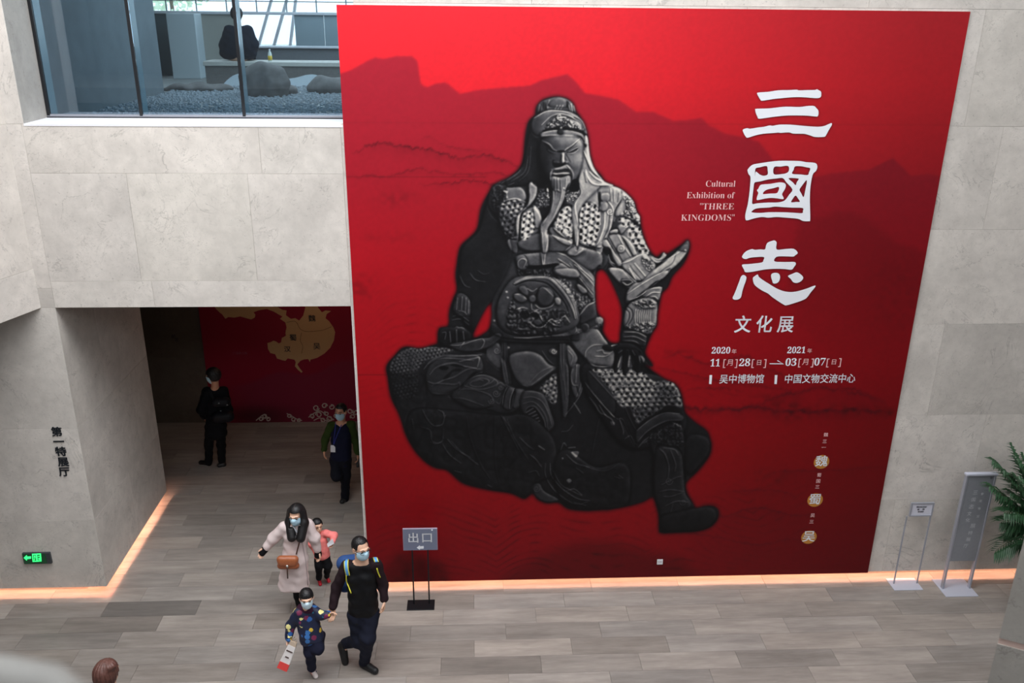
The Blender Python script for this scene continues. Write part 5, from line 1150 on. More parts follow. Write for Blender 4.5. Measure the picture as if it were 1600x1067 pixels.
def hand(wr,dv,pn,s=1.,curl=.5,side=1):
    """palm, four unequal jointed fingers and a thumb; dv: pointing, pn: palm normal"""
    dv=nrm(dv); pn=nrm(pn-np.dot(pn,dv)*dv); sd=np.cross(dv,pn)*side; ps=[]
    for i in range(4):
        o=(i-1.5)*.019*s; ps.append(cap(wr+sd*o*.6,wr+dv*.082*s+sd*o,.0135*s,.0115*s))
    fl=[.062,.074,.070,.054]
    for i in range(4):
        o=(1.5-i)*.0195*s; p=wr+dv*.082*s+sd*o; d=dv.copy(); L_=fl[i]*s
        for k,(f,r0,r1) in enumerate(((.45,.0095,.0088),(.32,.0088,.0080),(.23,.0080,.0068))):
            a=curl*(.55,.8,.5)[k]; d=nrm(d*math.cos(a)+pn*math.sin(a)); q=p+d*L_*f; ps.append(cap(p,q,r0*s,r1*s)); p=q
    p=wr+dv*.022*s+sd*.026*s; d=nrm(dv*.62+sd*.62+pn*.35); q=p+d*.036*s; r=q+nrm(d+dv*.5+pn*.4*curl)*.028*s
    ps+= [cap(p,q,.0125*s,.0105*s),cap(q,r,.0105*s,.008*s)]
    return nets(ps,.0042*s,.004*s)
M_SKIN=simple('skin',(230,184,156),.5,noise=.04); M_MASK=simple('surgical_mask_blue',(186,220,238),.7); M_HAIR=simple('black_hair',(20,18,20),.45,noise=.3,scale=60,bump=.3)
M_EYE=simple('eye_dark',(24,18,16),.25)
def cloth(name,c,noise=.12,rough=.85,bump=.25,scale=14): return simple(name,c,rough,noise=noise,scale=scale,bump=bump,spec=.2)
class Person:
    def __init__(s,label,foot,Jp,Y,sc,fd,up=(0,0,1),hs=None,sk=None):
        """Jp: joint -> (px,py[,dy]) at depth Y+dy"""
        s.J={k:at(v[0],v[1],Y=Y+(v[2] if len(v)>2 else 0)) for k,v in Jp.items()}; s.sc=sc; s.Y=Y; s.hs=hs or sc; s.sk=sk or M_SKIN
        s.root=empty('person',(foot[0],foot[1],0)); tag(s.root,label,'person')
        s.f=nrm(fd); s.u=nrm(np.array(up,float)-np.dot(up,s.f)*s.f); s.r=np.cross(s.f,s.u)
        J=s.J; s.lat=nrm(J['shR']-J['shL']); s.top=(J['shL']+J['shR'])/2; s.hip=(J['hpL']+J['hpR'])/2; s.meshes=[]
    def headprims(s):
        h=s.hs; c=s.J['head']; f,u,r=s.f,s.u,s.r; R=np.array([r,f,u])
        return [ell(c+u*.018*h-f*.008*h,(.074*h,.092*h,.094*h),R),ell(c-u*.045*h+f*.022*h,(.056*h,.062*h,.068*h),R),cap(c-u*.085*h+f*.045*h-r*.012*h,c-u*.085*h+f*.045*h+r*.012*h,.026*h),
                cap(c+f*.088*h+u*.012*h,c+f*.104*h-u*.022*h,.009*h,.014*h),ell(c+r*.076*h-u*.005*h-f*.005*h,(.012*h,.020*h,.031*h),R),ell(c-r*.076*h-u*.005*h-f*.005*h,(.012*h,.020*h,.031*h),R),
                cap(c+f*.080*h+u*.022*h-r*.045*h,c+f*.090*h+u*.026*h-r*.015*h,.011*h),cap(c+f*.090*h+u*.026*h+r*.015*h,c+f*.080*h+u*.022*h+r*.045*h,.011*h),
                ell(c+f*.089*h-u*.055*h,(.022*h,.012*h,.010*h),R)]
    def body(s,hands=()):
        J,k=s.J,s.sc; g=[nets(s.headprims()+[cap(s.J['head']-s.u*.05*s.hs-s.f*.02*s.hs,s.top+V3(0,0,.02*k),.052*k,.058*k)],.0062*s.hs,.016*s.hs)]
        ps=bars(s.top,s.hip,s.lat,[.13*k,.12*k,.09*k,.10*k,.10*k],[.06*k,.085*k,.08*k,.085*k,.09*k])
        for a in 'LR':
            ps+=[cap(J['sh'+a],J['el'+a],.042*k,.034*k),cap(J['el'+a],J['wr'+a],.034*k,.024*k),cap(J['hp'+a],J['kn'+a],.072*k,.047*k),cap(J['kn'+a],J['an'+a],.047*k,.032*k),cap(J['an'+a],(J['to'+a]+J['he'+a])/2,.030*k,.022*k)]
        ps.append(cap(s.top,s.J['head']-s.u*.06*s.hs,.055*k,.048*k))
        g.append(nets(ps,.016*max(k,.7),.03*k))
        for h in hands: g.append(hand(*h))
        o=skin('body',g,s.sk,s.root); return o
    def eyes(s):
        h=s.hs;c=s.J['head'];f,u,r=s.f,s.u,s.r; R=np.array([r,f,u])
        for q in (-1,1): skin('eye',[nets([ell(c+f*.084*h+u*.006*h+r*q*.031*h,(.014*h,.010*h,.0065*h),R)],.0035*h,0)],M_EYE,s.root)
        for q in (-1,1):
            b=MB(); b.tube([c+f*.096*h+u*.028*h+r*q*.014*h,c+f*.094*h+u*.034*h+r*q*.032*h,c+f*.082*h+u*.028*h+r*q*.05*h],.0045*h,5)
            b.build('eyebrow',M_HAIR,s.root)
    def mask(s,mat=None):
        h=s.hs;c=s.J['head'];f,u,r=s.f,s.u,s.r; R=np.array([r,f,u])
        ps=[ell(c-u*.045*h+f*.028*h,(.068*h,.078*h,.080*h),R),cap(c+f*.096*h-u*.016*h,c+f*.090*h-u*.055*h,.027*h)]
        cuts=[hpl(f,c,.026*h),hpl(-u,c,-.012*h),hpl(u,c,-.118*h)]
        o=skin('face_mask',[nets(ps,.0055*h,.02*h,cuts)],mat or M_MASK,s.root)
        for q in (-1,1):
            b=MB(); b.tube([c+f*.04*h-u*.02*h+r*q*.064*h,c+f*.0*h+u*.0*h+r*q*.083*h,c-f*.012*h-u*.012*h+r*q*.085*h,c+f*.035*h-u*.07*h+r*q*.058*h],.0022*h,5)
            b.build('mask_loop',M_WHITE,s.root,True)
    def hair(s,mat=None,fringe=.05,extra=(),vol=1.,back=-.05):
        h=s.hs;c=s.J['head'];f,u,r=s.f,s.u,s.r; R=np.array([r,f,u])
        ps=[ell(c+u*.026*h-f*.014*h,(.086*h*vol,.101*h*vol,.101*h*vol),R)]+list(extra)
        front=inter(hpl(-f,c,-.040*h),hpl(u,c,fringe*h)); low=hpl(u,c,back*h)
        side=inter(hpl(-f,c,-.012*h),hpl(u,c,.01*h))
        cuts=[front,side]+([low] if not extra else [])
        v,q=nets(ps,.0058*h,.015*h,cuts); d=v-c; az=np.arctan2(d@f,d@r); v=v+d/np.linalg.norm(d,axis=1)[:,None]*(np.sin(az*23+(d@u)*30/h)*.0022+np.sin(az*41+(d@u)*60/h)*.0016)[:,None]*h
        return skin('hair',[(v,q)],mat or M_HAIR,s.root)
    def torso(s,w,r,bottom=None,n=6,k=None):
        k=k or s.sc; b=s.hip if bottom is None else bottom
        return bars(s.top-V3(0,0,.02*k),b,s.lat,[x*k for x in w],[x*k for x in r])
    def sleeves(s,r0,r1,r2,wr=.92,which='LR'):
        ps=[];J=s.J;k=s.sc
        for a in which: 
            w_=J['el'+a]+(J['wr'+a]-J['el'+a])*wr; ps+=[cap(J['sh'+a],J['el'+a],r0*k,r1*k),cap(J['el'+a],w_,r1*k,r2*k)]
        return ps
    def legs(s,r0,r1,r2,end=.95,which='LR'):
        ps=[];J=s.J;k=s.sc
        for a in which: ps+=[cap(J['hp'+a],J['kn'+a],r0*k,r1*k),cap(J['kn'+a],J['kn'+a]+(J['an'+a]-J['kn'+a])*(end+.06),r1*k,r2*k)]
        return ps
    def wear(s,name,ps,mat,h=.012,k=.03,cuts=(),label=None,clipz=None):
        v,q=nets(ps,h*max(s.sc,.75),k*s.sc,cuts,clipz)
        # soft creases: small waves along the cloth
        g=np.sin(v[:,2]*52+v[:,0]*31)*.0022+np.sin(v[:,2]*23-v[:,0]*47+v[:,1]*20)*.0022
        v=v+np.stack([g,g,np.zeros(len(v))],1)
        o=skin(name,[(v,q)],mat,s.root); 
        if label: o['label']=label
        return o
    def shoe(s,a,mat,sole=None,L_=.0,ground=True,laces=None):
        k=s.sc; an,to,he=s.J['an'+a],s.J['to'+a],s.J['he'+a]
        ps=[cap(he,to,.040*k,.034*k),cap(he+(an-he)*.3,an,.043*k,.046*k),cap(he+(to-he)*.45+(an-he)*.25,to,.036*k,.032*k)]
        o=skin('shoe',[nets(ps,.008*k,.02*k,clipz=.002 if ground else None)],mat,s.root)
        if sole:
            dn=V3(0,0,-1) if ground else nrm(np.cross(np.cross(an-he,to-he),to-he)); 
            dn=dn if np.dot(dn,an-he)<0 else -dn
            q=nets([cap(he,to,.043*k,.038*k)],.007*k,.0,[hpl(dn,he,.018*k)],clipz=.001 if ground else None); skin('sole',[q],sole,o)
        return o
def fz(px,py,z=.035): return at(px,py,Z=z)
# ---------------------------------------------------------------- man with the child's backpack
Y=-1.42
J=dict(head=(563.5,856),shL=(541.5,884,.02),shR=(587,880,0),elL=(525.5,918,.04),wrL=(520,950,-.04),elR=(598,914,.04),wrR=(600.5,937,-.02),hpL=(557,960),hpR=(579,957),knL=(561,1000,-.02),anL=(538.5,1003,.30),knR=(575,997,-.10),anR=(569.5,1031,.02),toL=(540,1030,.22),heL=(536,1000,.36),toR=(586,1050,-.06),heR=(565,1039,.04))
m=Person('man in black vest with mask, holding the small boy by the hand',(-1.12,-1.45),J,Y,1.,(.60,-.78,-.05))
m.J['toR']=fz(586,1048); m.J['heR']=fz(566.5,1037); m.J['toL']=fz(539.5,1034,.03)
m.J['heL']=m.J['toL']+V3(-.03,.02,.20); m.J['anL']=m.J['heL']+V3(.05,.0,.03)
m.body([(m.J['wrL'],nrm(V3(-.1,-.1,-1)),V3(-.4,-1,0),1.,.9,1),(m.J['wrR'],nrm(V3(-.08,-.1,-1)),V3(-1,-.1,0),1.,.6,-1)])
m.eyes(); m.mask(); m.hair(fringe=.08,vol=.94)
sw=m.sleeves(.062,.055,.043); m.wear('sweater_sleeves',sw+bars(m.top,m.top-V3(0,0,.1),m.lat,[.15,.13],[.06,.08]),cloth('dark_plum_knit',(40,27,32)),label='dark plum sleeves')
vt=m.torso([.135,.15,.15,.15,.155,.15],[.082,.118,.130,.130,.132,.122],bottom=m.hip-V3(0,0,.04)); neckcut=[inter(hpl(V3(0,0,-1),m.top,-.025),lambda X,Y,Z:np.sqrt((X-m.top[0]-.01)**2+(Y-m.top[1]+.03)**2)-.062)]
m.wear('padded_vest',vt,cloth('black_padded_nylon',(17,17,20),.1,.6),cuts=neckcut,k=.04)
for z_ in (.12,.24,.36): pass
lg=m.legs(.098,.074,.058,1.,'LR')+bars(m.hip+V3(0,0,.05),m.hip-V3(0,0,.04),m.lat,[.10,.10],[.115,.11]); m.wear('trousers',lg,cloth('dark_navy_denim',(26,29,44)),k=.045)
M_SHOEK=simple('black_shoe',(22,22,24),.5,noise=.1); M_RUB=simple('dark_rubber',(40,40,42),.7)
m.shoe('R',M_SHOEK,M_RUB); m.shoe('L',M_SHOEK,M_RUB,ground=False)
gl_=MB(); c,f,u,r=m.J['head'],m.f,m.u,m.r
for q_ in (-1,1):
    cc_=c+f*.104+u*.006+r*q_*.034; gl_.tube([cc_+r*.026*math.cos(t)+u*.019*math.sin(t) for t in np.linspace(0,6.283,15)],.0022,5)
    gl_.tube([c+f*.10+u*.01+r*q_*.06,c+u*.012+r*q_*.086],.002,5)
gl_.tube([c+f*.106+u*.008-r*.01,c+f*.106+u*.008+r*.01],.002,5); o=gl_.build('glasses',M_BLACK,m.root,True)
# the backpack is a thing of its own, carried by the man
M_BLUE=simple('sky_blue_webbing',(92,160,225),.6); M_YEL=simple('yellow_piping',(228,220,70),.5); M_PACKB=cloth('blue_pack_cloth',(50,78,130))
bp=empty('backpack',m.top+V3(-.05,.2,-.5)); tag(bp,"child's blue backpack with yellow-edged straps worn by the man in the black vest",'backpack')
pb=m.top+V3(-.14,.20,-.22); v,q=nets([cap(pb+V3(-.06,0,.10),pb+V3(.10,.02,.10),.085),cap(pb+V3(-.07,0,-.14),pb+V3(.10,.02,-.14),.10)],.012,.06); skin('bag_body',[(v,q)],M_PACKB,bp)
allm=vt+sw
def strap(pxs,r_,mat,name,parent,prims,lift=.006,off=0):
    P_=[hit(x+off,y,prims,.04,lift) for x,y in smooth_closed(np.array(pxs,float),4,False)]; P_=[p for p in P_ if p is not None]
    return MB().tube(P_,r_,6).build(name,mat,parent,True)
for pxs,w_ in (([(546,868),(541.5,874),(541,886),(543.5,899)],3.2),([(580,863),(585,869),(588.5,878)],3.)):
    for t in (-1.4,-.45,.45,1.4): strap([(x+t,y) for x,y in pxs],.0075,M_BLUE,'strap',bp,allm,.004)
    for t in (-3.,3.): strap([(x+t*.9,y) for x,y in pxs],.0055,M_YEL,'strap_edge',bp,allm,.006)
strap([(541,898),(541.5,908),(545,917),(548.5,927)],.0065,M_YEL,'strap_tail',bp,allm,.006); strap([(589,888),(591,895),(594,902)],.0065,M_YEL,'strap_tail',bp,allm,.006)
# ---------------------------------------------------------------- boy
Y=-1.56; k=.66
J=dict(head=(479,934.5),shL=(466,957,.0),shR=(490,953,.03),elL=(454,977,.0),wrL=(451,998,-.05),elR=(502,961,.0),wrR=(512.5,960,.0),hpL=(481,996),hpR=(492.5,995),knL=(484,1019,-.04),anL=(487,1042,0),knR=(497,1014,-.06),anR=(496,1020,.22),toL=(494,1056),heL=(486,1048),toR=(492,1040,.1),heR=(498,1022,.2))
bo_=Person('small boy in a colourful patterned navy jacket and mask, carrying a paper bag',(-1.69,-1.55),J,Y,.66,(.22,-.95,-.02),hs=.84)
bo_.J['toL']=fz(493.5,1056.5,.026); bo_.J['heL']=fz(486.5,1046,.03); bo_.J['toR']=bo_.J['knR']+V3(-.02,.26,-.22); bo_.J['heR']=bo_.J['toR']+V3(.0,.05,.12); bo_.J['anR']=bo_.J['heR']+V3(0,-.02,.03)
bo_.body([(bo_.J['wrL'],nrm(V3(.05,-.1,-1)),V3(.6,-.6,0),.66,1.1,1),(bo_.J['wrR'],nrm(V3(.9,0,.35)),V3(0,-.5,-.5),.66,.8,1)])
bo_.eyes(); bo_.mask(simple('pale_mask',(205,228,240),.7)); bo_.hair(fringe=.04,vol=.97)
def pattern_mat():
    mt,nt,p=nmat('patterned_navy_jacket'); tc=N(nt,'ShaderNodeTexCoord'); vo=N(nt,'ShaderNodeTexVoronoi'); vo.inputs['Scale'].default_value=15; L=nt.links.new; L(tc.outputs['Object'],vo.inputs['Vector'])
    nz=N(nt,'ShaderNodeTexNoise'); nz.inputs['Scale'].default_value=50; L(tc.outputs['Object'],nz.inputs['Vector'])
    ad=N(nt,'ShaderNodeMath',operation='MULTIPLY_ADD'); L(nz.outputs[0],ad.inputs[0]); ad.inputs[1].default_value=.35; L(vo.outputs['Distance'],ad.inputs[2])
    st=N(nt,'ShaderNodeMath',operation='LESS_THAN'); L(ad.outputs[0],st.inputs[0]); st.inputs[1].default_value=.60
    sp=N(nt,'ShaderNodeSeparateColor'); L(vo.outputs['Color'],sp.inputs[0]); cr=N(nt,'ShaderNodeValToRGB'); cr.color_ramp.interpolation='CONSTANT'; e_=cr.color_ramp.elements
    e_[0].position=0; e_[0].color=rgb(40,92,160); e_[1].position=.28; e_[1].color=rgb(225,190,60)
    for ps_,c_ in ((.44,(30,120,150)),(.6,(120,35,75)),(.72,(60,120,190)),(.86,(235,225,150))): x=e_.new(ps_); x.color=rgb(*c_)
    L(sp.outputs[0],cr.inputs[0]); mx=N(nt,'ShaderNodeMix',data_type='RGBA'); L(st.outputs[0],mx.inputs[0]); mx.inputs[6].default_value=rgb(22,32,62); L(cr.outputs[0],mx.inputs[7]); L(mx.outputs[2],p.inputs['Base Color']); p.inputs['Roughness'].default_value=.6; return mt
bj=bo_.torso([.14,.16,.165,.17,.18],[.085,.12,.135,.145,.15],bottom=bo_.hip-V3(0,0,.0))+bo_.sleeves(.078,.07,.06,.95); bo_.wear('jacket',bj,pattern_mat(),h=.010,k=.05)
bo_.wear('hood',[cap(bo_.top+V3(-.05,-.0,.015),bo_.top+V3(.05,-.0,.015),.045),cap(bo_.top+V3(-.05,.05,.0),bo_.top+V3(.05,.05,.0),.05)],cloth('plum_hood_lining',(60,30,50)),h=.01)
bo_.wear('trousers',bo_.legs(.10,.085,.07,1.)+bars(bo_.hip+V3(0,0,.03),bo_.hip-V3(0,0,.03),bo_.lat,[.06,.06],[.07,.07]),cloth('navy_trousers',(25,27,46)),h=.010,k=.05)
M_PINKSH=simple('pink_white_shoe',(238,226,224),.5)
bo_.shoe('L',M_PINKSH,M_WHITE); bo_.shoe('R',M_PINKSH,M_WHITE,ground=False)
J_=bo_.J; skin('sock',[nets([cap(J_['anL']-V3(0,0,.005),J_['anL']+V3(0,0,.05),.031,.034)],.006,0)],cloth('navy_sock',(30,40,90)),bo_.root)
M_CORAL=simple('coral_shoe_trim',(238,130,112),.5); sh_=nets([cap(J_['heL'],J_['toL'],.0285,.0245)],.0045,.0,[inter(hpl(V3(0,0,1),J_['heL'],-.008))] ,clipz=.003); skin('shoe_trim',[sh_],M_CORAL,bo_.root)
skin('shoe_strap',[nets([cap(J_['toL']*.55+J_['heL']*.45+V3(-.022,0,.02),J_['toL']*.55+J_['heL']*.45+V3(.022,0,.02),.011)],.004,0)],bpy.data.materials['navy_sock'],bo_.root)
# paper bag in his hand
pbg=empty('paper_bag',at(447,1040,Y=-1.62)); tag(pbg,'white paper bag with a red lower end, hanging from the hand of the small boy','bag')
a=at(459,1003,Y=-1.64); b_=at(441.5,1044,Y=-1.70); d=nrm(b_-a); sd=nrm(np.cross(d,CF)); up_=nrm(np.cross(sd,d)); L_=np.linalg.norm(b_-a)
def slab(t0,t1,w0,w1,th,name,mat,lift=0.):
    v=[]
    for t,w_ in ((t0,w0),(t1,w1)):
        c_=a+d*L_*t+up_*lift; v+=[c_-sd*w_-up_*th,c_+sd*w_-up_*th,c_+sd*w_+up_*th,c_-sd*w_+up_*th]
    return MB().add(v,[(0,1,2,3),(4,7,6,5),(0,4,5,1),(1,5,6,2),(2,6,7,3),(3,7,4,0)]).build(name,mat,pbg)
slab(.12,.76,.040,.052,.022,'bag_body',simple('white_bag_paper',(228,222,220),.7)); slab(.76,1.02,.052,.054,.023,'red_end',simple('red_bag_paper',(226,70,66),.6)); slab(-.02,.12,.034,.040,.018,'bag_top',simple('tan_bag_lining',(190,170,150),.7))
sg=1 if np.dot(up_,-CF)>0 else -1
slab(.30,.34,.034,.034,.002,'printed_stripe',simple('brown_bag_print',(80,62,58),.7),sg*.024); slab(.52,.56,.020,.020,.002,'printed_stripe',bpy.data.materials['brown_bag_print'],sg*.025)
MB().tube([a+sd*.025,a-d*.05+sd*.012,bo_.J['wrL']+V3(.0,-.01,-.05),a-d*.05-sd*.012,a-sd*.025],.004,6).build('handle',bpy.data.materials['tan_bag_lining'],pbg,True)
# ---------------------------------------------------------------- woman in the long pale coat
Y=-.50
J=dict(head=(463,804),shL=(444,823,.0),shR=(480.5,818,.03),elL=(428,840,.0),wrL=(415.5,856,-.02),elR=(491,840,.03),wrR=(496.5,860,.05),hpL=(452,874),hpR=(469,873),knL=(460,912,.02),anL=(467,950,.06),knR=(468,908,.02),anR=(478,952,.1),toL=(470,960),heL=(468,952,.04),toR=(480,960),heR=(478,953,.04))
w_=Person('woman in a long pale pinkish coat and mask with a brown bag across her body',(-2.0,-.5),J,Y,.95,(-.16,-.95,-.12))
w_.J['toL']=fz(466,961); w_.J['heL']=fz(469,951); w_.J['anL']=w_.J['heL']+V3(0,0,.06); w_.J['toR']=fz(478,953); w_.J['heR']=fz(480,944); w_.J['anR']=w_.J['heR']+V3(0,0,.06)
M_GLV=cloth('black_glove_knit',(20,19,22))
w_.body([(w_.J['wrL'],nrm(V3(-.45,-.1,-.6)),V3(.3,-1,0),.9,.7,1),(w_.J['wrR'],nrm(V3(.1,0,-1)),V3(-.5,-.5,0),.9,.7,-1)]); w_.eyes(); w_.mask()
c,f,u,r=w_.J['head'],w_.f,w_.u,w_.r
# hair parted in the middle, falling over both shoulders to the chest
lv=lambda a:V3(*a)
ex=[cap(c+r*q_*.070-f*.02+u*.03,c+r*q_*.080-u*.07+V3(0,-.02,-.02),.040,.052) for q_ in (-1,1)]+[cap(c+r*q_*.080-u*.07+V3(0,-.02,-.02),c+r*q_*.052+V3(0,-.10,-.235),.056,.050) for q_ in (-1,1)]+[cap(c-f*.05,c-f*.05+V3(0,.03,-.22),.085,.075)]
ps=[ell(c+u*.026-f*.014,(.090,.105,.104),np.array([r,f,u]))]+ex
front=inter(hpl(-f,c,-.035),hpl(u,c,.070),inter(hpl(r,c,.062),hpl(-r,c,.062)),hpl(-u,c,.118)); skin('hair',[nets(ps,.0075,.02,[front])],M_HAIR,w_.root)
MB().tube([c+u*.131-f*.03,c+u*.125+f*.03,c+u*.100+f*.066],.0012,5).build('hair_parting',simple('scalp_line',(100,88,84),.6),w_.root)
hem=at(459,913,Y=Y); hemlat=nrm(at(481,914,Y=Y)-at(438,914,Y=Y)); hipc=w_.hip
ct=w_.torso([.125,.135,.13,.135,.14],[.082,.115,.115,.120,.130])+bars(hipc,hem,hemlat,[.14,.15,.158,.168],[.125,.13,.135,.140])
sl_=w_.sleeves(.066,.062,.052,.88)
cutn=[inter(hpl(V3(0,0,-1),w_.top,-.03),lambda X,Y,Z:np.sqrt((X-w_.top[0])**2+(Y-w_.top[1]+.05)**2)-.05)]
M_COAT=cloth('pale_pink_wool',(226,208,206),.05,.9,.3)
w_.wear('long_coat',ct+sl_,M_COAT,h=.011,k=.045,cuts=cutn+[hpl(V3(0,0,1),hem,-.03)])
w_.wear('gloves',[cap(w_.J['elL']+(w_.J['wrL']-w_.J['elL'])*.86,w_.J['wrL']+nrm(V3(-.45,-.1,-.6))*.07,.043,.040),cap(w_.J['elR']+(w_.J['wrR']-w_.J['elR'])*.86,w_.J['wrR']+V3(0,0,-.065),.042,.038)],M_GLV,h=.009,label='black knitted cuffs over both hands')
w_.wear('leggings',w_.legs(.070,.052,.042,1.),cloth('black_leggings',(18,18,21)),h=.011)
w_.shoe('L',M_SHOEK,M_RUB); w_.shoe('R',M_SHOEK,M_RUB)
strap([(470.5,832),(473,850),(478,880),(481,914)],.006,simple('coat_edge_wool',(196,178,178),.9),'coat_edge',w_.root,ct,.004)
strap([(458,822),(462,828),(466,834)],.012,simple('pale_scarf',(190,190,196),.8),'collar',w_.root,ct,.006)
# shoulder bag
hb_=empty('shoulder_bag',at(450,890,Y=Y-.2)); tag(hb_,'brown leather flap bag hanging in front of the woman in the pale coat','bag')
M_LEA=simple('brown_leather',(150,84,52),.42,noise=.15,scale=12,bump=.2); M_LEAD=simple('dark_brown_leather',(84,52,40),.5)
bc_=hit(450,878,ct,.045,.045); bl=nrm(hemlat)
v,q=nets([cap(bc_-bl*.075+V3(0,0,.035),bc_+bl*.075+V3(0,0,.035),.040),cap(bc_-bl*.080-V3(0,0,.045),bc_+bl*.080-V3(0,0,.045),.042)],.008,.03); skin('bag_body',[(v,q)],M_LEA,hb_)
v,q=nets([cap(bc_-bl*.078+V3(0,-.006,.04),bc_+bl*.078+V3(0,-.006,.04),.042),cap(bc_-bl*.07+V3(0,-.010,-.005),bc_+bl*.07+V3(0,-.010,-.005),.040)],.008,.03); skin('flap',[(v,q)],simple('brown_leather_flap',(165,94,58),.4,noise=.1,bump=.15),hb_)
fc_=bc_+V3(0,-.052,-.015); MB().tube([fc_,fc_+V3(0,-.01,0)],.014,14).build('metal_clasp',simple('silver_clasp',(235,232,225),.2,metal=.7),hb_,True)
MB().tube([fc_+V3(0,0,-.02),fc_+V3(-.004,0,-.07),fc_+V3(-.01,.01,-.17)],.008,6).build('strap_end',M_LEAD,hb_,True)
strap([(475,826),(471,838),(467,850),(463,866)],.0075,M_LEAD,'shoulder_strap',hb_,ct,.004)
# ---------------------------------------------------------------- girl in pink
Y=.06; k=.55
J=dict(head=(496,821),shL=(489,836,.02),shR=(509,833,0),elL=(487,850,-.02),wrL=(494.5,863,-.04),elR=(522,837,-.02),wrR=(520,846,-.12),hpL=(498,866),hpR=(508,866),knL=(498,884,-.03),anL=(498.5,902),knR=(512.5,884,-.04),anR=(510.5,899,.04),toL=(500,914),heL=(498,906),toR=(513,910),heR=(510,902))
g_=Person('little girl in a pink jacket and red shoes beside the woman in the pale coat',(-1.85,.08),J,Y,.55,(.45,-.88,.06),hs=.72)
g_.J['toL']=fz(500.5,913,.022); g_.J['heL']=fz(498,904,.024); g_.J['toR']=fz(514,908.5,.022); g_.J['heR']=fz(510.5,901.5,.03)
g_.body([(g_.J['wrL'],V3(.2,0,-1),V3(0,-1,0),.55,.8,1),(g_.J['wrR'],V3(-.3,-.3,-.9),V3(-.5,-.5,0),.6,.9,1)]); g_.eyes(); g_.hair(fringe=.055,vol=1.0,back=-.075)
gj=g_.torso([.13,.15,.16,.17,.175],[.10,.13,.145,.155,.155])+g_.sleeves(.085,.075,.062,.95); g_.wear('jacket',gj,cloth('pink_quilted_cloth',(250,138,134),.14,.7,.5,22),h=.010,k=.05)
g_.wear('trousers',g_.legs(.10,.085,.062,1.),cloth('black_kids_trousers',(18,18,22)),h=.009,k=.05)
M_RED=simple('red_shoe',(205,28,48),.45)
g_.shoe('L',M_RED,M_WHITE); g_.shoe('R',M_RED,M_WHITE)
tk=empty('paper_leaflet',at(516,846,Y=-.1)); tag(tk,'small white folded leaflet in the hands of the girl in pink','leaflet')
a_=at(511,849.5,Y=-.08); b2_=at(519.5,841.5,Y=-.09); MB().add([a_,b2_,b2_+V3(.02,-.03,-.05),a_+V3(.01,-.03,-.03),a_+V3(0,.004,0),b2_+V3(0,.004,0),b2_+V3(.02,-.026,-.05),a_+V3(.01,-.026,-.03)],[(0,1,2,3),(4,7,6,5),(0,4,5,1),(1,5,6,2),(2,6,7,3),(3,7,4,0)]).build('sheet',M_WHITE,tk)
# ---------------------------------------------------------------- staff man in the passage
Y=2.02
J=dict(head=(532.5,643),shL=(517.5,665,-.02),shR=(549,663.5,0),elL=(508.5,686,.0),wrL=(506,703,-.08),elR=(555,688,.03),wrR=(559,709,-.0),hpL=(524.5,717),hpR=(540,717),knL=(525.5,744,-.16),anL=(537,757,.30),knR=(540,744,-.02),anR=(539,777,.03),toL=(537,772),heL=(538,760,.4),toR=(536,783),heR=(542,779))
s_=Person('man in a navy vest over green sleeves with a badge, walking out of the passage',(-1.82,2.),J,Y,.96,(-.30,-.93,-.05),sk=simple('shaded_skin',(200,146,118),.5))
s_.J['toR']=fz(534.5,783.5); s_.J['heR']=fz(541,777); s_.J['toL']=fz(538,770,.03)+V3(0,.12,0); s_.J['heL']=s_.J['toL']+V3(.02,.10,.17); s_.J['anL']=s_.J['heL']+V3(0,-.03,.05)
s_.body([(s_.J['wrL'],V3(.02,-.1,-1),V3(.8,.2,0),.95,.5,-1),(s_.J['wrR'],V3(.02,-.1,-1),V3(-.8,.1,0),.95,.8,1)]); s_.eyes(); s_.mask(); s_.hair(fringe=.07,vol=.95)
s_.wear('green_sleeves',s_.sleeves(.062,.055,.045)+bars(s_.top,s_.top-V3(0,0,.1),s_.lat,[.14,.12],[.055,.07]),cloth('moss_green_knit',(48,64,24)),label='moss green sleeves')
sv=s_.torso([.125,.145,.145,.145,.15,.15],[.078,.112,.12,.12,.122,.118],bottom=s_.hip-V3(0,0,.06)); s_.wear('vest',sv,cloth('navy_vest_cloth',(19,22,44)),k=.04)
s_.wear('trousers',s_.legs(.092,.072,.06,1.)+bars(s_.hip,s_.hip-V3(0,0,.05),s_.lat,[.09,.09],[.10,.10]),cloth('black_navy_trousers',(20,21,30)),k=.045)
s_.shoe('R',M_SHOEK,M_WHITE); s_.shoe('L',M_SHOEK,M_RUB,ground=False)
bdg=empty('name_badge',at(520.5,700,Y=1.85)); tag(bdg,'white card on a blue lanyard worn by the man in the navy vest','badge')
M_LAN=simple('blue_lanyard',(40,50,140),.6)
strap([(524.5,660),(523.5,672),(521.5,688),(521,694)],.006,M_LAN,'lanyard',bdg,sv,.004); strap([(535.5,658),(531,670),(525,684),(522,694)],.006,M_LAN,'lanyard',bdg,sv,.004)
c_=hit(520.3,700.5,sv,.04,.01); 
MB().add([c_+V3(*t) for t in ((-.030,-.004,.05),(.034,-.004,.046),(.030,-.012,-.055),(-.036,-.012,-.05),(-.030,.002,.05),(.034,.002,.046),(.030,-.006,-.055),(-.036,-.006,-.05))],[(0,1,2,3),(4,7,6,5),(0,4,5,1),(1,5,6,2),(2,6,7,3),(3,7,4,0)]).build('card',M_WHITE,bdg)
ph=empty('phone',s_.J['wrR']+V3(.01,-.03,-.1)); tag(ph,'dark phone in the hand of the man in the navy vest','phone')
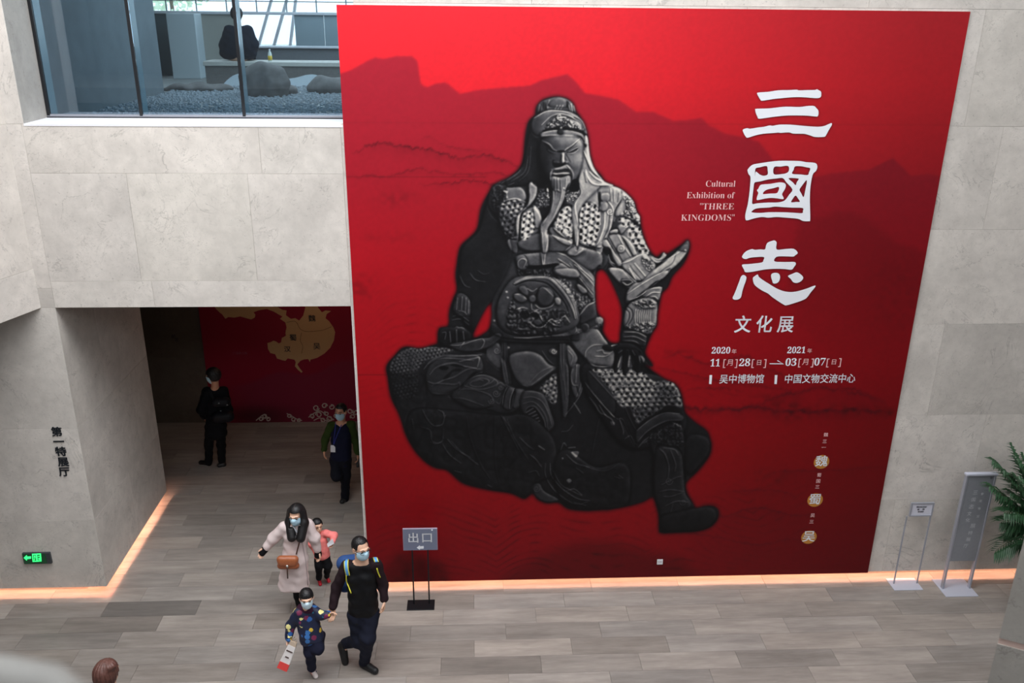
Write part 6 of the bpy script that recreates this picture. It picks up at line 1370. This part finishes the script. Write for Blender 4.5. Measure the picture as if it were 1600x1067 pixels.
p_=s_.J['wrR']+V3(-.005,-.035,-.125); boxobj('case',p_-V3(.018,.006,.07),p_+V3(.018,.006,.07),M_BLACK,ph,.003); boxobj('screen',p_-V3(.015,.0075,.06),p_+V3(.015,-.005,.06),simple('phone_glass',(20,22,30),.1),ph)
# ---------------------------------------------------------------- visitor in black, seen from behind
Y=3.12
J=dict(head=(333,587.5),shL=(322.5,611,.0),shR=(350,610,.04),elL=(314,640,-.02),wrL=(320,652,.12),elR=(357,641,.04),wrR=(348,655,.16),hpL=(328.5,667),hpR=(345,667),knL=(326.5,694,-.0),anL=(326,721),knR=(345.5,695,.02),anR=(347,723,.02),toL=(314,721),heL=(327,724),toR=(342,728),heR=(348,727))
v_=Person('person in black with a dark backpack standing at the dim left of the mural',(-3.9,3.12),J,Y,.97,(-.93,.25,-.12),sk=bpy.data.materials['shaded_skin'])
v_.J['toL']=fz(314,722.5); v_.J['heL']=fz(326.5,724); v_.J['toR']=fz(343,727); v_.J['heR']=fz(349.5,726)
v_.body([(v_.J['wrL'],V3(.3,-.1,-.8),V3(1,0,0),.95,.7,1),(v_.J['wrR'],V3(-.4,-.2,-.8),V3(-1,0,0),.95,.7,-1)]); v_.eyes(); v_.mask(); 
c,f,u,r=v_.J['head'],v_.f,v_.u,v_.r; v_.hair(fringe=.05,vol=1.16,back=-.125)
M_BKC=cloth('black_coat_cloth',(16,17,22)); vc=v_.torso([.13,.15,.15,.15,.155,.16],[.085,.12,.125,.125,.13,.13],bottom=v_.hip-V3(0,0,.10))+v_.sleeves(.068,.062,.05); v_.wear('coat',vc,M_BKC,k=.045)
v_.wear('trousers',v_.legs(.085,.068,.058,1.),cloth('black_jeans',(15,15,19)))
v_.shoe('L',M_SHOEK,M_WHITE); v_.shoe('R',M_SHOEK,M_WHITE)
bk=empty('backpack',v_.top+V3(.05,-.1,-.5)); tag(bk,'dark backpack with small light charms on the person in black','backpack')
pb=hit(346,640,vc,.045,.06); v,q=nets([cap(pb+V3(-.07,0,.12),pb+V3(.07,.02,.12),.07),cap(pb+V3(-.08,0,-.12),pb+V3(.08,.02,-.12),.09)],.012,.06); skin('bag_body',[(v,q)],cloth('black_pack_nylon',(22,22,28),.1,.5),bk)
strap([(328,612),(332,620),(338,628)],.014,M_BLACK,'strap',bk,vc,.006)
for x,y in ((335,640),(342,630),(351,636.5),(355,632.5),(345,642)):
    h_=hit(x,y,[cap(pb+V3(-.07,0,.12),pb+V3(.07,.02,.12),.07),cap(pb+V3(-.08,0,-.12),pb+V3(.08,.02,-.12),.09)],.06,.008)
    if h_ is not None: MB().lathe(h_-V3(0,0,.01),[(.004,0),(.011,.005),(.011,.014),(.004,.02)],8).build('charm',simple('pale_charm',(150,155,160),.4),bk,True)
# ---------------------------------------------------------------- person on the bench upstairs
Y=5.62
J=dict(head=(370,24),shL=(357,47),shR=(388,47),elL=(350,70,.02),wrL=(357,84,.16),elR=(397,70,.02),wrR=(390,84,.16),hpL=(363,88,.03),hpR=(383,88,.03),knL=(363,89,.45),anL=(363,110,.5),knR=(384,89,.45),anR=(384,110,.5),toL=(363,112,.62),heL=(363,112,.48),toR=(384,112,.62),heR=(384,112,.48))
u_=Person('person in a dark coat sitting on the bench upstairs, seen from behind through the window',(-2.9,5.6),J,Y,1.,(.05,1,-.2))
for a in 'LR': 
    for kk,(dy,z_) in {'kn':(.46,bz+.09),'an':(.50,GZ+.10),'to':(.66,GZ+.04),'he':(.46,GZ+.04)}.items(): u_.J[kk+a]=V3(u_.J['hp'+a][0],Y+dy,z_)
u_.body(); u_.hair(vol=1.06,back=-.09)
u_.wear('coat',u_.torso([.16,.19,.22,.25,.28],[.09,.13,.14,.14,.12],bottom=np.array([u_.hip[0],u_.hip[1],bz+.13]))+u_.sleeves(.075,.07,.055)+[cap(u_.J['hpL']+V3(0,0,.05),u_.J['knL']+V3(0,0,.02),.1,.08),cap(u_.J['hpR']+V3(0,0,.05),u_.J['knR']+V3(0,0,.02),.1,.08)],cloth('dark_blue_coat',(24,32,46)),h=.014,k=.05,cuts=[hpl(V3(0,0,1),V3(0,0,bz+.004))])
u_.wear('trousers',u_.legs(.07,.065,.05,1.),M_BKC,cuts=[inter(hpl(V3(0,0,1),V3(0,0,bz+.01)),hpl(V3(0,1,0),V3(0,6.06,0)))])
for a in 'LR':
    skin('shoe',[nets([cap(u_.J['he'+a],u_.J['to'+a],.04,.034)],.01,.01,clipz=GZ+.002)],M_SHOEK,u_.root)
# ---------------------------------------------------------------- head at the lower edge of the picture
hp_=at(166,1047,Z=1.56); X0,Y0_=hp_[0],hp_[1]
J={}
def dj(x,y,z): return V3(X0+x,Y0_+y,z)
n_=Person.__new__(Person); n_.sc=.97; n_.hs=1.02; n_.Y=Y0_; n_.sk=M_SKIN
n_.J=dict(head=dj(0,0,1.52),shL=dj(-.17,.03,1.33),shR=dj(.17,.0,1.33),elL=dj(-.23,.03,1.05),wrL=dj(-.20,-.05,.82),elR=dj(.23,0,1.05),wrR=dj(.20,-.1,.82),hpL=dj(-.08,0,.86),hpR=dj(.08,0,.86),knL=dj(-.09,-.04,.47),anL=dj(-.09,.02,.10),knR=dj(.09,-.02,.47),anR=dj(.09,.02,.10),toL=dj(-.10,-.16,.035),heL=dj(-.09,.04,.035),toR=dj(.10,-.16,.035),heR=dj(.09,.04,.035))
n_.root=empty('person',(X0,Y0_,0)); tag(n_.root,'person with brown hair, only the top of the head in view at the lower edge','person')
n_.f=nrm(V3(.15,1,-.1)); n_.u=nrm(V3(0,0,1)-np.dot(V3(0,0,1),n_.f)*n_.f); n_.r=np.cross(n_.f,n_.u); n_.lat=V3(1,0,0); n_.top=(n_.J['shL']+n_.J['shR'])/2; n_.hip=(n_.J['hpL']+n_.J['hpR'])/2
n_.body([(n_.J['wrL'],V3(0,0,-1),V3(1,0,0),.95,.5,-1),(n_.J['wrR'],V3(0,0,-1),V3(-1,0,0),.95,.5,1)]); n_.eyes()
M_BRH=simple('brown_hair',(92,58,50),.5,noise=.25,scale=50,bump=.4)
c,f,u,r=n_.J['head'],n_.f,n_.u,n_.r
n_.hair(M_BRH,fringe=.05,vol=1.08,extra=[ell(c+u*.10-f*.03+r*.05,(.05,.05,.035)),cap(c-f*.04,c-f*.05+V3(0,0,-.15),.08,.06),cap(c-f*.05+u*.06,c-f*.06+u*.03,.05)])
n_.wear('jacket',n_.torso([.13,.15,.15,.15,.155],[.08,.115,.12,.12,.125],bottom=n_.hip-V3(0,0,.05))+n_.sleeves(.066,.06,.048),cloth('grey_jacket',(90,90,98)),k=.045)
n_.wear('trousers',n_.legs(.09,.07,.058,1.),cloth('dark_trousers',(30,30,36))); n_.shoe('L',M_SHOEK,M_RUB); n_.shoe('R',M_SHOEK,M_RUB)
# ================================================================ signs
M_SIGNP=simple('slate_blue_sign',(118,124,146),.5); M_SIGNF=simple('sign_edge',(165,150,170),.5)
Y=-.33
es=empty('exit_sign_stand',at(658,944,Z=0)); tag(es,'black floor stand with a slate sign reading 出口 in front of the banner','sign stand')
tl,tr,bl_,br=[at(x,y,Y=Y) for x,y in ((630.5,827),(682.5,825),(630.5,859.5),(683,857.5))]
x0,x1=(tl[0]+bl_[0])/2,(tr[0]+br[0])/2; z0,z1=(bl_[2]+br[2])/2,(tl[2]+tr[2])/2
boxobj('sign_frame',(x0-.006,Y-.008,z0-.006),(x1+.006,Y+.012,z1+.006),M_SIGNF,es,.003); boxobj('sign_face',(x0,Y-.011,z0),(x1,Y-.008,z1),M_SIGNP,es)
fs=lambda x,y:at(x,y,Y=Y-.0125)
text('出',645.8,841.5,15,M_PRINTW,es,Y=Y-.0125,off=.03,name='character'); text('口',667.2,841,15.5,M_PRINTW,es,Y=Y-.0125,off=.03,name='character')
flat_shape('arrow',[[(651,855.6),(656,851.8),(656,853.6),(662,853),(662,857),(656,857.4),(656,859.2)]],M_PRINTW,es,fs,.0008)
c_=fs(675,828); MB().tube([c_,c_-V3(0,.003,0)],.009,12).build('round_mark',M_PRINTW,es)
for x in (646.5,670.5):
    xw=float(at(x,930,Y=Y+.0)[0]); boxobj('post',(xw-.008,Y-.008,.012),(xw+.008,Y+.008,z0),M_BLACK,es)
a=at(637,937.5,Z=.012);b_=at(679.5,936,Z=.012);c_=at(679.5,952,Z=.012); 
boxobj('base_plate',(a[0],(c_[1]),0.001),(b_[0],(a[1]+b_[1])/2,.012),M_BLACK,es,.002)
# small framed notice on two thin posts
M_SILV=simple('silver_grey_steel',(172,175,186),.35,metal=.4); M_PAPER=simple('notice_paper',(214,214,226),.6)
Y=-.13
ns=empty('notice_stand',at(1412,911,Z=0)); tag(ns,'small white notice on a thin two-legged silver stand beside the banner','sign stand')
tl,tr,bl_,br=[at(x,y,Y=Y) for x,y in ((1424,785.5),(1459.5,785),(1420,806.5),(1456,805.5))]
x0,x1=(tl[0]+bl_[0])/2,(tr[0]+br[0])/2; z0,z1=(bl_[2]+br[2])/2,(tl[2]+tr[2])/2
for a_,b_ in (((x0,z0),(x0+.016,z1)),((x1-.016,z0),(x1,z1)),((x0+.016,z0),(x1-.016,z0+.014)),((x0+.016,z1-.016),(x1-.016,z1))): boxobj('frame_bar',(a_[0],Y-.012,a_[1]),(b_[0],Y+.012,b_[1]),M_SILV,ns)
boxobj('paper',(x0+.016,Y-.004,z0+.014),(x1-.016,Y+.002,z1-.016),M_PAPER,ns)
for s,x,y,wd,h in (('博物馆参观须知',1440,792.3,16,2.3),('参   观',1439,796,12,2.2),('请勿触摸',1438.6,799.6,9,2.3)): text(s,x,y,h,M_INK,ns,Y=Y-.006,wpx=wd)
for x in (1397,1433):
    xw=float(at(x,908,Y=Y)[0]); boxobj('post',(xw-.007,Y-.006,.01),(xw+.007,Y+.006,z0),M_SILV,ns)
M_PALEB=simple('pale_steel_plate',(200,202,216),.4,metal=.1)
a=at(1384,903.5,Z=.01);c_=at(1442,920,Z=.01); b3=at(1398,922,Z=.01); boxobj('base_plate',(a[0],b3[1],.001),(c_[0],a[1],.01),M_PALEB,ns,.002)
# tall board
Y=-.24
tb=empty('tall_sign_board',at(1493,918,Z=0)); tag(tb,'tall narrow silver-grey board with faint white text on a floor plate by the plant','sign board')
tl=at(1510,739,Y=Y);tr=at(1558,738,Y=Y);bl_=at(1480.5,876,Y=Y);br=at(1524.5,875,Y=Y); x0=(tl[0]+bl_[0])/2;x1=(tr[0]+br[0])/2;z0=bl_[2];z1=tl[2]
boxobj('board',(x0+.022,Y-.014,z0),(x1-.022,Y+.02,z1-.03),simple('grey_board_face',(150,153,160),.45,metal=.2,noise=.03),tb,.003)
boxobj('top_cap',(x0-.012,Y-.03,z1-.03),(x1+.012,Y+.03,z1),M_PALEB,tb,.006)
for x in (x0,x1-.022): boxobj('side_rail',(x,Y-.022,.01),(x+.022,Y+.028,z1-.03),M_SILV,tb,.003)
a=at(1458,907,Z=.012);c_=at(1523.5,930,Z=.012); b3=at(1477,932,Z=.012); boxobj('base_plate',(a[0],b3[1],.001),(max(c_[0],x1+.02),a[1]+.03,.012),M_PALEB,tb,.002)
M_FAINT=simple('faint_white_text',(196,198,204),.5)
for i,(s,x,y,h) in enumerate((('三',1524,770,7),('国',1521,781,6),('志',1518,792,7),('文',1514.5,803,6),('化',1512,813,6),('展',1520,822,7),('特',1516,833,6),('展',1513,843,6),('厅',1509,853,6),('参',1535,772,4),('观',1532,783,4),('导',1530,795,4),('览',1528,807,4))): text(s,x,y,h,M_FAINT,tb,Y=Y-.0155,name='character')
c_=at(1549,746.5,Y=Y-.016); MB().tube([c_,c_-V3(0,.002,0)],.016,14).build('round_mark',simple('dim_logo',(110,112,120),.5),tb)
# green emergency exit sign on the stone block
Y=-.002
xg=empty('emergency_exit_sign',at(56,872,Y=0)); tag(xg,'green glowing emergency exit sign low on the stone block','exit sign')
tl,br=at(34.5,864,Y=Y-.02),at(77,880,Y=Y-.02)
tr2=at(81,863,Y=0)
boxobj('housing',(tl[0],Y-.03,br[2]),(tr2[0]-.01,Y,tl[2]),simple('steel_sign_housing',(70,74,78),.4,metal=.3),xg,.003)
boxobj('face',(tl[0]+.008,Y-.032,br[2]+.008),(tr2[0]-.06,Y-.029,tl[2]-.008),simple('dark_green_face',(20,60,38),.4,emit=(20,90,50),es=.15),xg)
M_GRN=simple('green_emergency_light',(60,240,130),.4,emit=(50,255,120),es=1.6)
fg=lambda x,y:at(x,y,Y=Y-.0335)
flat_shape('arrow',[[(37,871.5),(42,867),(42,869.6),(48.5,869.2),(48.5,872.8),(42,873.4),(42,876)]],M_GRN,xg,fg,.0005)
flat_shape('door_and_figure',[[(50,865.2),(63.8,864.6),(64.8,877),(51,877.8)],[(51.8,867),(56,866.8),(56.8,876),(52.4,876.2)],[(58,866.6),(62.2,866.4),(63,875.6),(58.8,875.8)]],M_GRN,xg,fg,.0005)
flat_shape('running_figure',[[(53.2,868),(55,867.8),(55.4,870.5),(54.4,875.4),(53.4,875.4),(54,871),(52.9,870.4)],[(59.4,868.4),(61.8,868.2),(61.9,869.6),(59.6,869.8)],[(59.8,871.4),(62,871.2),(62.3,874.6),(60.2,874.8)]],M_GRN,xg,fg,.0005)
# ================================================================ palm at the right edge
M_FROND=simple('palm_green',(38,74,44),.5,noise=.3,scale=8); M_FRST=simple('palm_stem',(70,90,50),.6)
pt=at(1640,905,Z=0); pc=V3(7.0,-.62,0)
pp=empty('potted_palm',pc); tag(pp,'green potted palm beside the tall silver board','plant')
MB().lathe(pc,[(.16,0),(.19,.02),(.23,.36),(.24,.40),(.21,.40),(.20,.34)],24).build('pot',simple('dark_glazed_pot',(70,66,64),.3),pp,True)
MB().lathe(pc,[(.0,.35),(.2,.35),(.2,.36),(.0,.365)],20).build('soil',simple('potting_soil',(50,38,30),.95,noise=.3,bump=.8),pp)
g=np.random.default_rng(8)
def frond(tip,base,lift,nl,ll,seed):
    b=MB(); tip=np.array(tip,float); base=np.array(base,float); mid=(tip+base)/2+V3(0,0,lift); T=np.linspace(0,1,18); P=[(1-t)**2*base+2*t*(1-t)*mid+t*t*tip for t in T]
    o=MB().tube(P,[.008*(1-.75*t) for t in T],6).build('frond_stem',M_FRST,pp,True)
    lf=MB(); rr_=np.random.default_rng(seed)
    for i in range(nl):
        t=.30+.70*i/(nl-1); p=(1-t)**2*base+2*t*(1-t)*mid+t*t*tip; d=nrm(2*(1-t)*(mid-base)+2*t*(tip-mid)); s0=nrm(np.cross(d,V3(0,0,1)))
        for q_ in (-1,1):
            l=ll*(math.sin(math.pi*min(.98,(t-.22)*1.22))**.6)*rr_.uniform(.85,1.1)+.04; dv_=nrm(d*.75+s0*q_*.85+V3(0,0,rr_.uniform(-.25,.05))); w0=.017
            e1_=p+dv_*l*.5+V3(0,0,.012); e2_=p+dv_*l+V3(0,0,-.03-l*.15); nn=nrm(np.cross(dv_,V3(0,0,1)))*w0
            k=len(lf.v); lf.v+=[tuple(p),tuple(e1_+nn),tuple(e2_),tuple(e1_-nn),tuple(e1_+V3(0,0,.006))]; lf.f+=[(k,k+1,k+4),(k+1,k+2,k+4),(k+2,k+3,k+4),(k+3,k,k+4)]
    lf.build('frond_leaflets',M_FROND,o,fix=False)
base=pc+V3(0,0,.38)
for i,(x,y,yy_,lf_) in enumerate(((1553,722,-.35,.35),(1548,760,-.5,.3),(1556,860,-.55,.75),(1583,700,-.2,.15),(1570,800,-.75,.5),(1600,850,-.8,.55),(1590,745,-.9,.3),(1562,775,-.15,.3),(1575,828,-.3,.6),(1620,690,-.4,.1),(1660,705,-.3,.15),(1568,735,-.7,.3),(1690,760,-.6,.3),(1640,740,-.9,.2),(1600,715,-.1,.1),(1580,770,-.6,.35),(1566,815,-.5,.5),(1590,720,-.5,.2),(1600,790,-.4,.3),(1585,800,-.7,.4),(1610,760,-.5,.2))):
    frond(at(x,y,Y=min(yy_,-.3)-.12),base+V3(g.uniform(-.05,.05),g.uniform(-.05,.05),0),lf_,27,.28,i)
